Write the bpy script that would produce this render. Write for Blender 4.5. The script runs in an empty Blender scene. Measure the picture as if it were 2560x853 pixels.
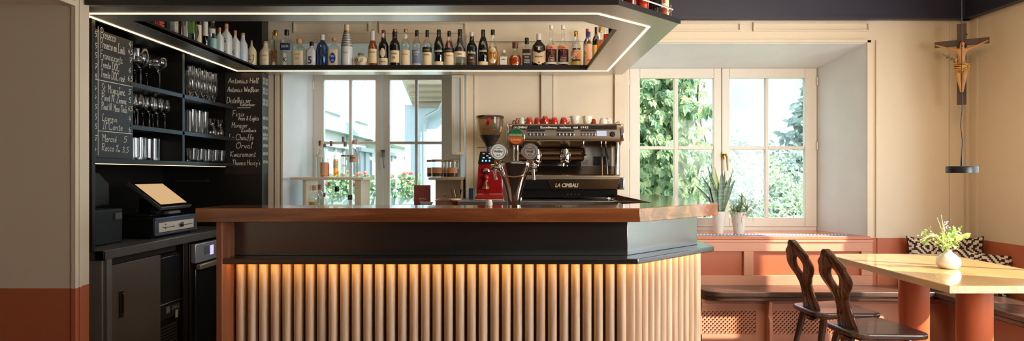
import bpy, math, random
from mathutils import Vector, Matrix
random.seed(7)
S = bpy.context.scene
COL = S.collection
F, CX, CY, HC = 1590.0, 1290.0, 435.0, 1.30
PI = math.pi

# ------------------------------------------------------------------ camera, world, sun, lights, exposure
cam_d = bpy.data.cameras.new('camera')
cam = bpy.data.objects.new('camera', cam_d)
COL.objects.link(cam)
cam.location = (0, 0, HC)
cam.rotation_euler = (PI / 2, 0, 0)
cam_d.sensor_width = 36
cam_d.lens = 36 * F / 2560
cam_d.shift_x = -(CX - 1280) / 2560
cam_d.shift_y = (CY - 426.5) / 2560
cam_d.clip_end = 800
S.camera = cam
S.view_settings.view_transform = 'Standard'
S.view_settings.look = 'None'
S.view_settings.exposure = 0.5
S.view_settings.gamma = 1.0
S.view_settings.use_curve_mapping = False
S.cycles.transparent_max_bounces = 40
S.cycles.max_bounces = 14

w = bpy.data.worlds.new('sky')
S.world = w
w.use_nodes = True
nt = w.node_tree
nt.nodes.clear()
wo = nt.nodes.new('ShaderNodeOutputWorld')
bg = nt.nodes.new('ShaderNodeBackground')
tc = nt.nodes.new('ShaderNodeTexCoord')
sx = nt.nodes.new('ShaderNodeSeparateXYZ')
cr = nt.nodes.new('ShaderNodeValToRGB')
cr.color_ramp.elements[0].position = 0.0
cr.color_ramp.elements[0].color = (0.80, 0.89, 0.96, 1)
cr.color_ramp.elements[1].position = 0.5
cr.color_ramp.elements[1].color = (0.55, 0.72, 0.95, 1)
nt.links.new(tc.outputs['Generated'], sx.inputs[0])
nt.links.new(sx.outputs['Z'], cr.inputs[0])
nt.links.new(cr.outputs[0], bg.inputs[0])
bg.inputs[1].default_value = 5.0
nt.links.new(bg.outputs[0], wo.inputs[0])


def light(name, kind, loc, direction, energy, color, size=None, size_y=None, angle=None, spread=None):
    d = bpy.data.lights.new(name, kind)
    d.energy = energy
    d.color = color
    if size is not None:
        d.shape = 'RECTANGLE'
        d.size = size
        d.size_y = size_y or size
    if angle is not None:
        d.angle = angle
    if spread is not None:
        d.spread = spread
    o = bpy.data.objects.new(name, d)
    o.location = loc
    o.rotation_euler = Vector(direction).to_track_quat('-Z', 'Y').to_euler()
    COL.objects.link(o)
    return o


SUN_DIR = Vector((-1.0, 0.55, -0.80))
light('sun', 'SUN', (8, -4, 8), SUN_DIR, 11.0, (1.0, 0.90, 0.76), angle=0.012)
# added area lamps out of view that fill the room from behind and the right
light('rear_window_daylight', 'AREA', (1.5, -2.9, 2.5), (0, 1, -0.15), 5, (0.96, 0.97, 1.0), 3.6, 0.5)
light('side_window_daylight', 'AREA', (3.57, 1.0, 1.55), (-0.55, 0.83, -0.03), 26, (1.0, 0.95, 0.88), 2.0, 1.3, spread=math.radians(84))
# warm ceiling lamp of the dining room
light('ceiling_lamp_light', 'AREA', (2.1, 2.6, 2.84), (0.15, 0.25, -1), 16, (1.0, 0.74, 0.45), 0.9, 0.9)
light('bar_ceiling_light', 'AREA', (0.2, 4.1, 2.84), (0, 0.0, -1), 5, (1.0, 0.76, 0.48), 2.2, 0.4)  # added fill for the machines, no lamp is known here


# ------------------------------------------------------------------ materials
def lin(c):
    r = []
    for v in c[:3]:
        v = v / 255.0
        r.append(v / 12.92 if v <= 0.04045 else ((v + 0.055) / 1.055) ** 2.4)
    return (r[0], r[1], r[2], 1.0)


MATS = {}


def M(name, col=None, rough=0.5, metal=0.0, var=0.0, vscale=6.0, bump=0.0, bscale=60.0, spec=0.5, coat=0.0,
      emit=None, emit_s=0.0, stretch=None, trans=0.0, sheen=0.0, sss=0.0):
    if name in MATS:
        return MATS[name]
    m = bpy.data.materials.new(name)
    m.use_nodes = True
    n = m.node_tree
    b = n.nodes['Principled BSDF']
    c = lin(col)
    b.inputs['Base Color'].default_value = c
    b.inputs['Roughness'].default_value = rough
    b.inputs['Metallic'].default_value = metal
    b.inputs['Specular IOR Level'].default_value = spec
    b.inputs['Coat Weight'].default_value = coat
    b.inputs['Coat Roughness'].default_value = 0.08
    b.inputs['Transmission Weight'].default_value = trans
    b.inputs['Sheen Weight'].default_value = sheen
    if sss:
        b.inputs['Subsurface Weight'].default_value = sss
        b.inputs['Subsurface Radius'].default_value = (0.01, 0.01, 0.005)
    if emit:
        b.inputs['Emission Color'].default_value = lin(emit)
        b.inputs['Emission Strength'].default_value = emit_s
    if var or bump:
        t = n.nodes.new('ShaderNodeTexCoord')
        mp = n.nodes.new('ShaderNodeMapping')
        n.links.new(t.outputs['Object'], mp.inputs[0])
        if stretch:
            mp.inputs['Scale'].default_value = stretch
        if var:
            no = n.nodes.new('ShaderNodeTexNoise')
            no.inputs['Scale'].default_value = vscale
            no.inputs['Detail'].default_value = 5
            n.links.new(mp.outputs[0], no.inputs['Vector'])
            r = n.nodes.new('ShaderNodeValToRGB')
            r.color_ramp.elements[0].position = 0.3
            r.color_ramp.elements[1].position = 0.7
            r.color_ramp.elements[0].color = tuple(x * (1 - var) for x in c[:3]) + (1,)
            r.color_ramp.elements[1].color = tuple(min(1, x * (1 + var)) for x in c[:3]) + (1,)
            n.links.new(no.outputs['Fac'], r.inputs[0])
            n.links.new(r.outputs[0], b.inputs['Base Color'])
        if bump:
            nb = n.nodes.new('ShaderNodeTexNoise')
            nb.inputs['Scale'].default_value = bscale
            nb.inputs['Detail'].default_value = 4
            n.links.new(mp.outputs[0], nb.inputs['Vector'])
            bp = n.nodes.new('ShaderNodeBump')
            bp.inputs['Strength'].default_value = bump
            bp.inputs['Distance'].default_value = 0.004
            n.links.new(nb.outputs['Fac'], bp.inputs['Height'])
            n.links.new(bp.outputs[0], b.inputs['Normal'])
    MATS[name] = m
    return m


def WOOD(name, c1, c2, axis='X', rough=0.4, scale=1.0, coat=0.0, bump=0.15, objrand=0.0, mid=None, bdist=0.002):
    """wood grain running along an axis"""
    if name in MATS:
        return MATS[name]
    m = bpy.data.materials.new(name)
    m.use_nodes = True
    n = m.node_tree
    b = n.nodes['Principled BSDF']
    b.inputs['Roughness'].default_value = rough
    b.inputs['Coat Weight'].default_value = coat
    b.inputs['Coat Roughness'].default_value = 0.06
    t = n.nodes.new('ShaderNodeTexCoord')
    mp = n.nodes.new('ShaderNodeMapping')
    s = [14.0 * scale] * 3
    s['XYZ'.index(axis)] = 0.9 * scale
    mp.inputs['Scale'].default_value = s
    n.links.new(t.outputs['Object'], mp.inputs[0])
    src = mp.outputs[0]
    if objrand:
        oi = n.nodes.new('ShaderNodeObjectInfo')
        ma = n.nodes.new('ShaderNodeMath')
        ma.operation = 'MULTIPLY'
        ma.inputs[1].default_value = 50
        n.links.new(oi.outputs['Random'], ma.inputs[0])
        va = n.nodes.new('ShaderNodeVectorMath')
        va.operation = 'ADD'
        n.links.new(src, va.inputs[0])
        n.links.new(ma.outputs[0], va.inputs[1])
        src = va.outputs[0]
    no = n.nodes.new('ShaderNodeTexNoise')
    no.inputs['Scale'].default_value = 1.6
    no.inputs['Detail'].default_value = 8
    no.inputs['Roughness'].default_value = 0.62
    no.inputs['Distortion'].default_value = 0.8
    n.links.new(src, no.inputs['Vector'])
    r = n.nodes.new('ShaderNodeValToRGB')
    e = r.color_ramp.elements
    e[0].position = 0.30
    e[0].color = lin(c1)
    e[1].position = 0.70
    e[1].color = lin(c2)
    if mid:
        x = e.new(0.5)
        x.color = lin(mid)
    n.links.new(no.outputs['Fac'], r.inputs[0])
    out = r.outputs[0]
    if objrand:
        hs = n.nodes.new('ShaderNodeHueSaturation')
        mr = n.nodes.new('ShaderNodeMapRange')
        mr.inputs['To Min'].default_value = 1 - objrand
        mr.inputs['To Max'].default_value = 1 + objrand
        n.links.new(oi.outputs['Random'], mr.inputs[0])
        n.links.new(mr.outputs[0], hs.inputs['Value'])
        n.links.new(out, hs.inputs['Color'])
        out = hs.outputs[0]
    n.links.new(out, b.inputs['Base Color'])
    if bump:
        bp = n.nodes.new('ShaderNodeBump')
        bp.inputs['Strength'].default_value = bump
        bp.inputs['Distance'].default_value = bdist
        n.links.new(no.outputs['Fac'], bp.inputs['Height'])
        n.links.new(bp.outputs[0], b.inputs['Normal'])
    MATS[name] = m
    return m


def GL(name, tint=(255, 255, 255), gloss=0.06, edge=0.6, haze=0.0, ghaze=(255, 255, 255), rough=0.02):
    """clear or tinted glass: light passes straight through, more mirror-like at grazing angles"""
    if name in MATS:
        return MATS[name]
    m = bpy.data.materials.new(name)
    m.use_nodes = True
    n = m.node_tree
    n.nodes.clear()
    o = n.nodes.new('ShaderNodeOutputMaterial')
    tr = n.nodes.new('ShaderNodeBsdfTransparent')
    tr.inputs[0].default_value = lin(tint)
    gl = n.nodes.new('ShaderNodeBsdfGlossy')
    gl.inputs['Roughness'].default_value = rough
    lw = n.nodes.new('ShaderNodeLayerWeight')
    lw.inputs[0].default_value = 0.35
    mr = n.nodes.new('ShaderNodeMapRange')
    mr.inputs['To Min'].default_value = gloss
    mr.inputs['To Max'].default_value = edge
    n.links.new(lw.outputs['Facing'], mr.inputs[0])
    mx = n.nodes.new('ShaderNodeMixShader')
    n.links.new(mr.outputs[0], mx.inputs[0])
    n.links.new(tr.outputs[0], mx.inputs[1])
    n.links.new(gl.outputs[0], mx.inputs[2])
    last = mx.outputs[0]
    if haze:
        df = n.nodes.new('ShaderNodeBsdfDiffuse')
        df.inputs[0].default_value = lin(ghaze)
        m2 = n.nodes.new('ShaderNodeMixShader')
        m2.inputs[0].default_value = haze
        n.links.new(last, m2.inputs[1])
        n.links.new(df.outputs[0], m2.inputs[2])
        last = m2.outputs[0]
    n.links.new(last, o.inputs[0])
    MATS[name] = m
    return m


def EM(name, col, s):
    if name in MATS:
        return MATS[name]
    m = bpy.data.materials.new(name)
    m.use_nodes = True
    n = m.node_tree
    n.nodes.clear()
    o = n.nodes.new('ShaderNodeOutputMaterial')
    e = n.nodes.new('ShaderNodeEmission')
    e.inputs[0].default_value = lin(col)
    e.inputs[1].default_value = s
    n.links.new(e.outputs[0], o.inputs[0])
    MATS[name] = m
    return m


# ------------------------------------------------------------------ geometry helpers
def P(x, y, d):
    """a point in the room at depth d that stands where the photo shows pixel x, y"""
    return Vector(((x - CX) * d / F, d, HC + (CY - y) * d / F))


def PX(x, d): return (x - CX) * d / F
def PZ(y, d): return HC + (CY - y) * d / F


class MB:
    def __init__(s):
        s.v = []
        s.f = []

    def add(s, vs, fs):
        o = len(s.v)
        s.v += [Vector(p) for p in vs]
        s.f += [tuple(i + o for i in q) for q in fs]
        return s

    def box(s, x0, x1, y0, y1, z0, z1):
        return s.add([(x0, y0, z0), (x1, y0, z0), (x1, y1, z0), (x0, y1, z0), (x0, y0, z1), (x1, y0, z1), (x1, y1, z1), (x0, y1, z1)],
                     [(0, 3, 2, 1), (4, 5, 6, 7), (0, 1, 5, 4), (1, 2, 6, 5), (2, 3, 7, 6), (3, 0, 4, 7)])

    def prism(s, poly, z0, z1):
        """polygon in x, y lifted from z0 to z1"""
        a = sum(poly[i][0] * poly[(i + 1) % len(poly)][1] - poly[(i + 1) % len(poly)][0] * poly[i][1] for i in range(len(poly)))
        if a < 0:
            poly = poly[::-1]
        n = len(poly)
        vs = [(p[0], p[1], z0) for p in poly] + [(p[0], p[1], z1) for p in poly]
        fs = [tuple(range(n - 1, -1, -1)), tuple(range(n, 2 * n))]
        fs += [(i, (i + 1) % n, n + (i + 1) % n, n + i) for i in range(n)]
        return s.add(vs, fs)

    def prism_xz(s, poly, y0, y1):
        k = len(s.v)
        s.prism([(p[0], p[1]) for p in poly], 0, 1)
        for i in range(k, len(s.v)):
            q = s.v[i]
            s.v[i] = Vector((q.x, y1 if q.z < 0.5 else y0, q.y))
        return s

    def prism_yz(s, poly, x0, x1):
        k = len(s.v)
        s.prism([(p[0], p[1]) for p in poly], 0, 1)
        for i in range(k, len(s.v)):
            q = s.v[i]
            s.v[i] = Vector((x0 if q.z < 0.5 else x1, q.x, q.y))
        return s

    def ring(s, outer, inner, z0, z1):
        """flat plate with a hole; outer and inner loops have as many corners as each other"""
        n = len(outer)
        vs = [(p[0], p[1], z) for z in (z0, z1) for l in (outer, inner) for p in l]
        fs = []
        for i in range(n):
            j = (i + 1) % n
            fs.append((i, n + i, n + j, j))
            fs.append((2 * n + i, 2 * n + j, 3 * n + j, 3 * n + i))
            fs.append((i, j, 2 * n + j, 2 * n + i))
            fs.append((n + i, 3 * n + i, 3 * n + j, n + j))
        return s.add(vs, fs)

    def lathe(s, prof, c=(0, 0, 0), n=20, sq=2.0, sy=1.0, rot=0.0, cap=True, ax='z'):
        """profile of (radius, height); sq above 2 squares the section"""
        o = len(s.v)
        k = len(prof)
        for r, z in prof:
            for i in range(n):
                a = 2 * PI * i / n + rot
                ca, sa = math.cos(a), math.sin(a)
                if sq != 2.0:
                    q = (abs(ca) ** sq + abs(sa) ** sq) ** (-1.0 / sq)
                else:
                    q = 1
                p = (r * q * ca, r * q * sa * sy, z)
                if ax == 'y':
                    p = (p[0], p[2], -p[1])
                elif ax == 'x':
                    p = (p[2], p[0], p[1])
                s.v.append(Vector((p[0] + c[0], p[1] + c[1], p[2] + c[2])))
        for j in range(k - 1):
            for i in range(n):
                i2 = (i + 1) % n
                s.f.append((o + j * n + i, o + j * n + i2, o + (j + 1) * n + i2, o + (j + 1) * n + i))
        if cap:
            if prof[0][0] > 1e-5:
                s.f.append(tuple(o + i for i in range(n - 1, -1, -1)))
            if prof[-1][0] > 1e-5:
                s.f.append(tuple(o + (k - 1) * n + i for i in range(n)))
        return s

    def tube(s, pts, r, n=8, cap=True, flat=1.0):
        pts = [Vector(p) for p in pts]
        rs = r if isinstance(r, (list, tuple)) else [r] * len(pts)
        o = len(s.v)
        up = None
        for i, p in enumerate(pts):
            t = (pts[min(i + 1, len(pts) - 1)] - pts[max(i - 1, 0)])
            if t.length < 1e-9:
                t = Vector((0, 0, 1))
            t.normalize()
            if up is None:
                up = Vector((0, 0, 1)) if abs(t.z) < 0.9 else Vector((1, 0, 0))
            a = t.cross(up)
            if a.length < 1e-6:
                a = t.orthogonal()
            a.normalize()
            bb = a.cross(t).normalized()
            up = bb
            for k in range(n):
                an = 2 * PI * k / n
                s.v.append(p + a * (math.cos(an) * rs[i]) + bb * (math.sin(an) * rs[i] * flat))
        for j in range(len(pts) - 1):
            for i in range(n):
                i2 = (i + 1) % n
                s.f.append((o + j * n + i, o + j * n + i2, o + (j + 1) * n + i2, o + (j + 1) * n + i))
        if cap:
            s.f.append(tuple(o + i for i in range(n - 1, -1, -1)))
            s.f.append(tuple(o + (len(pts) - 1) * n + i for i in range(n)))
        return s

    def ball(s, c, r, n=16, m=10, sx=1, sy=1, sz=1):
        prof = [(max(1e-6, r * math.sin(PI * j / m)), -r * math.cos(PI * j / m)) for j in range(m + 1)]
        o = len(s.v)
        s.lathe(prof, (0, 0, 0), n, cap=False)
        for i in range(o, len(s.v)):
            q = s.v[i]
            s.v[i] = Vector((q.x * sx + c[0], q.y * sy + c[1], q.z * sz + c[2]))
        return s

    def move(s, mat, start=0):
        for i in range(start, len(s.v)):
            s.v[i] = mat @ s.v[i]
        return s

    def build(s, name, mat, parent=None, smooth=35, bevel=0.0, seg=2, world=True, sub=0):
        me = bpy.data.meshes.new(name)
        off = Vector((0, 0, 0))
        if parent is not None and world:
            q = parent
            while q is not None:
                off += Vector(q.location)
                q = q.parent
        me.from_pydata([tuple(p - off) for p in s.v], [], s.f)
        me.validate()
        me.update()
        me.materials.append(mat)
        if smooth:
            for p in me.polygons:
                p.use_smooth = True
            me.set_sharp_from_angle(angle=math.radians(smooth))
        o = bpy.data.objects.new(name, me)
        COL.objects.link(o)
        if parent is not None:
            o.parent = parent
        if bevel:
            b = o.modifiers.new('bevel', 'BEVEL')
            b.width = bevel
            b.segments = seg
            b.limit_method = 'ANGLE'
            b.angle_limit = math.radians(40)
        if sub:
            b = o.modifiers.new('sub', 'SUBSURF')
            b.levels = sub
            b.render_levels = sub
        return o


def tag(o, label, cat, group=None, kind=None):
    o['label'] = label
    o['category'] = cat
    if group:
        o['group'] = group
    if kind:
        o['kind'] = kind
    return o


def thing(name, label, cat, loc=(0, 0, 0), group=None, rz=0.0):
    o = bpy.data.objects.new(name, None)
    o.empty_display_size = 0.05
    COL.objects.link(o)
    o.location = loc
    o.rotation_euler = (0, 0, rz)
    return tag(o, label, cat, group)


def struct(mb, name, mat, parent=None, **k):
    o = mb.build(name, mat, parent, **k)
    if parent is None:
        o['kind'] = 'structure'
    return o


def copy_tree(o, parent=None):
    c = o.copy()
    COL.objects.link(c)
    c.parent = parent
    for ch in o.children:
        copy_tree(ch, c)
    return c


# ---- lettering
_TXT = {}


def text_geo(t, bold=0.0):
    """flat outline letters, height of a capital = 1, starting at x = 0"""
    k = (t, bold)
    if k in _TXT:
        return _TXT[k]
    cu = bpy.data.curves.new('lettering_source', 'FONT')
    cu.body = t
    cu.size = 1.0
    cu.offset = bold
    cu.resolution_u = 2
    ob = bpy.data.objects.new('lettering_source', cu)
    me = ob.to_mesh()
    vs = [Vector(v.co) for v in me.vertices]
    fs = [tuple(p.vertices) for p in me.polygons]
    ob.to_mesh_clear()
    bpy.data.objects.remove(ob)
    bpy.data.curves.remove(cu)
    if not vs:
        vs, fs = [Vector((0, 0, 0))] * 3, []
    x0 = min(v.x for v in vs)
    x1 = max(v.x for v in vs)
    cap = 0.70
    vs = [Vector(((v.x - x0) / cap, v.y / cap, 0)) for v in vs]
    _TXT[k] = (vs, fs, (x1 - x0) / cap)
    return _TXT[k]


def add_text(mb, t, origin, u, v, h, width=None, center=False, bold=0.0, curve=None):
    """letters on a plane (origin, unit vectors u and v); curve = radius of the round body the text wraps"""
    vs, fs, wd = text_geo(t, bold)
    sxx = (width / wd) if width else h
    origin, u, v = Vector(origin), Vector(u), Vector(v)
    n = u.cross(v)
    W = wd * sxx
    out = []
    for p in vs:
        x = p.x * sxx - (W / 2 if center else 0)
        y = p.y * h
        if curve:
            a = x / curve
            out.append(origin + u * (curve * math.sin(a)) + v * y + n * (curve * (math.cos(a) - 1)))
        else:
            out.append(origin + u * x + v * y)
    mb.add(out, fs)
    return mb


# ---- single-stroke chalk handwriting
GLY = {
    'A': (4.4, '0,0 1.2,3 2.4,6 3.2,3 4,0|0.6,2.2 4.6,2.4'), 'B': (4, '0.4,0 0.6,6 3,5.6 2.6,3.4 0.7,3.2 3.4,2.4 3,0.2 0.3,0'),
    'C': (4, '3.8,5 3,6.2 1,5.6 0,3 0.8,0.4 2.6,0 3.8,1'), 'D': (4.4, '0.8,6 0.6,0|0,5.8 2.4,6 4.2,4 3.6,1 1.6,0 0.2,0.1'),
    'E': (3.6, '3.2,5.6 1.2,6 0.4,4.4 1.8,3.2 0.2,2 0.4,0.4 2,0 3.4,0.8'), 'F': (3.6, '0.6,0 0.8,3 0.6,6|0.1,6 3.6,6.2|0.7,3.2 2.8,3.4'),
    'H': (4.2, '0.4,0 0.5,6|3.6,6.2 3.5,0|0.4,3 3.6,3.2'), 'I': (2.2, '1,0 1.2,6|0.2,6 2,6.1|0,0 2,0'),
    'K': (3.8, '0.5,6 0.5,0|3.4,6 0.6,2.8 3.6,0'), 'L': (3.4, '2,6 1,6.2 1,3 0.4,0.2 1.4,0 3.2,0.2'),
    'M': (5, '0.2,5 1,6 0.8,0|1,5.6 2.6,2.8 4,6 4.2,0 4.8,0.2'), 'N': (4.6, '0.3,0 0.5,5.6 1,6 3.6,0.2 3.8,6 4.4,6.3'),
    'O': (4.2, '2.2,6 0.6,5 0,2.6 1.2,0.1 3,0.4 4,3 3.2,5.6 1.6,6.1 2.4,4.8'), 'P': (4, '0.8,-0.3 1,5.8|0,5 1.2,6.4 3.6,5.8 3.6,3.8 1.2,3'),
    'R': (4, '0.8,0 0.9,5.8|0,5.2 1.2,6.3 3.4,5.6 3,3.6 1,3.2 3.8,0'), 'S': (3.6, '3.4,5.4 2,6.2 0.6,5 1.6,3.4 3,2.2 2.4,0.3 0.2,0.4'),
    'T': (4, '2,0 2.1,6|0,5.6 2,6.1 4.2,6'), 'W': (5.4, '0.1,6 1.2,0.2 2.6,4.6 3.6,0.2 5,6.2'), 'Z': (3.8, '0.3,5.8 3.4,6 0.2,0.1 3.6,0.2'),
    'a': (2.7, '2.2,2.6 0.9,3 0.2,1.4 0.8,0 2,0.8 2.3,2.8 2.2,0.4 2.8,0.2'), 'b': (2.6, '0.2,5.8 0.4,0.1 1.8,0.2 2.2,1.8 1.2,2.8 0.4,2'),
    'c': (2.2, '2,2.4 1,3 0.2,1.6 0.8,0.1 2,0.5'), 'd': (2.8, '2.2,2.4 0.8,2.9 0.2,1.2 1,0 2.2,1 2.4,5.8 2.3,0.3 2.9,0.3'),
    'e': (2.3, '0.3,1.4 1.9,2 1.2,3 0.2,1.8 0.7,0.1 2.1,0.5'), 'f': (2.2, '2.2,5.4 1.2,6 0.9,3 0.8,-1.4|0.1,2.8 2,3'),
    'g': (2.6, '2.1,2.6 0.8,2.9 0.3,1.3 1.2,0.2 2.1,2.8 2.2,-1.4 1,-2.2 0.3,-1.2'), 'h': (2.7, '0.4,6 0.4,0|0.5,1.8 1.6,3 2.2,1.8 2.2,0.1 2.7,0.2'),
    'i': (1.3, '0.5,2.9 0.5,0.2 1.2,0.3|0.55,4.1 0.65,4.3'), 'k': (2.4, '0.4,6 0.4,0|2,2.9 0.5,1.3 2.2,0'), 'l': (1.4, '0.3,3 1.1,5.6 0.7,6 0.4,4 0.5,0.4 1.3,0.3'),
    'm': (3.9, '0.3,2.8 0.3,0|0.4,2 1.2,3 1.8,2 1.8,0|1.9,2 2.8,3 3.3,1.8 3.3,0.2 3.9,0.3'), 'n': (2.7, '0.3,2.8 0.3,0|0.4,2 1.4,3 2.1,1.9 2.1,0.2 2.7,0.3'),
    'o': (2.5, '1.2,3 0.2,1.8 0.8,0.1 2,0.6 2.1,2.2 1.1,3 1.9,2.6 2.6,2.8'), 'p': (2.6, '0.3,2.8 0.3,-2.2|0.4,1.8 1.4,3 2.2,1.6 1.4,0.1 0.4,0.4'),
    'r': (2.0, '0.3,2.8 0.4,0|0.4,1.8 1,2.9 2,2.7'), 's': (2.1, '1.8,2.6 0.8,3 0.5,2 1.7,1.2 1.2,0.1 0.1,0.3'), 't': (1.9, '0.9,5 0.7,0.6 1.2,0 1.8,0.4|0.1,3.2 1.8,3.4'),
    'u': (2.7, '0.3,2.9 0.4,0.4 1.4,0 2.1,1 2.2,2.9 2.2,0.3 2.8,0.3'), 'v': (2.3, '0.2,2.9 1,0.1 2.1,3'), 'w': (3.4, '0.2,2.9 0.8,0.1 1.7,2.4 2.4,0.1 3.2,3'),
    'x': (2.2, '0.2,2.9 2,0|2,2.9 0.1,0'), 'y': (2.4, '0.3,2.9 1.2,0.6|2.1,2.9 1.2,-1.2 0.3,-2.1'), 'z': (2.2, '0.3,2.8 2,2.9 0.2,0.1 2.1,0.1'),
    '0': (2.8, '1.4,5.8 0.3,4 0.5,1 1.5,0.1 2.5,2.4 2.2,5 1.2,5.9'), '1': (1.6, '0.3,4.4 1.1,5.8 1.1,0'), '2': (2.6, '0.3,4.8 1.4,5.8 2.2,4.4 0.3,0.2 2.5,0.2'),
    '3': (2.6, '0.4,5.4 1.6,5.8 2,4.2 1,3.1 2.4,2 1.6,0.1 0.2,0.5'), '4': (3, '1.4,5.8 0.3,2.2 2.8,2.4|2.1,3.8 1.8,-0.4'), '5': (2.8, '0.7,5.6 0.6,3.3 2,3.3 2.3,1.4 1.2,0 0.2,0.4|0.6,5.7 2.6,5.9'),
    '6': (2.7, '2,5.8 0.7,3.6 0.5,1 1.4,0 2.3,1.4 1.6,2.8 0.6,1.8'), '7': (2.6, '0.2,5.5 2.4,5.7 1,0|0.5,3 2.2,3.2'), '8': (2.7, '2.2,4.8 1.3,5.8 0.5,4.6 2.1,2 1.4,0 0.4,1.2 2.3,4.4'),
    '9': (2.6, '2.2,4.8 1.1,5.8 0.4,4.2 1.4,3.2 2.2,4.8 1.8,0'), ',': (1.1, '0.6,0.4 0.3,-1'), '.': (1.1, '0.4,0.1 0.6,0.3'), '&': (3.6, '3.2,0.2 0.8,4.4 1.6,5.8 2.2,4.6 0.4,1.4 1.4,0 3.2,2.4'),
    "'": (1, '0.6,6 0.4,5'), '/': (2.4, '0.2,-0.4 2.2,6.2'), 'ß': (2.8, '0.4,-1.4 0.6,4.8 1.6,5.8 2.2,4.4 1.2,3.2 2.4,1.6 1.2,0.1'), '-': (1.8, '0.2,2.2 1.6,2.3'),
    '‰': (5, '0.6,5.4 1.2,4.6 0.4,4.4 0.6,5.4|0.2,-0.2 2.6,6|2.4,0.3 3,1.2 3.4,0.2 2.6,-0.2 2.3,0.5|3.8,0.3 4.4,1.2 4.8,0.2 4,-0.2 3.7,0.5'),
}
GLY['ä'] = (2.7, GLY['a'][1] + '|0.8,4 0.9,4.2|1.8,4 1.9,4.2')
GLY['é'] = (2.3, GLY['e'][1] + '|1,3.8 1.8,4.8')
GLY['ë'] = (2.3, GLY['e'][1] + '|0.6,4 0.7,4.2|1.6,4 1.7,4.2')


def chalk(mb, t, origin, u, v, h, width=None, stroke=0.0016, tilt=0.12):
    origin, u, v = Vector(origin), Vector(u), Vector(v)
    n = u.cross(v).normalized()
    tot = sum(GLY[c][0] if c in GLY else 2.0 for c in t) + 0.5 * len(t)
    k = h / 6.0
    kx = (width / tot) if width else k
    x = 0.0
    for c in t:
        if c not in GLY:
            x += 2.0
            continue
        adv, st = GLY[c]
        for ln in st.split('|'):
            p = [tuple(map(float, q.split(','))) for q in ln.split()]
            q = []
            for i in range(len(p) - 1):
                a, b, cc, d = p[max(i - 1, 0)], p[i], p[i + 1], p[min(i + 2, len(p) - 1)]
                for s_ in range(4):
                    tt = s_ / 4.0
                    q.append(tuple(0.5 * (2 * b[j] + (cc[j] - a[j]) * tt + (2 * a[j] - 5 * b[j] + 4 * cc[j] - d[j]) * tt * tt +
                                          (3 * b[j] - a[j] - 3 * cc[j] + d[j]) * tt ** 3) for j in (0, 1)))
            q.append(p[-1])
            pts = [((x + a[0] + a[1] * tilt) * kx, a[1] * k) for a in q]
            vs, fs = [], []
            for i, a in enumerate(pts):
                b0, b1 = pts[max(i - 1, 0)], pts[min(i + 1, len(pts) - 1)]
                dx, dy = b1[0] - b0[0], b1[1] - b0[1]
                L = math.hypot(dx, dy) or 1e-6
                ww = stroke / 2
                for sg in (-1, 1):
                    vs.append(origin + u * (a[0] - sg * dy / L * ww) + v * (a[1] + sg * dx / L * ww) + n * 0.0006)
            for i in range(len(pts) - 1):
                fs.append((2 * i, 2 * i + 2, 2 * i + 3, 2 * i + 1))
            mb.add(vs, [f[::-1] for f in fs])
        x += adv + 0.5
    return mb


def stripe(mb, a, b, n, wd):
    a, b, n = Vector(a), Vector(b), Vector(n).normalized()
    s_ = (b - a).cross(n).normalized() * (wd / 2)
    return mb.add([a - s_ + n * 0.0006, b - s_ + n * 0.0006, b + s_ + n * 0.0006, a + s_ + n * 0.0006], [(0, 1, 2, 3)])

# ------------------------------------------------------------------ the room
def wall_paint(name, navy=True):
    m = bpy.data.materials.new(name)
    m.use_nodes = True
    n = m.node_tree
    b = n.nodes['Principled BSDF']
    b.inputs['Roughness'].default_value = 0.42
    g = n.nodes.new('ShaderNodeNewGeometry')
    sz = n.nodes.new('ShaderNodeSeparateXYZ')
    n.links.new(g.outputs['Position'], sz.inputs[0])

    def step(z):
        a = n.nodes.new('ShaderNodeMath')
        a.operation = 'GREATER_THAN'
        a.inputs[1].default_value = z
        n.links.new(sz.outputs['Z'], a.inputs[0])
        return a.outputs[0]
    no = n.nodes.new('ShaderNodeTexNoise')
    no.inputs['Scale'].default_value = 2.5
    n.links.new(g.outputs['Position'], no.inputs['Vector'])
    mx = n.nodes.new('ShaderNodeMix')
    mx.data_type = 'RGBA'
    mx.inputs['A'].default_value = lin((188, 102, 66))
    mx.inputs['B'].default_value = lin((226, 208, 180))
    n.links.new(step(0.787), mx.inputs['Factor'])
    last = mx.outputs['Result']
    if navy:
        m2 = n.nodes.new('ShaderNodeMix')
        m2.data_type = 'RGBA'
        n.links.new(last, m2.inputs['A'])
        m2.inputs['B'].default_value = lin((44, 42, 58))
        n.links.new(step(2.53), m2.inputs['Factor'])
        last = m2.outputs['Result']
    n.links.new(last, b.inputs['Base Color'])
    bp = n.nodes.new('ShaderNodeBump')
    bp.inputs['Strength'].default_value = 0.12
    bp.inputs['Distance'].default_value = 0.003
    nb = n.nodes.new('ShaderNodeTexNoise')
    nb.inputs['Scale'].default_value = 30
    n.links.new(g.outputs['Position'], nb.inputs['Vector'])
    n.links.new(nb.outputs['Fac'], bp.inputs['Height'])
    n.links.new(bp.outputs[0], b.inputs['Normal'])
    return m


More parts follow.
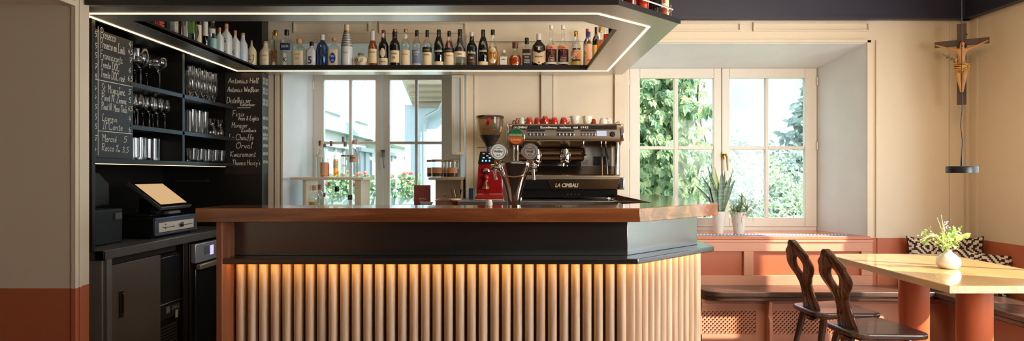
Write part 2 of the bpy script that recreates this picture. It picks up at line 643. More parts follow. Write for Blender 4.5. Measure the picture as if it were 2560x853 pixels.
WALL = wall_paint('wall_paint')
REVEAL = M('reveal_paint', (218, 220, 220), 0.5, var=0.03, bump=0.08, bscale=30)  # cream like the walls, with cool skylight put into the colour
TERRA = M('terracotta_paint', (218, 152, 120), 0.36, var=0.05, vscale=4, bump=0.05, bscale=40)
CREAM = M('cream_trim_paint', (224, 208, 182), 0.4, var=0.03)
SASH = M('window_paint', (222, 212, 196), 0.35, var=0.02)
NAVY = M('navy_paint', (44, 42, 58), 0.45, var=0.05)
BLACK = M('black_lacquer', (26, 23, 21), 0.36, var=0.1, vscale=8)
BLACKM = M('matt_black', (20, 19, 18), 0.6, var=0.1)
STEEL = M('brushed_steel', (178, 176, 172), 0.30, 1.0, var=0.08, vscale=3, stretch=(1, 60, 60), bump=0.04, bscale=20)
STEELD = M('dark_steel', (128, 122, 118), 0.36, 0.5, var=0.1, vscale=4, bump=0.03)
CHROME = M('chrome', (225, 222, 216), 0.07, 1.0)
GLASSW = GL('window_glass', (250, 253, 253), 0.006, 0.2)

BY = 5.10       # inner face of the back wall
WY = 5.62       # plane of the windows
m = MB()
m.prism([(-3.4, BY), (-1.87, BY), (-1.785, WY), (-1.785, 5.75), (-3.4, 5.75)], 0, 2.95)
m.prism([(-0.40, BY), (0.87, BY), (1.0, WY), (1.0, 5.75), (-0.495, 5.75), (-0.495, WY)], 0, 2.95)
m.prism([(2.816, BY), (4.0, BY), (4.0, 5.75), (2.65, 5.75), (2.65, WY)], 0, 2.95)
for a, b in ((-1.87, -0.40), (0.87, 2.816)):
    m.prism_yz([(BY, 2.352), (BY, 2.95), (5.75, 2.95), (5.75, 2.23), (WY, 2.23)], a, b)
    m.box(a, b, BY, 5.75, 0, 0.787)
struct(m, 'wall_back', WALL)

# thin skins on the reveals of the two window recesses, with skylight painted in
for k, (a, b, a2, b2) in enumerate(((-1.87, -0.40, -1.785, -0.495), (0.87, 2.816, 1.0, 2.65))):
    m = MB()
    e = 0.004
    m.prism([(a, BY + e), (a2, WY), (a2 + e, WY), (a + e, BY + e)], 0.79, 2.35)
    m.prism([(b, BY + e), (b2, WY), (b2 - e, WY), (b - e, BY + e)], 0.79, 2.35)
    m.prism_yz([(BY + e, 2.351), (WY, 2.229), (WY, 2.225), (BY + e, 2.347)], a, b)
    struct(m, 'trim_%d' % (k + 1), REVEAL, smooth=0)

# right wall with a window opening the sun comes through
m = MB()
RX = 3.62
m.box(RX, RX + 0.28, 4.52, BY, 0, 2.95)
m.box(RX, RX + 0.28, -3.0, -0.1, 0, 2.95)
m.box(RX, RX + 0.28, 2.15, 2.62, 0, 2.95)
m.box(RX, RX + 0.28, 3.80, 4.04, 0, 2.95)  # unseen pier added to keep the sun off part of the bench base
for a, b in ((2.62, 3.80), (4.04, 4.52), (-0.1, 2.15)):  # the last opening is added for the side fill lamp
    m.box(RX, RX + 0.28, a, b, 0, 0.50)
    m.box(RX, RX + 0.28, a, b, 2.34, 2.95)
struct(m, 'wall_right', WALL)
m = MB()
m.box(-3.4, 4.0, -3.25, -3.0, 0, 2.95)
struct(m, 'wall_rear', M('rear_dark_wood', (74, 56, 46), 0.6, var=0.1))
m = MB()
m.box(-3.4, 4.0, -3.2, 5.75, -0.08, 0)
struct(m, 'floor', WOOD('floor_boards', (92, 62, 44), (134, 94, 66), 'X', 0.45, 0.5))
m = MB()
m.box(-3.4, 4.0, -3.2, 5.75, 2.95, 3.05)
struct(m, 'ceiling', M('ceiling_paint', (200, 186, 164), 0.6, var=0.02))
# left wall: the pier with the doorway near the camera, the niche of the back bar beyond
m = MB()
m.box(-3.4, -1.99, 2.85, 2.965, 0, 2.95)
m.box(-2.62, -1.99, -3.0, 1.35, 0, 2.95)
m.box(-2.62, -1.99, 1.35, 2.85, 2.06, 2.95)
m.box(-3.4, -3.2, -3.0, BY, 0, 2.95)
struct(m, 'wall_left', WALL)
# casing round the doorway
m = MB()
for (w0, w1, t) in ((0.0, 0.022, 0.018), (0.022, 0.034, 0.008), (0.034, 0.05, 0.014)):
    m.box(-1.99, -1.99 + t, 2.846 + w0, 2.846 + w1, 0, 2.052 + 0.05)
    m.box(-1.99, -1.99 + t, 1.35, 2.846, 2.052 + w0, 2.052 + w1)
struct(m, 'trim_3', WALL, smooth=0)


# ---- mouldings on the back wall
def frame_mb(m, x0, x1, z0, z1, wd, y0, t):
    m.box(x0, x1, y0 - t, y0, z1 - wd, z1)
    m.box(x0, x1, y0 - t, y0, z0, z0 + wd)
    m.box(x0, x0 + wd, y0 - t, y0, z0 + wd, z1 - wd)
    m.box(x1 - wd, x1, y0 - t, y0, z0 + wd, z1 - wd)


m = MB()
bx = lambda x: PX(x, BY)
frame_mb(m, bx(1560), bx(1851), PZ(79, BY), PZ(57, BY), 0.010, BY, 0.014)
frame_mb(m, bx(1882), bx(2172), PZ(79, BY), PZ(57, BY), 0.010, BY, 0.014)
frame_mb(m, bx(735), bx(925), PZ(83, BY), PZ(57, BY), 0.010, BY, 0.014)
frame_mb(m, bx(948), bx(1165), PZ(83, BY), PZ(57, BY), 0.010, BY, 0.014)
# raised stiles and rails between the windows
for a, b in ((1166, 1184), (1353, 1381), (1536, 1561)):
    m.box(bx(a), bx(b), BY - 0.022, BY, 0.79, 2.36)
m.box(bx(1166), bx(1561), BY - 0.022, BY, 2.36, 2.41)
for a in (1383, 1186, 1551):
    m.box(bx(a), bx(a + 4), BY - 0.012, BY, 0.79, 2.36)
# casing of the right-hand recess and of the left-hand one
for a, b in ((2166, 2175), (2188, 2191), (1564, 1571)):
    m.box(bx(a), bx(b), BY - 0.016, BY, 0.79, 2.37)
m.box(bx(1564), bx(2175), BY - 0.016, BY, 2.352, 2.375)
m.box(bx(2372), bx(2376), BY - 0.012, BY, 0.79, 2.5)
m.box(-1.878, -1.865, BY - 0.014, BY, 0.79, 2.37)
m.box(-1.93, -1.90, BY - 0.01, BY, 0.79, 2.37)
m.box(RX - 0.012, RX, 4.98, 5.0, 0.79, 2.52)
m.box(RX - 0.03, RX, BY - 0.03, BY, 0.79, 2.52)
struct(m, 'trim_4', CREAM, smooth=0)
# the dark upper band stands a little proud, with a bead below it
m = MB()
m.box(-3.2, RX, BY - 0.05, BY, 2.545, 2.94)
m.box(RX - 0.05, RX, -3, BY, 2.545, 2.94)
m.box(-3.2, RX, BY - 0.062, BY, 2.53, 2.552)
m.box(RX - 0.062, RX, -3, BY, 2.53, 2.552)
struct(m, 'trim_5', NAVY, smooth=0)
# terracotta panelling below the right-hand window
m = MB()
t = 0.024
m.box(bx(1560), bx(2178), BY - t, BY, PZ(628, BY), 0.775)
m.box(bx(1560), bx(2178), BY - t, BY, 0.0, PZ(688, BY))
for a, b in ((1560, 1600), (1857, 1881), (2150, 2178)):
    m.box(bx(a), bx(b), BY - t, BY, PZ(688, BY), PZ(628, BY))
m.box(bx(1560), bx(2178), BY - 0.034, BY, 0.755, 0.775)
m.box(bx(2192), bx(2194), BY - 0.01, BY, 0.42, 0.787)
struct(m, 'trim_6', TERRA, smooth=0, bevel=0.004)
# sill boards
m = MB()
m.prism([(0.86, BY - 0.035), (2.826, BY - 0.035), (2.826, BY + 0.0), (2.66, WY), (0.99, WY), (0.86, BY)], 0.776, 0.802)
sill = struct(m, 'window_sill', M('terracotta_sill', (206, 124, 88), 0.25, var=0.04), bevel=0.004)
sill.name = 'trim_7'
m = MB()
m.prism([(-1.88, BY - 0.02), (-0.39, BY - 0.02), (-0.50, WY), (-1.78, WY)], 0.91, 0.94)
struct(m, 'trim_8', SASH)


# ---- windows
def window(idx, xs, zt, zb, zm, col, panes, stile, handle, hz, hx, hinges):
    e = bpy.data.objects.new('window_%d' % idx, None)
    COL.objects.link(e)
    e.location = ((xs[0] + xs[1]) / 2, WY, zb)
    e['kind'] = 'structure'
    mid = (panes[1][1] + panes[2][0]) / 2
    m = MB()
    frame_mb(m, xs[0] - 0.03, xs[1] + 0.03, zb - 0.02, zt + 0.02, 0.045, WY + 0.09, 0.07)
    m.box(xs[0], xs[1], WY - 0.02, WY + 0.03, zb - 0.02, zb + 0.035)
    m.build('window_frame', SASH, e, bevel=0.003)
    for s in (0, 1):
        a, b = (xs[0], mid - 0.003) if s == 0 else (mid + 0.003, xs[1])
        p0, p1 = panes[2 * s], panes[2 * s + 1]
        g = zb + 0.036
        m = MB()
        y0, y1 = WY - 0.03, WY + 0.02
        m.box(a, p0[0], y0, y1, g, zt)
        m.box(p1[1], b, y0, y1, g, zt)
        m.box(p0[0], p1[1], y0, y1, stile[0], zt)
        m.box(p0[0], p1[1], y0, y1, g, stile[1])
        m.box(p0[1], p1[0], y0 + 0.008, y1, stile[1], stile[0])
        m.box(p0[0], p0[1], y0 + 0.008, y1, zm[0], zm[1])
        m.box(p1[0], p1[1], y0 + 0.008, y1, zm[0], zm[1])
        sash = m.build('sash', SASH, e, bevel=0.004)
        m = MB()
        m.box(p0[0] - 0.005, p1[1] + 0.005, WY + 0.004, WY + 0.008, stile[1] - 0.005, stile[0] + 0.005)
        m.build('pane', GLASSW, sash, smooth=0)
        m = MB()
        for z in hinges:
            x = a if s == 0 else b
            m.lathe([(0.009, 0), (0.009, 0.07)], (x, WY - 0.035, z), 10)
        m.build('hinge', M('hinge_white', (210, 205, 196), 0.3, 0.3), sash)
    m = MB()
    m.box(hx - 0.016, hx + 0.016, WY - 0.045, WY - 0.03, hz - 0.03, hz + 0.035)
    m.tube([(hx, WY - 0.04, hz + 0.01), (hx, WY - 0.085, hz + 0.01), (hx + 0.012, WY - 0.09, hz - 0.02), (hx + 0.018, WY - 0.088, hz - 0.13)], [0.010, 0.010, 0.010, 0.007], 8)
    m.build('handle', handle, e, bevel=0.002)
    return e


wx = lambda x: PX(x, WY)
wz = lambda y: PZ(y, WY)
window(1, (wx(785), wx(1150)), 2.23, 0.92, (wz(361), wz(354)), SASH,
       [(wx(812), wx(874)), (wx(881), wx(940)), (wx(976), wx(1038)), (wx(1045), wx(1105))], (wz(201), 1.0),
       M('grey_metal', (130, 126, 120), 0.3, 0.9), wz(385), wx(960), (wz(225), wz(470)))
window(2, (wx(1573), wx(2038)), 2.23, 0.80, (wz(374), wz(366)), SASH,
       [(wx(1598), wx(1684)), (wx(1694), wx(1782)), (wx(1821), wx(1911)), (wx(1919), wx(2009))], (wz(197), wz(544)),
       M('brass', (150, 118, 70), 0.3, 0.9), wz(390), wx(1806), (wz(215), wz(375)))
# window of the right wall, outside the photograph, that lets the sun in
e = bpy.data.objects.new('window_3', None)
COL.objects.link(e)
e.location = (RX + 0.2, 3.57, 0.50)
e['kind'] = 'structure'
m = MB()
for a, b, z0, z1 in ((2.62, 4.52, 0.50, 0.56), (2.62, 4.52, 2.28, 2.34), (2.62, 2.68, 0.56, 2.28), (4.46, 4.52, 0.56, 2.28), (3.12, 3.15, 0.56, 2.28)):
    m.box(RX + 0.18, RX + 0.23, a, b, z0, z1)
m.build('window_frame', SASH, e, bevel=0.003)
m = MB()
m.box(RX + 0.2, RX + 0.204, 2.66, 4.5, 0.54, 2.30)
m.build('pane', GLASSW, e, smooth=0)

# ------------------------------------------------------------------ outside
m = MB()
m.box(-60, 60, 5.9, 200, -0.6, -0.5)
struct(m, 'ground', M('meadow', (110, 128, 84), 0.9, var=0.2, vscale=0.5))
m = MB()
random.seed(3)
n = 60
vs = []
for i in range(n + 1):
    x = -260 + 520 * i / n
    h = 130 + 30 * math.sin(i * 0.33 + 1) + 8 * math.sin(i * 1.3) + random.uniform(-3, 3)
    for z, y in ((-5, 300), (h * 0.5, 340), (h, 380)):
        vs.append((x, y, z))
m.add(vs, [(3 * i + k, 3 * i + 3 + k, 3 * i + 4 + k, 3 * i + 1 + k) for i in range(n) for k in (0, 1)])
struct(m, 'mountain', M('mountain_forest', (98, 122, 140), 0.95, var=0.12, vscale=0.05))  # distance haze is painted into the blue-grey base colour


def leaf_mat(name, c1, c2, c3):
    mt = bpy.data.materials.new(name)
    mt.use_nodes = True
    n = mt.node_tree
    n.nodes.clear()
    o = n.nodes.new('ShaderNodeOutputMaterial')
    df = n.nodes.new('ShaderNodeBsdfPrincipled')
    df.inputs['Roughness'].default_value = 0.35
    tl = n.nodes.new('ShaderNodeBsdfTranslucent')
    mx = n.nodes.new('ShaderNodeMixShader')
    mx.inputs[0].default_value = 0.35
    g = n.nodes.new('ShaderNodeNewGeometry')
    r = n.nodes.new('ShaderNodeValToRGB')
    e = r.color_ramp.elements
    e[0].color = lin(c1)
    e[1].color = lin(c3)
    x = e.new(0.5)
    x.color = lin(c2)
    n.links.new(g.outputs['Random Per Island'], r.inputs[0])
    n.links.new(r.outputs[0], df.inputs['Base Color'])
    n.links.new(r.outputs[0], tl.inputs[0])
    n.links.new(df.outputs[0], mx.inputs[1])
    n.links.new(tl.outputs[0], mx.inputs[2])
    n.links.new(mx.outputs[0], o.inputs[0])
    return mt


def leaflet(m, base, d, nrm, L, W):
    d = Vector(d).normalized()
    nrm = Vector(nrm)
    s = d.cross(nrm)
    if s.length < 1e-4:
        s = d.orthogonal()
    s.normalize()
    up = s.cross(d).normalized()
    b = Vector(base)
    pts = [b, b + d * L * 0.35 + s * W * 0.5 + up * W * 0.12, b + d * L * 0.7 + s * W * 0.4 + up * W * 0.1 - up * L * 0.06, b + d * L - up * L * 0.2,
           b + d * L * 0.7 - s * W * 0.4 + up * W * 0.1 - up * L * 0.06, b + d * L * 0.35 - s * W * 0.5 + up * W * 0.12, b + d * L * 0.5 - up * L * 0.02]
    m.add(pts, [(0, 1, 6), (1, 2, 6), (2, 3, 6), (3, 4, 6), (4, 5, 6), (5, 0, 6)])


random.seed(11)
# Virginia creeper hanging down a wire frame just outside the right-hand window
VX0, VX1 = 0.95, 2.18
vine = thing('climbing_vine', 'leafy green climbing vine hanging outside the left casement of the broad window', 'vine', (1.5, 6.95, -0.5))
m = MB()
for i in range(9):
    x = VX0 + (VX1 - VX0) * (i + 0.5) / 9
    pts = [(x + 0.09 * math.sin(j * 0.9 + i), 7.12 + 0.05 * math.cos(j * 1.3 + i), -0.5 + 3.7 * j / 14) for j in range(15)]
    m.tube(pts, 0.012, 6)
m.build('stem', M('vine_stem', (96, 78, 52), 0.8, var=0.2), vine)
m = MB()
for i in range(1150):
    x = random.uniform(VX0, VX1)
    z = random.uniform(0.2, 3.1)
    if z < 1.2 and x > 1.7 and random.random() < 0.5:
        continue
    if x > 2.04 and random.random() < 0.75:
        continue
    y = random.uniform(6.85, 7.2)
    c = Vector((x, y, z))
    face = Vector((random.uniform(-0.5, 0.5), -1, random.uniform(0.0, 0.9))).normalized()
    down = (Vector((random.uniform(-0.5, 0.5), -0.25, -1)))
    down = (down - face * down.dot(face)).normalized()
    side = down.cross(face)
    L = random.uniform(0.09, 0.15)
    for a in (-68, -34, 0, 34, 68):
        r = math.radians(a)
        leaflet(m, c, down * math.cos(r) + side * math.sin(r), face, L * (1 - abs(a) / 170), L * 0.42)
fo = m.build('foliage', leaf_mat('vine_leaf', (62, 104, 58), (122, 154, 110), (186, 202, 140)), vine, smooth=0)
fo['kind'] = 'stuff'
m = MB()
m.box(VX0 - 0.3, 1.95, 7.3, 7.45, -0.5, 3.3)
w_ = struct(m, 'wall_outside', M('garden_wall', (50, 76, 46), 0.9, var=0.25, vscale=7))


def bush(name, label, cat, c, rad, n, L, mat, parts=True, seed=1, trunk=None, cone=False):
    random.seed(seed)
    t = thing(name, label, cat, (c[0], c[1], -0.5))
    m = MB()
    for i in range(n):
        if cone:
            h = random.random() ** 1.3
            a = random.uniform(0, 2 * PI)
            rr = rad[0] * (1 - h) * random.uniform(0.35, 1.0) * (0.75 + 0.25 * math.sin(h * 60))
            p = Vector((c[0] + rr * math.cos(a), c[1] + rr * math.sin(a), c[2] + h * rad[2]))
        else:
            v = Vector((random.gauss(0, 1), random.gauss(0, 1), random.gauss(0, 1))).normalized() * random.uniform(0.7, 1.05)
            if v.z < -0.75:
                v.z = -0.75
            bumpy = 1 + 0.13 * math.sin(v.x * 7 + seed) * math.sin(v.z * 8)
            p = Vector((c[0] + v.x * rad[0] * bumpy, c[1] + v.y * rad[1] * bumpy, c[2] + v.z * rad[2] * bumpy))
        leaflet(m, p, (random.uniform(-1, 1), random.uniform(-1, 0.4), random.uniform(-1, 0.5)), (random.uniform(-0.6, 0.6), -1, random.uniform(0, 1)), L * random.uniform(0.7, 1.3), L * 0.5)
    f = m.build('foliage', mat, t, smooth=0)
    f['kind'] = 'stuff'
    m = MB()
    tr = trunk or 0.05
    m.tube([(c[0], c[1], -0.5), (c[0] + 0.02, c[1], c[2] * 0.5), (c[0], c[1], c[2] + rad[2] * (0.9 if cone else 0.3))], [tr, tr * 0.8, tr * 0.3], 8)
    for k in range(5):
        a = k * 1.3
        zz = c[2] - rad[2] * 0.3 + 0.1 * k * rad[2]
        if not cone:
            m.tube([(c[0], c[1], zz - rad[2] * 0.2), (c[0] + 0.6 * rad[0] * math.cos(a), c[1] + 0.6 * rad[1] * math.sin(a), zz + rad[2] * 0.3)], [tr * 0.5, tr * 0.15], 6)
    m.build('trunk', M('bark', (110, 96, 78), 0.9, var=0.2), t)
    return t


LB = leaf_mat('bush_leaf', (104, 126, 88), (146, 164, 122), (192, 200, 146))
LP = leaf_mat('pale_leaf', (106, 122, 110), (120, 134, 122), (138, 148, 134))  # far leaves, paled to put the haze into their colour
bush('garden_shrub', 'sunlit small-leaved green shrub outside behind the two potted plants', 'shrub', (3.75, 10.4, 0.7), (1.15, 0.7, 1.1), 4200, 0.06, LB, seed=4)
bush('garden_shrub', 'grey-green shrub outside below the climbing vine', 'shrub', (1.9, 8.9, 0.4), (1.0, 0.5, 1.15), 3600, 0.06, LB, seed=5)
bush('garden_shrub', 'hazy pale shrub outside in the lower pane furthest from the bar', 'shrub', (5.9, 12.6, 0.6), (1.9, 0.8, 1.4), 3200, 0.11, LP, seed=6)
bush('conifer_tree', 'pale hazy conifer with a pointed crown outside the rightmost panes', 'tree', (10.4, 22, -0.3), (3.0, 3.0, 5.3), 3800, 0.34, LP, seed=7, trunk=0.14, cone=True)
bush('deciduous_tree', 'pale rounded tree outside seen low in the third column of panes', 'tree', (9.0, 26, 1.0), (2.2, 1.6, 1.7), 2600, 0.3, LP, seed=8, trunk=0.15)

# the neighbouring house seen through the window behind the bar
WHITE = M('white_render', (184, 184, 180), 0.8, var=0.03)
PGREEN = M('pale_green_paint', (140, 164, 154), 0.6)
GREYP = M('pale_grey_paint', (150, 156, 158), 0.6)
hs = thing('neighbouring_house', 'white house with pale window bays outside the window behind the bar', 'house', (-3.6, 14, -0.5))
m = MB()
m.box(-4.2, -3.2, 7.6, 21, -0.5, 7)
m.build('wall', WHITE, hs, smooth=0)
for y0 in (8.6, 10.4, 12.6, 15.4, 18.2):
    for z0, z1 in ((-0.1, 1.75), (2.35, 4.3)):
        m = MB()
        m.box(-3.2, -3.14, y0, y0 + 1.15, z0, z1)
        for k in (0.0, 0.54, 1.09):
            m.box(-3.14, -3.10, y0 + k, y0 + k + 0.06, z0, z1)
        m.box(-3.16, -3.05, y0 - 0.05, y0 + 1.2, z1, z1 + 0.08)
        wn = m.build('window', GREYP, hs, smooth=0)
m = MB()
m.box(-3.2, -3.02, 7.6, 21, 2.02, 2.22)
m.box(-3.2, -2.7, 13.5, 16, 1.95, 2.25)
m.build('storey_band', PGREEN, hs, smooth=0)
m = MB()
m.box(-3.2, -2.9, 7.6, 21, 4.6, 4.8)
m.build('eave', GREYP, hs, smooth=0)
m = MB()
m.box(-3.2, -3.1, 11.95, 12.05, -0.5, 4.6)
m.build('downpipe', PGREEN, hs)
h2 = thing('outbuilding', 'pale blue-white outbuilding with open rafters and a bent drainpipe outside the window behind the bar', 'house', (-1.6, 12.5, -0.5))
m = MB()
m.box(-2.1, -1.0, 12, 13, -0.5, 2.6)
m.build('wall', M('blue_white_render', (156, 170, 176), 0.8, var=0.04), h2, smooth=0)
m = MB()
for k in range(5):
    m.box(-1.92, -0.9, 11.0 + k * 0.22, 11.07 + k * 0.22, 2.86 - 0.075 * k, 2.94 - 0.075 * k)
m.build('rafter', M('rafter_wood', (150, 132, 112), 0.7), h2, smooth=0)
m = MB()
m.prism_yz([(10.7, 3.06), (12.3, 2.62), (12.3, 2.66), (10.7, 3.12)], -2.0, -0.85)
m.build('roof', WHITE, h2, smooth=0)
m = MB()
m.tube([(-1.30, 11.5, 2.62), (-1.40, 11.7, 2.48), (-1.66, 11.85, 2.36), (-1.72, 11.9, 2.2), (-1.72, 11.92, -0.4)], 0.045, 10)
m.build('drainpipe', M('zinc', (150, 160, 166), 0.4, 0.6), h2)
# balustrade wall with geranium boxes
tw = MB()
tw.box(-3.0, -0.6, 7.55, 7.8, -0.5, 0.93)
struct(tw, 'wall_terrace', WHITE)
LG = leaf_mat('geranium_leaf', (96, 134, 92), (126, 156, 116), (156, 176, 134))
RED = M('geranium_red', (196, 84, 66), 0.6, var=0.2, vscale=40)


def geranium(x, y, z, wdt, label, seed):
    random.seed(seed)
    t = thing('flower_box', label, 'flower box', (x, y, z), 'geranium boxes outside')
    m = MB()
    m.prism_xz([(x - wdt / 2, z), (x + wdt / 2, z), (x + wdt / 2 + 0.02, z + 0.16), (x - wdt / 2 - 0.02, z + 0.16)], y - 0.08, y + 0.08)
    m.build('box', PGREEN, t, bevel=0.01)
    m = MB()
    for i in range(int(900 * wdt)):
        p = Vector((x + random.uniform(-wdt / 2, wdt / 2), y + random.uniform(-0.12, 0.1), z + 0.14 + random.uniform(-0.05, 0.2)))
        leaflet(m, p, (random.uniform(-1, 1), -0.6, random.uniform(-0.5, 1)), (0, -1, 0.4), 0.05, 0.05)
    f = m.build('foliage', LG, t, smooth=0)
    f['kind'] = 'stuff'
    m = MB()
    for i in range(int(34 * wdt)):
        m.ball((x + random.uniform(-wdt / 2, wdt / 2), y - 0.06 + random.uniform(-0.06, 0.06), z + 0.26 + random.uniform(0, 0.14)), 0.02, 8, 6)
    m.build('blossom', RED, t)


geranium(-2.02, 7.6, 0.93, 0.62, 'long pale box of red geraniums outside behind the bottles on the window shelf', 1)
geranium(-1.54, 7.6, 0.93, 0.16, 'small pale box of red geraniums outside just right of the bottle shelf', 2)
geranium(-1.27, 7.6, 0.93, 0.24, 'pale box of red geraniums outside right of the grey window handle', 3)

# ------------------------------------------------------------------ bar
random.seed(5)
BTOP = 1.152
CTW = WOOD('counter_wood', (112, 60, 34), (184, 116, 70), 'X', 0.16, 0.9, coat=0.9, bump=0.02, mid=(142, 80, 44))
m = MB()
outer = [(-1.382, 2.74), (0.534, 2.74), (1.018, 3.206), (1.018, 4.60), (0.710, 4.60), (0.708, 3.295), (0.423, 3.02), (-1.378, 3.02)]
m.prism(outer, 1.092, BTOP)
o = m.build('countertop', CTW, None, smooth=30, bevel=0.002)
tag(o, 'polished reddish wooden bar counter top with an angled corner', 'counter top')

bar = thing('bar_counter', 'bar front of vertical light wooden half-round slats with a black apron above', 'bar', (-0.2, 2.9, 0))
APR = M('dark_apron_metal', (122, 120, 117), 0.24, 0.97, var=0.04)
m = MB()
e = 0.02
m.prism([(-1.273, 2.876), (0.504, 2.876), (0.945, 3.32), (0.945, 4.6), (0.925, 4.6), (0.925, 3.33), (0.496, 2.896), (-1.273, 2.896)], 0.931, 1.092)
m.build('apron_panel', APR, bar, bevel=0.002)
m = MB()
m.prism([(-1.30, 2.762), (0.531, 2.762), (1.010, 3.24), (1.010, 4.6), (0.93, 4.6), (0.93, 3.33), (0.50, 2.90), (-1.273, 2.90), (-1.273, 2.775), (-1.30, 2.775)], 0.907, 0.931)
m.build('drinks_ledge', APR, bar, bevel=0.003)
m = MB()
m.box(-1.299, -1.2735, 2.755, 3.02, 0, 1.0915)
m.build('end_panel', WOOD('end_panel_wood', (112, 62, 40), (160, 100, 68), 'Z', 0.35, 1.0, bump=0.05), bar, bevel=0.002)
SLW = WOOD('slat_wood', (188, 152, 120), (234, 208, 178), 'Z', 0.42, 1.2, bump=0.06, objrand=0.10, mid=(214, 182, 150))
BKW = WOOD('slat_backing_wood', (52, 32, 22), (76, 48, 34), 'Z', 0.6, 1.0, bump=0.05)
m = MB()
m.prism([(-1.273, 2.895), (0.492, 2.895), (0.955, 3.355), (0.955, 4.6), (0.94, 4.6), (0.94, 3.365), (0.485, 2.91), (-1.273, 2.91)], 0.0, 0.906)
m.build('backing_panel', BKW, bar, smooth=0)
# slats
sl = MB()
rr = 0.0205
prof = [(rr * math.cos(a), -rr * 1.25 * math.sin(a)) for a in [PI * i / 12 for i in range(13)]]
prof = [(rr, 0.012)] + prof + [(-rr, 0.012)]
sl.prism(prof[::-1], 0, 0.904)
me0 = None
pitch = 0.0523


def put_slat(x, y, rz):
    global me0
    if me0 is None:
        o = sl.build('slat', SLW, None, smooth=40)
        me0 = o.data
        o.parent = bar
    else:
        o = bpy.data.objects.new('slat', me0)
        COL.objects.link(o)
        o.parent = bar
    o.location = Vector((x, y, 0)) - Vector(bar.location)
    o.rotation_euler = (0, 0, rz)


for i in range(34):
    put_slat(-1.247 + pitch * i, 2.886, 0)
d = Vector((0.463, 0.46)).normalized()
for i in range(12):
    s = 0.034 + pitch * i
    put_slat(0.497 + d.x * s, 2.884 + d.y * s, math.atan2(d.y, d.x))
for i in range(6):
    put_slat(0.958, 3.39 + pitch * i, PI / 2)
LEDW = EM('warm_light_strip', (255, 196, 100), 18.0)
m = MB()
m.box(-1.26, 0.50, 2.812, 2.820, 0.9025, 0.9065)
m.prism([(0.512, 2.822), (0.960, 3.268), (0.956, 3.274), (0.508, 2.828)], 0.9025, 0.9065)
m.build('light_strip', LEDW, bar, smooth=0)
# low service worktop behind the bar
m = MB()
m.prism([(-1.26, 3.03), (0.41, 3.03), (0.698, 3.31), (0.698, 3.62), (-1.26, 3.62)], 0.87, 0.90)
m.box(-1.25, 0.69, 3.05, 3.08, 0.1, 0.87)
m.box(-1.25, -1.22, 3.05, 3.6, 0, 0.87)
m.box(0.66, 0.69, 3.32, 3.6, 0, 0.87)
o = m.build('service_worktop', STEEL, None, bevel=0.002)
tag(o, 'low steel service worktop hidden behind the wooden counter front', 'worktop')
# back counter under the window, dark cabinets
m = MB()
m.box(-0.40, 0.700, 4.36, 5.078, 1.085, 1.112)
m.box(-0.38, -0.35, 4.38, 5.07, 0, 1.085)
m.box(0.66, 0.69, 4.38, 5.07, 0, 1.085)
m.box(-0.35, 0.66, 4.40, 4.42, 0.06, 1.085)
o = m.build('machine_bench', STEEL, None, bevel=0.002)
tag(o, 'steel topped bench carrying the coffee machine and the red grinder', 'bench')
m = MB()
m.box(-1.9, -0.41, 4.50, 5.078, 0.90, 0.93)
m.box(-1.88, -0.43, 4.53, 5.05, 0, 0.90)
o = m.build('back_counter', M('back_counter_grey', (150, 142, 132), 0.4, var=0.05), None, bevel=0.002)
tag(o, 'low back counter below the window behind the bar', 'counter')

# ------------------------------------------------------------------ hanging bottle shelf (canopy)
cz0, cz1 = 2.08, 2.103
can = thing('bottle_canopy', 'black and steel hexagonal bottle shelf hanging over the bar with an inset light strip', 'shelf', (-0.6, 3.9, cz0))
CSTEEL = M('canopy_steel', (206, 203, 198), 0.36, 0.95, var=0.04, vscale=2, bump=0.0)
OUT = [(-2.145, 2.97), (0.469, 2.934), (0.846, 3.301), (0.832, 5.0), (-2.145, 5.0)]
OUT = [(-2.145, 2.97), (-1.985, 2.97), (0.455, 2.934), (0.469, 2.934), (0.846, 3.301), (0.835, 5.0), (0.45, 5.0), (-2.145, 5.0)]
INN = [(-1.957, 3.245), (-1.90, 3.245), (0.30, 3.245), (0.347, 3.245), (0.547, 3.445), (0.535, 4.77), (0.45, 4.77), (-1.957, 4.77)]
m = MB()
m.ring(OUT, INN, cz0, cz1)
m.build('shelf_plate', CSTEEL, can, smooth=0)
# black edge (fascia) round the outside and lips round the hole
m = MB()
m.prism([(-1.985, 2.926), (0.472, 2.926), (0.854, 3.298), (0.846, 3.302), (0.469, 2.934), (-1.985, 2.934)], cz0 - 0.001, cz1 + 0.001)
m.build('fascia', BLACK, can, smooth=0)
m = MB()
m.box(-1.957, 0.535, 4.762, 4.770, cz0 + 0.001, cz0 + 0.036)
m.box(-1.957, 0.347, 3.245, 3.253, cz0 + 0.001, cz0 + 0.03)
m.box(-1.965, -1.957, 3.245, 4.77, cz0 + 0.001, cz0 + 0.036)
m.prism([(0.347, 3.245), (0.547, 3.445), (0.541, 3.451), (0.341, 3.251)], cz0 + 0.001, cz0 + 0.03)
m.prism([(0.547, 3.445), (0.535, 4.77), (0.527, 4.77), (0.539, 3.445)], cz0 + 0.001, cz0 + 0.03)
m.build('hole_lip', BLACK, can, smooth=0)
LEDC = EM('canopy_light_strip', (255, 214, 158), 2.6)
m = MB()
sw = 0.0075
S1 = [(-2.118, 3.093 - sw), (0.404, 3.093 - sw), (0.711, 3.363), (0.700, 4.815 + sw), (-2.118, 4.815 + sw)]
S2 = [(-2.118 + 2 * sw, 3.093 + sw), (0.396, 3.093 + sw), (0.696, 3.370), (0.686, 4.815 - sw), (-2.118 + 2 * sw, 4.815 - sw)]
m.ring(S1, S2, cz0 - 0.0025, cz0 - 0.0005)
m.build('light_strip', LEDC, can, smooth=0)
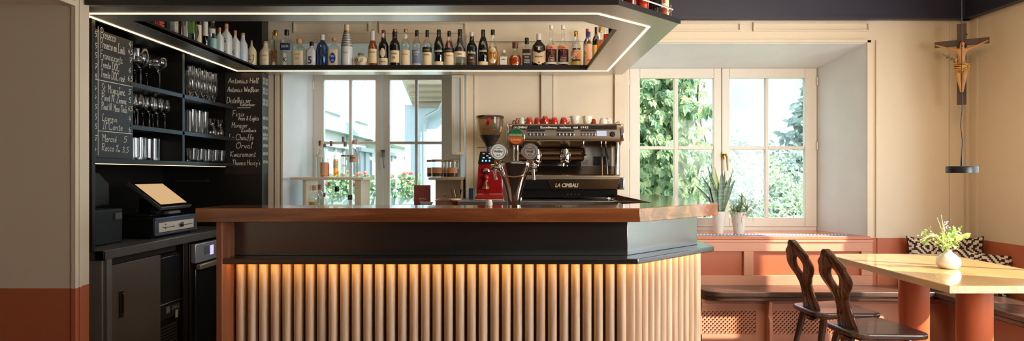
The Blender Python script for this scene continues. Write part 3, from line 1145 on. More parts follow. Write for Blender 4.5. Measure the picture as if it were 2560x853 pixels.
# rods to the ceiling over the front edge and the wall behind
m = MB()
for x, y in ((-1.2, 3.1), (0.2, 3.1), (-1.2, 4.9), (0.72, 4.86)):
    if y < 4:
        m.tube([(x, y, cz1), (x, y, 2.95)], 0.008, 8)
m.build('hanging_rod', BLACKM, can)
# gallery rail on the angled corner
GR = M('rail_steel', (206, 200, 190), 0.22, 1.0)
m = MB()
za = cz1
pa, pb = Vector((0.50, 2.99)), Vector((0.80, 3.285))
pc = Vector((0.80, 4.6))
for p in (pa, pa.lerp(pb, 0.5), pb, pc):
    m.tube([(p.x, p.y, za), (p.x, p.y, za + 0.07)], 0.0035, 6)
m.tube([(pa.x, pa.y, za + 0.05), (pb.x + 0.01, pb.y + 0.01, za + 0.05), (pc.x, pc.y, za + 0.05)], 0.005, 6)
m.build('gallery_rail', GR, can)

# ------------------------------------------------------------------ black back-bar niche on the left
NX = -2.15
nic = thing('back_bar_unit', 'tall black back bar unit with open glass shelves along the left wall', 'shelf unit', (-2.4, 4.0, 0.93))
m = MB()
m.box(-2.70, NX + 0.02, 3.195, 3.222, 0.905, 2.95)       # near end panel
m.build('end_panel', BLACK, nic, bevel=0.002)
m = MB()
m.box(-2.72, -2.70, 3.195, 4.87, 0.905, 2.95)
m.build('back_panel', BLACK, nic, smooth=0)
m = MB()
m.box(-2.70, -1.945, 4.87, 4.995, 0.0, 2.079)
m.box(-2.70, -1.945, 4.87, 4.995, 2.105, 2.95)
m.build('corner_panel', BLACK, nic, smooth=0, bevel=0.002)
m = MB()
m.box(-2.70, -2.147, 3.222, 4.87, cz0, cz1)
m.box(-2.70, -1.99, 3.222, 3.24, cz1, 2.95)
m.build('top_panel', BLACK, nic, smooth=0)
SHZ = (1.354, 1.551, 1.790)
for i, z in enumerate(SHZ):
    m = MB()
    m.box(-2.70, NX, 3.222 if i == 0 else 3.55, 4.87, z, z + 0.026)
    m.build('shelf', M('shelf_black', (44, 41, 38), 0.28, 0.35, var=0.06), nic, smooth=0, bevel=0.0015)
m = MB()
m.box(-2.70, NX, 4.10, 4.128, SHZ[0] + 0.026, 2.079)
m.build('divider', BLACK, nic, smooth=0, bevel=0.0015)
m = MB()
m.box(NX - 0.012, NX - 0.004, 3.23, 4.72, SHZ[0] - 0.003, SHZ[0])
m.build('light_strip', EM('shelf_light_strip', (255, 214, 170), 1.6), nic, smooth=0)
m = MB()
m.box(-2.69, NX - 0.01, 3.23, 3.57, 1.38, 2.02)
m.build('board_backing', BLACK, nic, smooth=0)

# steel worktop of the niche
m = MB()
m.box(-2.70, -2.175 + 0.0, 3.30, 4.866, 0.855, 0.90)
m.box(-2.70, -2.13, 3.287, 3.30, 0.852, 0.902)
m.box(-2.178, -2.13, 3.287, 4.866, 0.852, 0.9005)
o = m.build('side_worktop', STEELD, None, bevel=0.0025)
tag(o, 'worn steel worktop under the black shelves, carrying the cash register', 'worktop')

cab = thing('undercounter_cabinet', 'grey steel base cabinet with a sliding door below the cash register', 'cabinet', (-2.4, 3.6, 0))
ALU = M('pale_aluminium', (176, 184, 188), 0.42, 0.3, var=0.05)
DOORG = M('grey_brown_door', (128, 114, 104), 0.36, 0.25, var=0.06)
m = MB()
m.box(-2.70, -2.15, 3.31, 3.33, 0, 0.851)
m.box(-2.17, -2.15, 3.33, 4.02, 0.815, 0.851)
m.box(-2.17, -2.15, 3.33, 4.02, 0.0, 0.05)
m.build('body', M('dark_cabinet', (66, 60, 56), 0.4, 0.5), cab, bevel=0.002)
m = MB()
m.box(-2.225, -2.145, 3.295, 3.309, 0.0, 0.85)
m.build('end_post', ALU, cab, bevel=0.002)
m = MB()
m.box(-2.148, -2.128, 3.309, 3.350, 0.0, 0.851)
m.build('front_stile', M('grey_aluminium', (150, 148, 146), 0.35, 0.3), cab, bevel=0.001)
m = MB()
m.box(-2.160, -2.146, 3.375, 3.84, 0.05, 0.812)
dr = m.build('sliding_door', DOORG, cab, bevel=0.002)
m = MB()
ya, yb = 3.435, 3.475
m.box(-2.147, -2.142, ya, yb, 0.52, 0.665)
m.tube([(-2.140, 3.462, 0.545), (-2.137, 3.462, 0.555), (-2.137, 3.462, 0.64), (-2.140, 3.462, 0.65)], 0.004, 6)
m.build('recessed_pull', M('pull_steel', (120, 112, 106), 0.25, 1.0), dr, bevel=0.001)
m = MB()
m.box(-2.1415, -2.1405, 3.440, 3.456, 0.535, 0.652)
m.build('pull_recess', BLACKM, dr, smooth=0)

ice = thing('ice_maker', 'black ice maker in the gap beside the grey sliding door', 'ice machine', (-2.42, 4.0, 0))
m = MB()
m.box(-2.68, -2.19, 3.86, 4.13, 0.05, 0.80)
m.build('body', M('ice_black', (34, 32, 31), 0.35, 0.2, var=0.1), ice, bevel=0.004)
m = MB()
m.prism_yz([(3.87, 0.50), (4.12, 0.50), (4.12, 0.785), (3.87, 0.785)], -2.19, -2.174)
m.build('bin_door', M('ice_door', (74, 78, 82), 0.16, 0.75, var=0.25, vscale=5), ice, bevel=0.006)
m = MB()
m.box(-2.19, -2.166, 3.87, 4.12, 0.487, 0.497)
m.build('handle', STEEL, ice, bevel=0.002)
m = MB()
m.box(-2.19, -2.176, 3.87, 4.12, 0.395, 0.484)
pn = m.build('name_panel', M('ice_panel', (62, 58, 56), 0.35, 0.3), ice, bevel=0.002)
m = MB()
add_text(m, 'SIMAG', (-2.1755, 4.02, 0.44), (0, 1, 0), (0, 0, 1), 0.026, 0.088, bold=0.02)
m.build('lettering', M('grey_letters', (150, 142, 132), 0.5), pn, smooth=0)
m = MB()
m.box(-2.176, -2.1745, 3.955, 3.995, 0.430, 0.470)
m.build('badge', M('badge_grey', (150, 146, 138), 0.5), pn, smooth=0)
m = MB()
m.box(-2.175, -2.1735, 4.06, 4.09, 0.38, 0.43)
m.build('energy_label', M('label_cream', (206, 200, 160), 0.6), pn, smooth=0)
m = MB()
for k in range(14):
    m.box(-2.192, -2.184, 3.89, 4.10, 0.08 + 0.02 * k, 0.089 + 0.02 * k)
g = m.build('grille', M('grille_grey', (70, 66, 62), 0.5), ice, smooth=0)

dw = thing('glass_washer', 'steel glass washer with a display panel behind the bar end post', 'dishwasher', (-2.4, 4.5, 0))
m = MB()
m.box(-2.68, -2.175, 4.16, 4.22, 0.0, 0.85)
m.box(-2.68, -2.175, 4.24, 4.84, 0.02, 0.83)
m.build('body', M('washer_dark', (70, 64, 60), 0.35, 0.6), dw, bevel=0.003)
m = MB()
m.prism_yz([(4.25, 0.70), (4.83, 0.70), (4.83, 0.828), (4.25, 0.828)], -2.175, -2.14)
cp = m.build('control_panel', M('panel_silver', (196, 200, 204), 0.4, 0.5), dw, bevel=0.006)
m = MB()
m.box(-2.1402, -2.139, 4.36, 4.44, 0.745, 0.80)
m.build('display_window', M('display_grey', (120, 124, 130), 0.3), cp, smooth=0)
m = MB()
m.box(-2.1402, -2.139, 4.45, 4.50, 0.735, 0.80)
m.build('lit_display', EM('lit_display', (206, 190, 255), 0.9), cp, smooth=0)
m = MB()
m.box(-2.175, -2.15, 4.27, 4.82, 0.08, 0.66)
dd = m.build('door', M('washer_door', (92, 94, 98), 0.22, 0.8, var=0.15, vscale=3), dw, bevel=0.005)
m = MB()
m.box(-2.15, -2.115, 4.27, 4.82, 0.655, 0.69)
m.build('handle', M('washer_handle', (206, 190, 166), 0.3, 0.6), dd, bevel=0.006)

# ------------------------------------------------------------------ cash register
pos = thing('cash_register', 'black touch screen cash register tilted on a stand on the steel worktop', 'cash register', (-2.4, 4.0, 0.902))
m = MB()
m.box(-2.50, -2.30, 4.0, 4.24, 1.03, 1.045)
m.box(-2.42, -2.34, 4.08, 4.18, 1.045, 1.14)
m.build('stand', BLACKM, pos, bevel=0.004)
# tilted screen: corners taken on a plane leaning back towards the wall
sc0 = Vector((-2.20, 3.74, 1.160))    # near bottom... measured along y


def scr(mb, inset, lift, thick):
    # low edge near the bar, high edge by the wall; runs along y
    a = Vector((-2.20, 3.95, 1.090)); b = Vector((-2.20, 4.32, 1.090))
    c = Vector((-2.42, 4.34, 1.250)); d_ = Vector((-2.42, 3.97, 1.250))
    cen = (a + b + c + d_) / 4
    u = (b - a).normalized(); v = (d_ - a).normalized(); n = u.cross(v).normalized()
    if n.x < 0:
        n = -n
    w2, h2_ = (b - a).length / 2 - inset, (d_ - a).length / 2 - inset
    q = [cen + u * sx_ * w2 + v * sy_ * h2_ for sx_, sy_ in ((-1, -1), (1, -1), (1, 1), (-1, 1))]
    vs = [p + n * (lift - thick) for p in q] + [p + n * lift for p in q]
    mb.add(vs, [(0, 3, 2, 1), (4, 5, 6, 7), (0, 1, 5, 4), (1, 2, 6, 5), (2, 3, 7, 6), (3, 0, 4, 7)])


m = MB()
scr(m, 0.0, 0.0, 0.022)
bz = m.build('monitor', M('monitor_rim', (120, 118, 114), 0.3, 0.6), pos, bevel=0.003)
m = MB()
scr(m, 0.006, 0.0012, 0.002)
m.build('bezel', M('bezel_black', (30, 26, 24), 0.15), bz, smooth=0)
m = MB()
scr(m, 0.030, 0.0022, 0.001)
m.build('screen', EM('lit_screen', (206, 168, 122), 0.8), bz, smooth=0)  # warm strip glare on the glass, put in as a glow
m = MB()
m.box(-2.23, -2.20, 4.03, 4.17, 1.046, 1.062)
m.box(-2.30, -2.23, 4.06, 4.14, 1.046, 1.056)
m.build('neck', M('neck_grey', (110, 108, 104), 0.4), pos)
cd = thing('till_box', 'black till box with a white lock plate under the touch screen', 'cash box', (-2.4, 4.13, 0.902))
m = MB()
m.box(-2.62, -2.215, 3.885, 4.40, 0.917, 1.028)
m.build('body', M('drawer_black', (20, 19, 19), 0.4), cd, bevel=0.004)
m = MB()
m.box(-2.215, -2.205, 3.885, 4.40, 0.917, 1.028)
m.box(-2.207, -2.200, 3.885, 4.40, 1.014, 1.024)
m.box(-2.207, -2.200, 3.885, 4.40, 0.920, 0.929)
fr = m.build('front', M('drawer_blue_grey', (92, 104, 118), 0.35, 0.4), cd, bevel=0.002)
m = MB()
m.box(-2.205, -2.199, 3.92, 4.34, 0.937, 0.996)
m.build('lock_plate', M('lock_plate', (226, 216, 198), 0.4), fr, bevel=0.002)
m = MB()
m.box(-2.199, -2.198, 3.96, 4.10, 0.962, 0.966)
m.box(-2.199, -2.198, 4.20, 4.32, 0.962, 0.966)
m.build('slot', BLACKM, fr, smooth=0)
m = MB()
m.lathe([(0.012, 0), (0.010, 0.012)], (-2.199, 4.15, 0.967), 14, ax='x')
m.box(-2.19, -2.186, 4.145, 4.185, 0.955, 0.985)
m.build('key_lock', CHROME, fr)
m = MB()
for z in (0.956, 0.978):
    m.box(-2.199, -2.198, 3.985, 3.998, z, z + 0.009)
m.build('red_mark', M('red_mark', (190, 40, 36), 0.5), fr, smooth=0)
for y in (3.91, 4.37):
    for x in (-2.24, -2.58):
        m = MB()
        m.lathe([(0.012, 0.902), (0.012, 0.917)], (x, y, 0), 10)
        m.build('foot', BLACKM, cd)
pr = thing('receipt_printer', 'black printer housing in the dark behind the tilted screen', 'printer', (-2.48, 3.5, 0.902))
m = MB()
m.box(-2.66, -2.30, 3.36, 3.72, 0.902, 1.10)
m.build('base', BLACKM, pr, bevel=0.008)
m = MB()
m.prism_yz([(3.37, 1.10), (3.80, 1.10), (3.80, 1.25), (3.70, 1.32), (3.42, 1.33), (3.37, 1.28)], -2.66, -2.42)
m.build('lid', BLACK, pr, bevel=0.02, seg=3)
m = MB()
m.box(-2.30, -2.292, 3.64, 3.70, 1.04, 1.075)
m.build('paper_slot', M('slot_grey', (84, 82, 78), 0.4), pr)

# rack of shelf rail seen on the black corner panel
m = MB()
m.box(PX(438, 4.86), PX(520, 4.86), 4.858, 4.870, PZ(455, 4.86), PZ(450, 4.86))
o = m.build('wall_rail', M('rail_dark', (70, 66, 62), 0.35, 0.6), None, bevel=0.002)
tag(o, 'short dark rail on the black panel behind the touch screen', 'rail')

# ------------------------------------------------------------------ bottles
CLR = GL('clear_glass', (250, 252, 251), 0.05, 0.5)
BLUEG = GL('blue_glass', (120, 160, 205), 0.06, 0.5)
GREEN = GL('green_glass', (30, 74, 34), 0.06, 0.45)
BROWN = GL('brown_glass', (76, 44, 20), 0.06, 0.45)
DARKG = GL('near_black_glass', (24, 20, 18), 0.06, 0.45)
AMBER = GL('amber_spirit', (236, 164, 70), 0.02, 0.1)
GOLD = GL('golden_spirit', (244, 206, 120), 0.02, 0.1)
REDD = GL('orange_red_spirit', (226, 110, 50), 0.02, 0.1)
PALE = GL('clear_spirit', (249, 251, 250), 0.02, 0.1)
REDL = GL('red_spirit', (190, 30, 34), 0.02, 0.1)
CREAMC = M('cream_stoneware', (232, 214, 176), 0.35, var=0.04)
GREYC = M('pale_grey_stoneware', (206, 208, 210), 0.35, var=0.03)
WHITEG = M('frosted_white_glass', (222, 220, 214), 0.3)
CORK = M('cork', (206, 156, 96), 0.8, var=0.15, vscale=60)
CAPB = M('cap_black', (22, 20, 20), 0.3)
CAPG = M('cap_gold', (200, 150, 72), 0.28, 0.9)
CAPW = M('cap_white', (222, 214, 200), 0.4)
CAPR = M('cap_red', (150, 30, 30), 0.35)
CAPN = M('cap_blue', (34, 50, 100), 0.35)
CAPY = M('cap_grey', (120, 112, 106), 0.5)
PCREAM = M('paper_cream', (232, 208, 168), 0.7, var=0.03, vscale=30)
PWHITE = M('paper_white', (226, 220, 208), 0.7, var=0.03, vscale=30)
PBLACK = M('paper_black', (26, 24, 24), 0.5)
PBLUE = M('paper_slate_blue', (112, 124, 148), 0.6, var=0.15, vscale=25)
PNAVY = M('paper_navy', (34, 50, 88), 0.5)
PORNG = M('paper_orange', (222, 120, 50), 0.6)
PSALM = M('paper_salmon', (222, 160, 116), 0.6)
PGRN = M('paper_green', (112, 172, 60), 0.6)
PRED = M('paper_red', (206, 52, 34), 0.6)
PYEL = M('paper_yellow', (226, 190, 80), 0.6)
INK = M('ink_black', (36, 30, 28), 0.6)
INKW = M('ink_white', (232, 226, 210), 0.6)
INKR = M('ink_red', (206, 62, 50), 0.6)
INKG = M('ink_gold', (190, 150, 80), 0.5)
INKB = M('ink_blue', (44, 66, 150), 0.5)

# outline shapes: (radius share, height share) of the glass, then where the cap starts and its radius share
SH = {
    'whisky': ([(0.90, 0), (1, 0.015), (1, 0.60), (0.93, 0.66), (0.62, 0.73), (0.38, 0.78), (0.33, 0.83), (0.31, 0.95)], 0.90, 0.36),
    'slope': ([(0.90, 0), (1, 0.015), (1, 0.50), (0.90, 0.58), (0.50, 0.74), (0.36, 0.82), (0.31, 0.95)], 0.86, 0.36),
    'islay': ([(0.90, 0), (1, 0.015), (1, 0.58), (0.86, 0.66), (0.50, 0.73), (0.44, 0.80), (0.38, 0.86), (0.33, 0.95)], 0.90, 0.38),
    'tri': ([(0.90, 0), (1, 0.015), (1.02, 0.50), (0.96, 0.62), (0.66, 0.75), (0.42, 0.83), (0.34, 0.95)], 0.80, 0.40),
    'squat': ([(0.92, 0), (1, 0.02), (1, 0.60), (0.95, 0.68), (0.62, 0.76), (0.36, 0.80), (0.34, 0.96)], 0.84, 0.40),
    'stone': ([(0.94, 0), (1, 0.02), (1, 0.56), (0.90, 0.66), (0.55, 0.76), (0.42, 0.82), (0.40, 0.93)], 0.92, 0.40),
    'oval': ([(0.80, 0), (0.86, 0.01), (1, 0.30), (0.96, 0.48), (0.62, 0.66), (0.36, 0.74), (0.30, 0.95)], 0.86, 0.40),
    'round': ([(0.55, 0), (0.80, 0.03), (1, 0.26), (0.98, 0.40), (0.70, 0.58), (0.42, 0.66), (0.40, 0.88)], 0.78, 0.48),
    'cone': ([(0.95, 0), (1, 0.01), (0.97, 0.40), (0.90, 0.55), (0.80, 0.60), (0.62, 0.74), (0.50, 0.80), (0.46, 0.84), (0.40, 0.86)], 0.84, 0.52),
    'wine': ([(0.94, 0), (1, 0.01), (1, 0.62), (0.85, 0.70), (0.42, 0.77), (0.36, 0.82), (0.34, 0.98)], 0.86, 0.38),
    'long': ([(0.92, 0), (1, 0.015), (1, 0.44), (0.92, 0.52), (0.46, 0.62), (0.34, 0.70), (0.28, 0.93)], 0.90, 0.34),
    'jack': ([(0.92, 0), (1, 0.02), (1, 0.62), (0.92, 0.67), (0.50, 0.72), (0.36, 0.78), (0.34, 0.90)], 0.80, 0.42),
    'tall': ([(0.92, 0), (1, 0.01), (1, 0.68), (0.80, 0.74), (0.40, 0.77), (0.36, 0.96)], 0.86, 0.42),
}


def shell_at(prof, z):
    for (r0, z0), (r1, z1) in zip(prof, prof[1:]):
        if z <= z1:
            t = (z - z0) / (z1 - z0) if z1 > z0 else 0
            return r0 + (r1 - r0) * t
    return prof[-1][0]


def curved_label(mb, r, z0, z1, half, n=10, lift=0.0006, sq=2.0, shape='rect'):
    """paper wrapped on the front of a round body, half = half angle (radians)"""
    rr_ = r + lift
    if shape == 'rect':
        vs = []
        for i in range(n + 1):
            a = -half + 2 * half * i / n
            ca, sa = math.cos(a), math.sin(a)
            q = (abs(ca) ** sq + abs(sa) ** sq) ** (-1.0 / sq) if sq != 2 else 1
            vs += [(rr_ * q * sa, -rr_ * q * ca, z0), (rr_ * q * sa, -rr_ * q * ca, z1)]
        mb.add(vs, [(2 * i, 2 * i + 2, 2 * i + 3, 2 * i + 1) for i in range(n)])
    else:
        zc, hz = (z0 + z1) / 2, (z1 - z0) / 2
        k = 24 if shape == 'oval' else 4
        vs = [(0, -rr_ - 0.0002, zc)]
        steps = []
        for i in range(k):
            a = 2 * PI * i / k
            steps.append((half * math.sin(a), zc + hz * math.cos(a)))
        for an, z in steps:
            ca, sa = math.cos(an), math.sin(an)
            q = (abs(ca) ** sq + abs(sa) ** sq) ** (-1.0 / sq) if sq != 2 else 1
            vs.append((rr_ * q * sa, -rr_ * q * ca, z))
        mb.add(vs, [(0, 1 + i, 1 + (i + 1) % k) for i in range(k)])


def bottle(label, x, y, z, R, H, shape, glass, cap, liquid=None, fill=0.5, labels=(), texts=(), sq=2.0, capz=None, capr=None,
           name='bottle', cat='bottle', group=None, extra=None, n=24, rz=0.0):
    """labels: (z0, z1, half angle, material, shape); texts: (string, z, height, width share, material)"""
    prof, cz, crr = SH[shape]
    cz = capz if capz is not None else cz
    crr = capr if capr is not None else crr
    t = thing(name, label, cat, (x, y, z), group, rz)
    sc = lambda pr, k=1.0: [(r * R * k, h * H) for r, h in pr]
    body = [(r, h) for r, h in prof]
    mb = MB()
    q = sq
    # square section only below the shoulder
    if q == 2.0:
        mb.lathe(sc(body), n=n)
    else:
        o = 0
        k = len(body)
        for r, h in body:
            ex = q if r > 0.7 else 2.0
            for i in range(n):
                a = 2 * PI * (i + 0.5) / n
                ca, sa = math.cos(a), math.sin(a)
                f = (abs(ca) ** ex + abs(sa) ** ex) ** (-1.0 / ex)
                mb.v.append(Vector((r * R * f * ca, r * R * f * sa, h * H)))
        for j in range(k - 1):
            for i in range(n):
                i2 = (i + 1) % n
                mb.f.append((j * n + i, j * n + i2, (j + 1) * n + i2, (j + 1) * n + i))
        mb.f.append(tuple(range(n - 1, -1, -1)))
        mb.f.append(tuple((k - 1) * n + i for i in range(n)))
    g = mb.build('glass_body', glass, t, world=False, smooth=40)
    if liquid is not None:
        pts = [(max(prof[0][0] * 0.9, 0.05), 0.02)]
        for r, h in prof[1:]:
            if h < fill:
                pts.append((r, max(h, 0.03)))
        pts.append((shell_at(prof, fill), fill))
        mb = MB()
        mb.lathe([(r * R * 0.93 * (1 if sq == 2 else 1), h * H) for r, h in pts], n=n, sq=sq if sq != 2 else 2.0)
        mb.build('liquid', liquid, t, world=False, smooth=40)
    mb = MB()
    cr_ = crr * R
    if cap is not None:
        mb.lathe([(cr_ * 0.96, cz * H), (cr_, cz * H + 0.002), (cr_, H - 0.002), (cr_ * 0.9, H)], n=16)
        mb.build('cap', cap, t, world=False, smooth=40)
    par = None
    for i, L in enumerate(labels):
        z0, z1, half, mat, shp = L
        mb = MB()
        rads = max(shell_at(prof, z0), shell_at(prof, z1)) * R
        curved_label(mb, rads, z0 * H, z1 * H, half, shape=shp, sq=sq, lift=0.0006 + 0.0005 * i)
        pl = mb.build('paper_label', mat, t, world=False, smooth=60)
        if par is None:
            par = pl
    for s, zt, h, wd, mat in texts:
        mb = MB()
        rads = shell_at(prof, zt) * R + 0.0022
        if sq != 2.0:
            add_text(mb, s, (0, -rads - 0.0004, zt * H), (1, 0, 0), (0, 0, 1), h * H, wd * 2 * R, center=True, bold=0.015)
        else:
            add_text(mb, s, (0, -rads, zt * H), (1, 0, 0), (0, 0, 1), h * H, wd * 2 * R, center=True, bold=0.015, curve=rads)
        mb.build('lettering', mat, par or t, world=False, smooth=0)
    if extra:
        extra(t, R, H, prof)
    return t


RZ = cz1 + 0.001
YB4 = 4.885
GR1 = 'bottles along the rear edge of the hanging shelf'


def rb(label, x, wd, top, *a, **k):
    X = PX(x, YB4)
    R = wd * YB4 / F / 2
    H = (164.5 - top) * YB4 / F
    return bottle(label, X, YB4, RZ, R * 0.97, H, *a, group=GR1, **k)


def face(t, R, H, prof):
    m = MB()
    r = R + 0.001
    for s in (-1, 1):
        m.tube([(s * r * 0.15, -r, H * 0.46), (s * r * 0.55, -r * 0.86, H * 0.47)], 0.0015, 5)
        m.tube([(s * r * 0.62, -r * 0.84, H * 0.48), (s * r * 0.60, -r * 0.84, H * 0.3), (s * r * 0.3, -r * 0.98, H * 0.2), (0, -r * 1.02, H * 0.17)], 0.0018, 5)
    m.tube([(0, -r * 1.03, H * 0.45), (0.002, -r * 1.06, H * 0.35)], 0.0012, 5)
    m.tube([(-r * 0.3, -r * 0.99, H * 0.29), (0, -r * 1.04, H * 0.32), (r * 0.3, -r * 0.99, H * 0.29)], 0.0022, 5)
    m.build('printed_face', INK, t, world=False)


rb('cream stoneware bottle with a printed bearded face and a cork, at the corner', 631, 28, 93, 'stone', CREAMC, CORK, extra=face)
rb('plain cream stoneware bottle with a cork, second along the rear edge', 664, 29, 95, 'stone', CREAMC, CORK, texts=[('ROKU', 0.44, 0.05, 0.6, INKG), ('DRY GIN', 0.3, 0.03, 0.5, INKG)])


def chain(t, R, H, prof):
    m = MB()
    for k in range(9):
        m.ball((-R * 0.45, -R * 0.3, H * (0.78 + 0.02 * k)), 0.0035, 8, 6)
    m.build('gold_chain', CAPG, t, world=False)


rb('squared clear bottle with a brown figured label and gold chain on its neck', 689, 25, 67, 'tall', CLR, CAPG, PALE, 0.6, [(0.05, 0.46, 0.6, M('label_brown', (120, 84, 40), 0.5, var=0.5, vscale=60), 'rect'), (0.03, 0.2, 0.35, PCREAM, 'diamond')],
   sq=5, extra=chain)
rb('squared clear bottle with a navy top label and a white arrow strip', 717, 28, 66, 'tall', CLR, CAPB, PALE, 0.62, [(0.46, 0.64, 0.78, PNAVY, 'rect'), (0.03, 0.38, 0.28, PWHITE, 'rect')], [('BLUE GIN', 0.53, 0.06, 0.6, INKW), ('K', 0.16, 0.12, 0.3, INK)], sq=6)
rb('broad clear bottle with a cream square label and wooden stopper', 748, 33, 89, 'squat', CLR, CORK, PALE, 0.6, [(0.08, 0.58, 0.8, PCREAM, 'rect')], [('OLD TOM', 0.44, 0.04, 0.4, INKG), ('GIN', 0.3, 0.05, 0.25, INKG)], sq=4)


def floral(t, R, H, prof):
    random.seed(2)
    m = MB()
    for k in range(14):
        a = random.uniform(-0.5, 0.9)
        z = random.uniform(0.3, 0.62) * H
        r = R + 0.001
        m.tube([(r * math.sin(a), -r * math.cos(a), z), (r * math.sin(a + 0.2), -r * math.cos(a + 0.2), z + random.uniform(-0.02, 0.02))], 0.0009, 4)
    m.build('printed_sprig', CAPY, t, world=False)


rb('frosted bottle with a large black 5 and a black cap', 779, 26, 96, 'squat', WHITEG, CAPB, texts=[('5', 0.18, 0.26, 0.36, INK)], sq=4, extra=floral)


def ribs(t, R, H, prof):
    m = MB()
    for k in range(20):
        a = 2 * PI * k / 20
        m.tube([(R * math.cos(a), R * math.sin(a), H * 0.02), (R * math.cos(a), R * math.sin(a), H * 0.62)], 0.0016, 5)
    m.build('rib', BLUEG, t, world=False)['kind'] = 'stuff'


rb('blue ribbed bottle with a cream diamond label', 806, 29, 78, 'squat', BLUEG, CAPW, PALE, 0.5, [(0.26, 0.68, 1.0, PCREAM, 'diamond'), (0.0, 0.06, 1.2, PWHITE, 'rect')], extra=ribs)
rb('clear square bottle with a round blue badge on a cream label', 835, 29, 86, 'squat', CLR, CORK, PALE, 0.6, [(0.06, 0.60, 0.78, PCREAM, 'rect'), (0.16, 0.50, 0.50, INKB, 'oval')], [('Nem', 0.36, 0.07, 0.34, INKW), ('GIN', 0.23, 0.05, 0.25, INKW)], sq=4, capz=0.9)


def rings(t, R, H, prof):
    m = MB()
    for k in range(6):
        z = 0.50 + 0.055 * k
        r = shell_at(prof, z) * R
        m.lathe([(r, z * H), (r + 0.0025, (z + 0.004) * H), (r + 0.0025, (z + 0.03) * H), (r, (z + 0.036) * H)], n=24)
    m.build('neck_ring', M('silver_grey', (150, 146, 140), 0.3, 0.6), t, world=False)
    m = MB()
    m.lathe([(R * 0.44, 0.81 * H), (R * 0.5, 0.82 * H), (R * 0.5, 0.85 * H), (R * 0.44, 0.86 * H)], n=24)
    m.build('gold_collar', CAPG, t, world=False)


rb('tall tapering white bottle with ringed shoulders and a gold collar', 867, 31, 53, 'cone', WHITEG, M('pearl_cap', (224, 204, 176), 0.3), capr=0.40, capz=0.86, texts=[('ETSU', 0.34, 0.03, 0.4, CAPY)], extra=rings)

# skull shaped bottle
sk = thing('skull_bottle', 'squat skull shaped bottle with a grey stopper', 'bottle', (PX(902, YB4), YB4, RZ), GR1)
m = MB()
hh = 40 * YB4 / F
rr2 = 18 * YB4 / F
for j in range(13):
    pass
prof = [(0.62, 0), (0.78, 0.06), (0.74, 0.22), (0.86, 0.36), (1.0, 0.52), (0.98, 0.64), (0.80, 0.74), (0.45, 0.80), (0.34, 0.82), (0.34, 0.9)]
m.lathe([(r * rr2, z * hh) for r, z in prof], n=28, sy=1.0)
for i, q in enumerate(m.v):
    if q.y < 0:
        for ex, ez, er, dp in ((-0.36, 0.50, 0.2, 0.25), (0.36, 0.50, 0.2, 0.25), (0, 0.34, 0.12, 0.16)):
            d2 = ((q.x / rr2 - ex) ** 2 + ((q.z / hh - ez) * 1.3) ** 2) ** 0.5
            if d2 < er:
                m.v[i] = Vector((q.x, q.y + dp * rr2 * (1 - d2 / er), q.z))
m.build('body', CREAMC, sk, world=False, smooth=60)
m = MB()
for s in (-1, 1):
    m.tube([(s * rr2 * (0.36 + 0.17 * math.cos(a)), -rr2 * 0.93, hh * (0.50 + 0.10 * math.sin(a))) for a in [2 * PI * i / 12 for i in range(13)]], 0.0014, 5)
m.tube([(-0.04 * rr2, -rr2, hh * 0.38), (-0.09 * rr2, -rr2, hh * 0.30), (0.09 * rr2, -rr2, hh * 0.30), (0.04 * rr2, -rr2, hh * 0.38)], 0.0014, 5)
m.tube([(-0.4 * rr2, -rr2 * 0.8, hh * 0.16), (0, -rr2 * 0.9, hh * 0.22), (0.4 * rr2, -rr2 * 0.8, hh * 0.16)], 0.0012, 5)
for k in range(7):
    xx = (-0.3 + 0.1 * k) * rr2
    m.tube([(xx, -rr2 * 0.86, hh * 0.10), (xx, -rr2 * 0.86, hh * 0.20)], 0.0009, 4)
m.build('printed_lines', INK, sk, world=False)
m = MB()
m.lathe([(rr2 * 0.38, hh * 0.84), (rr2 * 0.42, hh * 0.88), (rr2 * 0.36, hh), (rr2 * 0.1, hh * 1.04)], n=18)
m.build('stopper', CAPY, sk, world=False)

rb('amber whisky bottle with a tall cream label and paper seal over its cap', 932, 25, 66, 'slope', CLR, CAPY, AMBER, 0.72, [(0.14, 0.50, 1.1, PCREAM, 'rect'), (0.72, 0.97, 0.9, PWHITE, 'rect')], [('GLENROTHES', 0.40, 0.03, 0.7, INK)])
rb('dark green bottle with a small oval neck label above a cream label', 959, 26, 67, 'islay', BROWN, CAPR, AMBER, 0.45, [(0.03, 0.27, 1.1, PCREAM, 'rect'), (0.28, 0.52, 0.5, PCREAM, 'oval'), (0.80, 0.92, 0.5, PWHITE, 'oval')], [('LAGAVULIN', 0.16, 0.03, 0.6, INK)])
rb('dark brown bottle with a broad yellowish label and a gold topped cap', 987, 27, 64, 'islay', BROWN, CAPG, None, 0.5, [(0.15, 0.45, 1.15, PCREAM, 'rect'), (0.80, 0.93, 1.5, PBLACK, 'rect')], [('TALISKER', 0.35, 0.035, 0.6, INK), ('10', 0.24, 0.06, 0.2, INK)])
rb('clear necked bottle with a long cream label, gold stopper and round neck tag', 1014, 25, 64, 'whisky', CLR, CAPG, GOLD, 0.12, [(0.08, 0.46, 1.2, PCREAM, 'rect'), (0.74, 0.87, 0.8, PWHITE, 'oval')], [('Dalwhinnie', 0.34, 0.035, 0.6, INKG)], capz=0.92)
rb('clear bottle with a slate blue seascape label and black cap', 1042, 25, 67, 'whisky', CLR, CAPB, PALE, 0.3, [(0.13, 0.48, 1.2, PBLUE, 'rect'), (0.06, 0.13, 1.2, M('label_pale_sea', (190, 200, 206), 0.5), 'rect')], [('TALISKER', 0.40, 0.038, 0.75, INKW), ('SKYE', 0.34, 0.034, 0.4, INKW)], capz=0.84)
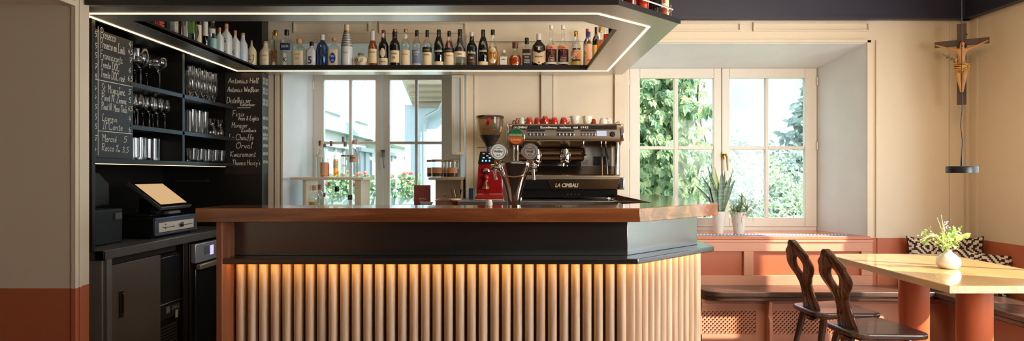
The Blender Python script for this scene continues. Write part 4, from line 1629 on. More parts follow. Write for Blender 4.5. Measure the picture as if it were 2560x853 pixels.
rb('clear necked bottle with a black band over a cream label and gold ringed cap', 1068, 25, 67, 'whisky', CLR, CAPB, AMBER, 0.10, [(0.08, 0.42, 1.25, PCREAM, 'rect'), (0.42, 0.55, 1.25, PBLACK, 'rect')], [('BALVENIE', 0.46, 0.035, 0.6, INKG), ('PORTWOOD', 0.34, 0.03, 0.6, INK)], capz=0.82)


def goldtop(t, R, H, prof):
    m = MB()
    m.lathe([(R * 0.38, H * 0.955), (R * 0.38, H * 1.002), (R * 0.30, H * 1.01)], n=16)
    m.build('cap_top', CAPG, t, world=False)


FID = dict(labels=[(0.04, 0.18, 1.2, PCREAM, 'rect'), (0.34, 0.50, 0.75, PBLACK, 'diamond')], texts=[('Glenfiddich', 0.42, 0.055, 0.85, INKW)], capz=0.74)
rb('dark green three-sided whisky bottle in the middle of the row, left of the red-brown one', 1097, 26, 66, 'tri', GREEN, M('cap_green', (20, 48, 26), 0.35), None, 0.5, **FID)
rb('red-brown whisky bottle with a black band over a cream label', 1123, 26, 69, 'slope', CLR, CAPB, REDD, 0.74, [(0.06, 0.42, 1.25, PCREAM, 'rect'), (0.42, 0.54, 1.25, PBLACK, 'rect')], [('BALVENIE', 0.45, 0.035, 0.6, INKG), ('DOUBLEWOOD', 0.32, 0.025, 0.6, INK)])


def decant(t, R, H, prof):
    m = MB()
    m.lathe([(R * 0.98, 0.44 * H), (R * 0.86, 0.52 * H), (R * 0.50, 0.60 * H), (R * 0.48, 0.70 * H), (R * 0.36, 0.80 * H), (R * 0.35, H)], n=24)
    m.build('black_sleeve', CAPB, t, world=False)


rb('clear bottle with black shoulders, a cream band and little whisky left', 1150, 31, 65, 'slope', CLR, CAPB, GOLD, 0.14, [(0.29, 0.43, 1.25, PCREAM, 'rect')], [('OBAN', 0.34, 0.035, 0.4, INK)], extra=decant)
rb('very dark green bottle with pale gothic lettering', 1179.5, 27, 72, 'islay', M('ardbeg_glass', (14, 30, 20), 0.08), CAPW, None, 0.5, [(0.88, 0.98, 0.5, PWHITE, 'rect'), (0.10, 0.36, 1.0, M('label_dark_brown', (60, 36, 26), 0.5), 'rect')],
   [('Ardbeg', 0.40, 0.075, 0.85, INKW), ('TEN', 0.26, 0.05, 0.35, INKW), ('ISLAY SINGLE MALT', 0.18, 0.025, 0.7, INKG)])
rb('dark green three-sided whisky bottle beside the very dark one with gothic lettering', 1208, 26, 66, 'tri', GREEN, M('cap_green', (20, 48, 26), 0.35), None, 0.5, **FID)
rb('golden whisky bottle with a large oval cream label and paper seal', 1232, 26, 66, 'oval', CLR, CAPB, GOLD, 0.56, [(0.13, 0.54, 1.1, PCREAM, 'oval'), (0.78, 0.92, 0.7, PWHITE, 'rect')], [('AN CNOC', 0.37, 0.035, 0.6, INK)])
rb('small square amber bottle with a white label and small stopper', 1259, 25, 117, 'squat', CLR, CAPW, REDD, 0.6, [(0.20, 0.62, 0.66, PWHITE, 'rect')], [('NIKKA', 0.44, 0.07, 0.4, INK)], sq=6, capz=0.86)
rb('round bellied amber bottle with an orange disc label', 1288, 32, 97, 'round', CLR, M('stopper_brown', (110, 66, 36), 0.4), AMBER, 0.5, [(0.04, 0.48, 0.66, PSALM, 'oval')], [('Plantation', 0.26, 0.03, 0.5, INK)])
rb('square black-labelled whiskey bottle with a black cap', 1317, 25, 86, 'jack', CLR, CAPB, M('cola_brown', (60, 26, 14), 0.2), 0.62, [(0.10, 0.50, 0.72, PBLACK, 'rect')],
   [("JACK DANIEL'S", 0.43, 0.055, 0.8, INKW), ('Old No.7', 0.34, 0.05, 0.45, INKW), ('Tennessee', 0.25, 0.05, 0.6, INKW), ('WHISKEY', 0.17, 0.05, 0.6, INKW)], sq=6)


def chevron(t, R, H, prof):
    m = MB()
    r = R + 0.001
    f = lambda a, z: (r * math.sin(a), -r * math.cos(a), z * H)
    for s in (-1, 1):
        vs = []
        for i in range(7):
            a = s * 1.15 * i / 6
            k = i / 6.0
            vs += [f(a, 0.42 + 0.10 * k), f(a, 0.10 + 0.10 * k)]
        m.add(vs, [(2 * i, 2 * i + 1, 2 * i + 3, 2 * i + 2) for i in range(6)])
    lb = m.build('chevron_label', PCREAM, t, world=False, smooth=60)
    m = MB()
    add_text(m, "Ballantine's", (0, -r - 0.001, 0.31 * H), (1, 0, 0), (0, 0, 1), 0.045 * H, 1.3 * R, center=True, curve=r + 0.001)
    m.build('lettering', INK, lb, world=False, smooth=0)
    m = MB()
    m.lathe([(R * 0.14, 0), (R * 0.14, 0.0015)], (0, -r - 0.001, 0.16 * H), 16, ax='y')
    m.build('red_seal', INKR, lb, world=False)
    m = MB()
    for dx in (-0.1, 0.1):
        m.box(R * (dx - 0.07), R * (dx + 0.07), -r - 0.002, -r + 0.002, 0.50 * H, 0.60 * H)
    m.build('shield_mark', INKW, lb, world=False, smooth=0)


rb('broad dark bottle with a large cream chevron label and cream cap', 1347, 35, 76, 'whisky', DARKG, CAPW, None, 0.5, capz=0.82, extra=chevron)


def runner(col):
    def f(t, R, H, prof):
        m = MB()
        r = R + 0.002
        P_ = lambda a, z: (r * math.sin(a), -r * math.cos(a), z * H)
        for pts, w_ in (([P_(-0.05, 0.44), P_(0.0, 0.36)], 0.004), ([P_(0.0, 0.37), P_(0.05, 0.30)], 0.005),
                        ([P_(0.0, 0.40), P_(-0.45, 0.39), P_(-0.6, 0.43)], 0.0026), ([P_(0.0, 0.40), P_(0.4, 0.35), P_(0.7, 0.38)], 0.0026),
                        ([P_(0.05, 0.30), P_(-0.3, 0.28), P_(-0.6, 0.20)], 0.0032), ([P_(0.05, 0.30), P_(0.45, 0.29), P_(0.6, 0.22)], 0.0032)):
            m.tube(pts, w_, 6)
        m.ball(P_(-0.02, 0.47), 0.005, 8, 6)
        m.build('running_figure_print', col, t, world=False)
    return f


for lb, x, liq, colr, txt in (('black-labelled bottle with an orange running figure and dark drink', 1378, M('dark_liqueur', (30, 12, 12), 0.2), INKR, 'RABIA'),
                              ('black-labelled bottle with a red running figure and bright red drink', 1407.5, REDL, M('ink_crimson', (200, 30, 50), 0.6), 'MANGO')):
    rb(lb, x, 28, 54, 'long', CLR, CAPW, liq, 0.16, [(0.15, 0.44, 1.3, PBLACK, 'rect'), (0.44, 0.52, 1.35, PSALM, 'rect'), (0.10, 0.15, 1.3, PWHITE, 'rect')],
       [('VODKA', 0.455, 0.035, 0.6, INKR), ('ROCK', 0.225, 0.035, 0.5, INKW), (txt, 0.175, 0.035, 0.6, INKW)], extra=runner(colr))


def diag(t, R, H, prof):
    m = MB()
    r = R + 0.0028
    add_text(m, 'ZABOV', (-0.45 * R, -r, 0.22 * H), Vector((0.45, 0, 0.9)).normalized(), Vector((-0.9, 0, 0.45)).normalized(), 0.09 * H, 0.30 * H, bold=0.02)
    m.build('lettering', INKW, t, world=False, smooth=0)


rb('yellow liqueur bottle with an orange label crossed by diagonal lettering and a gold cap', 1440, 28, 69, 'slope', CLR, CAPG, PYEL, 0.48, [(0.24, 0.50, 0.8, PORNG, 'rect'), (0.49, 0.53, 0.8, PBLACK, 'rect'), (0.20, 0.24, 0.8, PBLACK, 'rect')], capz=0.86, extra=diag)
rb('round shouldered bottle with a long salmon paper strip label and blue cap', 1471, 28, 71, 'islay', CLR, CAPN, PALE, 0.3, [(0.06, 0.40, 0.75, PSALM, 'rect'), (0.38, 0.66, 0.85, PSALM, 'oval')], [('RUM', 0.20, 0.04, 0.3, INKR)], capz=0.86)

# bottles on the side of the hanging shelf over the angled corner, nearer the camera
GR2 = 'bottles along the window side of the hanging shelf'


def side_b(label, x, d, ybase, wd, h, *a, **k):
    X = PX(x, d)
    return bottle(label, X, d, RZ, wd * d / F / 2, h, *a, group=GR2, **k)


side_b('bottle with a dark red neck behind the long salmon strip label', 1468, 4.97, 0, 20, 0.33, 'wine', M('dark_red_glass', (70, 14, 14), 0.15), CAPR)
side_b('dark necked bottle with a yellow label near the window end', 1490, 4.65, 0, 18, 0.27, 'wine', DARKG, CAPB, None, 0.5, [(0.05, 0.5, 1.2, PYEL, 'rect')])
side_b('amber bottle with a round gold badge close to the window end', 1501, 4.45, 0, 20, 0.24, 'round', CLR, CAPG, AMBER, 0.55, [(0.1, 0.4, 0.6, CAPG, 'oval')])
side_b('clear decanter of amber spirit with a tall stopper near the window end', 1518, 4.18, 0, 20, 0.28, 'whisky', CLR, CHROME, REDD, 0.4)
side_b('dark bottle at the angled end of the hanging shelf', 1530, 4.0, 0, 18, 0.22, 'wine', DARKG, CAPB)

# left side of the hanging shelf, seen through its opening
GR3 = 'bottles and cartons along the wall side of the hanging shelf'


def lb_(label, x, wd, h, *a, **k):
    X = -2.035
    d = -X * F / (CX - x)
    return bottle(label, X, d, RZ, wd * d / F / 2 * 0.95, h, *a, group=GR3, **k)


def carton(label, x, wd, h, mat, txt=None, tm=None, band=None):
    X = -2.035
    d = -X * F / (CX - x)
    r = wd * d / F / 2 * 0.95
    t = thing('bottle_carton', label, 'carton', (X, d, RZ), GR3)
    m = MB()
    m.box(-r, r, -r, r, 0, h)
    b = m.build('box', mat, t, world=False, smooth=0, bevel=0.001)
    if txt:
        m = MB()
        add_text(m, txt, (0.3 * r, -r - 0.001, h * 0.08), (0, 0, 1), (-1, 0, 0), r * 0.8, h * 0.7, bold=0.02)
        m.build('lettering', tm, b, world=False, smooth=0)
    if band:
        m = MB()
        m.box(-r - 0.0008, r + 0.0008, -r - 0.0008, r + 0.0008, band[0] * h, band[1] * h)
        m.build('printed_band', band[2], b, world=False, smooth=0)
    return t


carton('red gift carton, farthest from the corner on the wall side of the hanging shelf', 396, 15, 0.30, PRED, 'GIN', INKW)
carton('black gift carton with white sideways lettering beside the red one', 413, 17, 0.31, PBLACK, 'BRAND', INKW)
carton('pale grey patterned gift carton', 433, 18, 0.30, M('paper_marbled', (176, 170, 158), 0.6, var=0.5, vscale=40))
lb_('pale greenish square bottle between the patterned carton and white-labelled bottle', 451, 15, 0.29, 'tall', CLR, CAPW, GOLD, 0.6, sq=6)
lb_('square bottle with a white label printed with a grey drop', 466, 14, 0.29, 'tall', CLR, CAPB, PALE, 0.6, [(0.12, 0.6, 0.75, PWHITE, 'rect'), (0.36, 0.52, 0.3, CAPY, 'oval')], sq=6)
lb_('square bottle with a bright green label', 482, 18, 0.29, 'tall', CLR, CAPW, PALE, 0.6, [(0.26, 0.66, 0.78, PGRN, 'rect')], [('PURE', 0.5, 0.04, 0.5, INK)], sq=6)


def inkbird(t, R, H, prof):
    m = MB()
    r = R + 0.0015
    for pts in (((-0.3, 0.50), (0.1, 0.44), (0.3, 0.32)), ((-0.2, 0.40), (0.1, 0.36), (0.2, 0.28)), ((0, 0.48), (0.1, 0.3), (0.0, 0.22))):
        m.tube([(r * math.sin(a), -r * math.cos(a), z * H) for a, z in pts], 0.0025, 5)
    m.build('ink_drawing', INK, t, world=False)


lb_('dark bottle with a cream label and black ink drawing', 498, 16, 0.29, 'wine', DARKG, CAPB, None, 0.5, [(0.05, 0.52, 1.2, PCREAM, 'rect')], extra=inkbird)
lb_('dark bottle wrapped in a slanted white label', 514, 15, 0.29, 'wine', DARKG, CAPB, None, 0.5, [(0.34, 0.66, 1.2, PWHITE, 'rect')])
lb_('clear cylinder bottle half full of pale turquoise spirit', 532, 23, 0.245, 'tall', CLR, CAPY, M('turquoise_spirit', (150, 196, 190), 0.2), 0.42, [(0.55, 0.68, 1.0, PWHITE, 'rect')])


def raffia(t, R, H, prof):
    random.seed(8)
    m = MB()
    for k in range(12):
        a = random.uniform(0, 6.28)
        m.tube([(R * 0.4 * math.cos(a), R * 0.4 * math.sin(a), H * 0.82), (R * math.cos(a + 0.4), R * math.sin(a + 0.4), H * random.uniform(0.62, 0.86))], 0.0012, 4)
    m.build('raffia_tie', M('raffia', (170, 120, 70), 0.8), t, world=False)


lb_('square white bottle with black capital Gs, tied with raffia under its cork', 566, 24, 0.25, 'squat', WHITEG, CORK, texts=[('G', 0.46, 0.11, 0.36, INK), ('G', 0.1, 0.11, 0.36, INK)], sq=6, extra=raffia)
lb_('plain square white bottle with a cork before the one lettered with Gs', 549, 17, 0.20, 'squat', WHITEG, CORK, sq=6)
lb_('square white bottle lettered K beside the blue-grey stoneware', 588, 20, 0.235, 'squat', WHITEG, CORK, texts=[('K', 0.25, 0.13, 0.4, CAPY)], sq=5)
lb_('pale stoneware bottle with a small blue label and cork', 607, 25, 0.245, 'stone', GREYC, CORK, labels=[(0.2, 0.42, 0.6, M('paper_ice_blue', (180, 204, 220), 0.6), 'rect')])

# bottles standing on top of the canopy at its angled corner
GR4 = 'bottles on top of the hanging shelf behind the gallery rail'
for lb, X, Y, R, H, shp, gl, cp, kw in (
        ('dark red bottle on top of the hanging shelf, farthest from the gallery rail end', 0.56, 3.14, 0.036, 0.3, 'whisky', M('ruby_glass', (110, 20, 16), 0.15), CAPR, {}),
        ('orange-red faceted bottle behind the gallery rail', 0.635, 3.20, 0.036, 0.28, 'round', M('orange_cut_glass', (214, 70, 30), 0.12, bump=0.6, bscale=60), CAPG, {}),
        ('black round bottle with a white tag behind the gallery rail', 0.71, 3.275, 0.04, 0.28, 'round', M('black_bottle', (22, 16, 16), 0.15), CAPB, {}),
        ('cream bottle with red stripes at the end of the gallery rail', 0.775, 3.36, 0.032, 0.30, 'tall', M('cream_bottle', (232, 208, 168), 0.4), CAPR, {'labels': [(0.02, 0.22, 0.5, M('copper_tag', (170, 70, 40), 0.4), 'rect'), (0.3, 0.6, 0.2, PRED, 'rect')]})):
    bottle(lb, X, Y, RZ, R, H, shp, gl, cp, group=GR4, **kw)

# ------------------------------------------------------------------ shelf by the left window with spirit bottles
wsh = thing('window_shelf', 'cream wooden shelf standing in the window recess behind the bar', 'shelf', (-1.4, 5.3, 0.93))
SHC = M('shelf_cream', (214, 196, 166), 0.45, var=0.04)
D5 = 5.25
m = MB()
m.box(PX(750, D5), PX(925, D5), 5.02, 5.40, PZ(450, 5.1), PZ(443.5, 5.1))
m.build('shelf_board', SHC, wsh, bevel=0.002)
for xa, xb in ((764, 772), (892, 908)):
    m = MB()
    m.box(PX(xa, 5.15), PX(xb, 5.15), 5.08, 5.38, 0.942, PZ(450, 5.1))
    m.build('side_panel', SHC, wsh, bevel=0.002)
G5 = 'spirit bottles on top of the window shelf'
zt = PZ(443.5, 5.1) + 0.0005


def wb(label, x, wd, top, dd, *a, **k):
    H = (441 - top) * dd / F
    return bottle(label, PX(x, dd), dd, zt, wd * dd / F / 2, H, *a, group=G5, **k)


wb('clear bottle with a dark red cap at the left end of the window shelf', 800, 20, 350, 5.28, 'slope', CLR, CAPR, PALE, 0.5, [(0.55, 0.62, 1.0, PWHITE, 'rect')])
wb('clear bottle a third full of orange-brown spirit with a cream label', 812, 22, 358, 5.14, 'long', CLR, CAPY, REDD, 0.42, [(0.05, 0.45, 1.0, PSALM, 'rect')])
wb('clear bottle with a silver cap behind the yellowish one', 828, 19, 351, 5.32, 'slope', CLR, CAPY, PALE, 0.5)
wb('slim clear bottle of yellowish spirit with an open neck', 840, 13, 366, 5.14, 'wine', CLR, None, GOLD, 0.6, [(0.3, 0.55, 1.0, PCREAM, 'rect')])
wb('clear bottle with a dark red label band and small red emblem', 863, 22, 352, 5.14, 'slope', CLR, CAPY, PALE, 0.6, [(0.58, 0.62, 1.3, CAPR, 'rect')], [('VODKA', 0.3, 0.05, 0.5, INKR)])
wb('tall clear bottle hidden behind the one with the red band', 858, 18, 340, 5.33, 'slope', CLR, CAPY, PALE, 0.6)
wb('clear bottle with a copper cap and pinkish label', 885, 22, 348, 5.14, 'whisky', CLR, M('cap_copper', (176, 120, 104), 0.4), PALE, 0.55, [(0.40, 0.60, 1.2, M('paper_pink', (206, 160, 140), 0.6), 'rect')], [('GRAPPA', 0.5, 0.035, 0.6, INK)])
wb('clear bottle at the right end of the window shelf', 893, 20, 345, 5.32, 'slope', CLR, CAPW, PALE, 0.6)
G6 = 'bottles below the window shelf'


def wb2(label, x, wd, top, dd, *a, **k):
    z0 = 0.9425
    H = PZ(top, dd) - z0
    return bottle(label, PX(x, dd), dd, z0, wd * dd / F / 2, H, *a, group=G6, **k)


wb2('broad clear flask with a cork and swirling gold print below the window shelf', 786, 26, 463, 5.16, 'squat', CLR, CORK, PALE, 0.6, [(0.35, 0.5, 0.9, INKG, 'rect')])
wb2('clear flask with a brown stopper next to the corked one', 799, 24, 462, 5.32, 'squat', CLR, M('stopper_tan', (160, 120, 80), 0.6), PALE, 0.6)
wb2('small clear bottle with a dark red cap below the window shelf', 811, 13, 482, 5.13, 'squat', CLR, CAPR, PALE, 0.6)
wb2('slim necked clear bottle with a pale cork below the window shelf', 823, 19, 456, 5.2, 'long', CLR, M('cap_rose', (190, 140, 130), 0.5), PALE, 0.5)
wb2('broad cut-glass bottle with a black cap below the window shelf', 842, 27, 467, 5.16, 'squat', CLR, CAPB, PALE, 0.6, sq=4)
wb2('rounded clear bottle with a dark stopper right of the cut-glass one', 875, 24, 487, 5.16, 'round', CLR, CAPY, PALE, 0.6)

# ------------------------------------------------------------------ shelf with storage jars
js = thing('jar_shelf', 'small cream shelf with tea jars right of the window behind the bar', 'shelf', (-0.6, 5.2, 0.93))
m = MB()
m.box(PX(1071, 5.0), PX(1157, 5.0), 5.0, 5.30, PZ(450, 5.0), PZ(443.5, 5.0))
m.build('shelf_board', SHC, js, bevel=0.002)
m = MB()
m.box(PX(1078, 5.0), PX(1150, 5.0), 5.26, 5.28, 0.942, PZ(450, 5.0))
m.build('back_board', SHC, js, bevel=0.002)
m = MB()
m.box(PX(1151, 5.0), PX(1155, 5.0), 5.02, 5.24, 0.942, PZ(450, 5.0))
m.build('side_panel', SHC, js, bevel=0.002)
zj = PZ(443.5, 5.0) + 0.0005
HERB = M('dried_herbs', (96, 72, 48), 0.9, var=0.6, vscale=60, bump=0.6, bscale=80)
for i, (lb, x, d, wd) in enumerate((('tea jar with a cream label, nearer the window on the jar shelf', 1094, 5.10, 31), ('tea jar with a cream label, nearer the cabinet on the jar shelf', 1132, 5.10, 31),
                                    ('glass jar half hidden at the window end of the jar shelf', 1078, 5.23, 22), ('glass jar half hidden between the two front tea jars', 1114, 5.24, 22))):
    t = thing('tea_jar', lb, 'jar', (PX(x, d), d, zj), 'tea jars on the jar shelf')
    r = wd * d / F / 2
    m = MB()
    m.lathe([(r * 0.94, 0), (r, 0.004), (r, 0.125)], n=24)
    m.build('glass_body', CLR, t, world=False)
    m = MB()
    m.lathe([(r * 0.93, 0.003), (r * 0.93, 0.06), (r * 0.7, 0.072), (0.001, 0.08)], n=20)
    m.build('dried_tea', HERB, t, world=False)
    m = MB()
    m.lathe([(r * 1.03, 0.125), (r * 1.03, 0.139), (r * 0.98, 0.141)], n=24)
    m.build('lid', M('bamboo_lid', (176, 136, 92), 0.6, var=0.1), t, world=False)
    m = MB()
    curved_label(m, r, 0.032, 0.078, 0.95)
    m.build('paper_label', PSALM, t, world=False)

# small things on the back counter
bk = thing('menu_booklet', 'dark red booklet standing behind the bar left of the jar shelf', 'booklet', (PX(1054, 4.98), 4.98, 0.9305))
m = MB()
m.box(PX(1035, 4.96), PX(1076, 4.96), 4.96, 4.975, 0.931, PZ(463, 4.96))
c = m.build('cover', M('oxblood_cover', (140, 66, 62), 0.5, var=0.06), bk, bevel=0.001)
m = MB()
add_text(m, 'POLI', P(1048, 499, 4.9595), (1, 0, 0), (0, 0, 1), 0.013, 0.05, bold=0.02)
add_text(m, 'GIN', P(1048, 505, 4.9595), (1, 0, 0), (0, 0, 1), 0.010, 0.03, bold=0.02)
m.build('lettering', M('rose_letters', (226, 180, 160), 0.6), c, smooth=0)
sb = thing('sugar_bowl', 'lidded pinkish glass jar with a round knob in front of the jar shelf', 'jar', (PX(1112, 4.9), 4.9, 0.9305))
m = MB()
r = 0.072
m.lathe([(r * 0.9, 0), (r, 0.01), (r, 0.15), (r * 0.92, 0.16)], n=24)
m.build('body', GL('pink_glass', (236, 206, 196), 0.1, 0.5, haze=0.35, ghaze=(226, 190, 178)), sb, world=False)
m = MB()
m.lathe([(r * 1.05, 0.16), (r * 1.05, 0.168), (r * 0.6, 0.182), (r * 0.12, 0.190), (r * 0.12, 0.20), (r * 0.2, 0.212), (0.001, 0.222)], n=24)
m.build('lid', GL('pink_glass', (236, 206, 196), 0.1, 0.5, haze=0.35, ghaze=(226, 190, 178)), sb, world=False)
wbw = thing('small_bowl', 'small pale bowl in front of the dark red booklet', 'bowl', (PX(1066, 4.85), 4.85, 0.9305))
m = MB()
m.lathe([(0.025, 0.0), (0.03, 0.10), (0.052, 0.155), (0.048, 0.155), (0.028, 0.11), (0.001, 0.10)], n=24)
m.build('body', M('pale_bowl', (206, 206, 206), 0.4), wbw, world=False)
ut = thing('utensil_cup', 'cup of bar spoons and openers beside the pink glass jar', 'utensil cup', (PX(1143, 4.85), 4.85, 0.9305))
m = MB()
m.lathe([(0.03, 0), (0.034, 0.14), (0.031, 0.14), (0.028, 0.01)], n=20)
m.build('cup', CHROME, ut, world=False)
for k, (dx, mt) in enumerate(((-0.035, CAPG), (-0.01, CHROME), (0.02, CAPB))):
    m = MB()
    m.tube([(0, 0, 0.02), (dx, 0, 0.20), (dx * 1.4, 0, 0.25)], [0.003, 0.003, 0.008], 8)
    m.build('spoon', mt, ut, world=False)
bl = thing('blue_tin', 'bright blue tin standing left of the red grinder', 'tin', (PX(1177, 4.80), 4.80, 1.1125))
m = MB()
m.lathe([(0.017, 0), (0.017, 0.078)], n=20)
m.build('body', M('bright_blue', (40, 120, 190), 0.4), bl, world=False)
m = MB()
m.lathe([(0.018, 0.078), (0.018, 0.084)], n=20)
m.build('rim', CHROME, bl, world=False)
rd = thing('red_dish', 'small red dish with a cream rim left of the steel bench top', 'dish', (PX(1136, 4.52), 4.58, 0.9305))
m = MB()
m.lathe([(0.022, 0), (0.022, 0.15), (0.045, 0.172), (0.047, 0.182)], n=24)
m.build('bowl', M('dish_red', (196, 70, 40), 0.35), rd, world=False)
m = MB()
m.lathe([(0.048, 0.182), (0.048, 0.192), (0.044, 0.192)], n=24)
m.build('rim', CREAMC, rd, world=False)

# narrow glazed wall cabinet right of the window
wc = thing('wall_cabinet', 'narrow cream wall cabinet with a frosted pane right of the window behind the bar', 'cabinet', (PX(1143, 5.0), 5.05, PZ(387, 5.0)))
m = MB()
x0, x1 = PX(1129, 5.0), PX(1158, 5.0)
z0, z1 = PZ(387, 5.0), PZ(188, 5.0)
m.box(x0, x1, 5.01, 5.095, z0, z1)
m.build('body', SHC, wc, bevel=0.002)
m = MB()
frame_mb(m, x0, x1, z0, z1, 0.022, 5.01, 0.014)
fr = m.build('door_frame', SHC, wc, bevel=0.002)
m = MB()
m.box(x0 + 0.02, x1 - 0.028, 5.003, 5.006, z0 + 0.02, z1 - 0.02)
m.build('pane', M('frosted_pane', (190, 198, 196), 0.25), fr, smooth=0)

# ------------------------------------------------------------------ glasses in the niche
NG = bpy.data.materials.new('drinking_glass')
NG.use_nodes = True
b_ = NG.node_tree.nodes['Principled BSDF']
b_.inputs['Base Color'].default_value = (0.97, 0.98, 0.98, 1)
b_.inputs['Roughness'].default_value = 0.03
b_.inputs['Transmission Weight'].default_value = 1.0
b_.inputs['IOR'].default_value = 1.5
GP = {
    'goblet': [(0.034, 0), (0.034, 0.002), (0.006, 0.006), (0.0035, 0.02), (0.0035, 0.105), (0.012, 0.115), (0.040, 0.145), (0.046, 0.170), (0.042, 0.205), (0.036, 0.235), (0.0345, 0.235), (0.040, 0.203), (0.0445, 0.170), (0.038, 0.147), (0.008, 0.118), (0.001, 0.116)],
    'martini': [(0.032, 0), (0.032, 0.002), (0.005, 0.006), (0.0035, 0.02), (0.0035, 0.105), (0.006, 0.115), (0.046, 0.165), (0.040, 0.205), (0.034, 0.220), (0.033, 0.219), (0.0385, 0.204), (0.0440, 0.165), (0.004, 0.118), (0.001, 0.117)],
    'tulip': [(0.031, 0), (0.031, 0.002), (0.006, 0.006), (0.0035, 0.02), (0.0035, 0.090), (0.010, 0.098), (0.030, 0.118), (0.034, 0.140), (0.032, 0.165), (0.026, 0.195), (0.025, 0.195), (0.030, 0.165), (0.0325, 0.140), (0.028, 0.120), (0.008, 0.101), (0.001, 0.100)],
    'flute': [(0.026, 0), (0.026, 0.003), (0.006, 0.008), (0.006, 0.03), (0.020, 0.06), (0.026, 0.12), (0.025, 0.19), (0.022, 0.225), (0.0212, 0.225), (0.0238, 0.19), (0.0245, 0.12), (0.018, 0.062), (0.001, 0.04)],
    'highball': [(0.027, 0), (0.028, 0.003), (0.031, 0.165), (0.0298, 0.165), (0.0265, 0.012), (0.001, 0.011)],
    'snifter': [(0.026, 0), (0.030, 0.003), (0.034, 0.03), (0.026, 0.06), (0.016, 0.078), (0.020, 0.10), (0.026, 0.13), (0.025, 0.13), (0.0185, 0.10), (0.0145, 0.078), (0.024, 0.06), (0.032, 0.03), (0.026, 0.008), (0.001, 0.008)],
    'tumbler': [(0.030, 0), (0.033, 0.004), (0.038, 0.095), (0.0365, 0.095), (0.031, 0.014), (0.001, 0.013)],
    'cut_tumbler': [(0.040, 0), (0.043, 0.004), (0.045, 0.135), (0.043, 0.135), (0.040, 0.018), (0.001, 0.017)],
}
GNAME = {'goblet': ('wine_glass', 'large wine glass'), 'martini': ('wine_glass', 'wide angular wine glass'), 'tulip': ('wine_glass', 'tulip wine glass'), 'flute': ('beer_glass', 'tall stemmed beer glass'), 'highball': ('highball_glass', 'straight highball glass'),
         'snifter': ('tasting_glass', 'curved tasting glass'), 'tumbler': ('tumbler', 'plain tumbler'), 'cut_tumbler': ('tumbler', 'cut crystal tumbler')}
GSRC = {}
ORD = ['first', 'second', 'third', 'fourth', 'fifth', 'sixth', 'seventh', 'eighth', 'ninth', 'tenth', 'eleventh', 'twelfth']


def niche_glass(kind, x, X, z, label, group):
    d = -X * F / (CX - x)
    if kind not in GSRC:
        m = MB()
        m.lathe(GP[kind], n=24)
        if kind == 'cut_tumbler':
            for i, q in enumerate(m.v):
                if 0.02 < q.z < 0.12 and math.hypot(q.x, q.y) > 0.0425:
                    a = math.atan2(q.y, q.x)
                    k = 1 - 0.05 * (i % 2)
                    m.v[i] = Vector((q.x * k, q.y * k, q.z))
        o = m.build(GNAME[kind][0], NG, None, smooth=30 if kind == 'cut_tumbler' else 60)
        GSRC[kind] = o
    else:
        o = GSRC[kind].copy()
        COL.objects.link(o)
    o.location = (X, d, z + 0.0008)
    tag(o, label, 'glass', group)
    return o


def row(kinds, z, where, group, X0=-2.235, X1=-2.33):
    cnt = {}
    for (k, x, r) in kinds:
        c = cnt.get((k, r), 0)
        cnt[(k, r)] = c + 1
        lb = '%s on the %s, %s, %s row' % (GNAME[k][1], where, ORD[c], 'front' if r == 0 else 'back')
        niche_glass(k, x, X0 if r == 0 else X1, z, lb, group)


T = [z + 0.026 for z in SHZ]
row([('goblet', 352, 0), ('martini', 399, 0), ('goblet', 339, 1), ('goblet', 368, 1), ('martini', 391, 1), ('martini', 412, 1)], T[2], 'top shelf beside the wine menu', 'large glasses on the top shelf')
row([('tulip', 345, 0), ('tulip', 374, 0), ('tulip', 394, 0), ('tulip', 412, 0), ('tulip', 432, 0), ('tulip', 338, 1), ('tulip', 358, 1), ('tulip', 383, 1), ('tulip', 402, 1)], T[1], 'middle shelf beside the wine menu', 'tulip glasses on the middle shelf')
row([('cut_tumbler', 345, 0), ('cut_tumbler', 380, 0), ('cut_tumbler', 336, 1), ('cut_tumbler', 366, 1)], T[0], 'lowest shelf beside the wine menu', 'cut tumblers on the lowest shelf')
row([('flute', 478, 0), ('flute', 494, 0), ('flute', 509, 0), ('flute', 522, 0), ('flute', 535, 0), ('flute', 472, 1), ('flute', 487, 1), ('flute', 500, 1), ('flute', 514, 1), ('flute', 527, 1)], T[2], 'top shelf beside the beer menu', 'beer glasses on the top shelf')
row([('highball', 478, 0), ('highball', 495, 0), ('highball', 510, 0), ('snifter', 530, 0), ('snifter', 549, 0), ('highball', 471, 1), ('highball', 486, 1), ('highball', 502, 1)], T[1], 'middle shelf beside the beer menu', 'straight and curved glasses on the middle shelf')
row([('tumbler', 480, 0), ('tumbler', 499, 0), ('tumbler', 518, 0), ('tumbler', 535, 0), ('tumbler', 551, 0), ('tumbler', 489, 1), ('tumbler', 508, 1), ('tumbler', 526, 1)], T[0], 'lowest shelf beside the beer menu', 'tumblers on the lowest shelf')

# ------------------------------------------------------------------ espresso machine
MD = 4.62
X_ = lambda x, d=MD: PX(x, d)
Z_ = lambda y, d=MD: PZ(y, d)
BRONZE = M('warm_steel', (190, 170, 146), 0.28, 1.0, var=0.03, stretch=(1, 40, 40), vscale=3)
STRIP = M('strip_black', (30, 24, 20), 0.18)
MBLK = M('machine_black', (18, 17, 17), 0.2)
em = thing('espresso_machine', 'wide chrome two group espresso machine with cups on top behind the bar', 'coffee machine', (X_(1415), 4.84, 1.1125))
m = MB()
xa, xb = X_(1272), X_(1556)
zt_ = Z_(309)
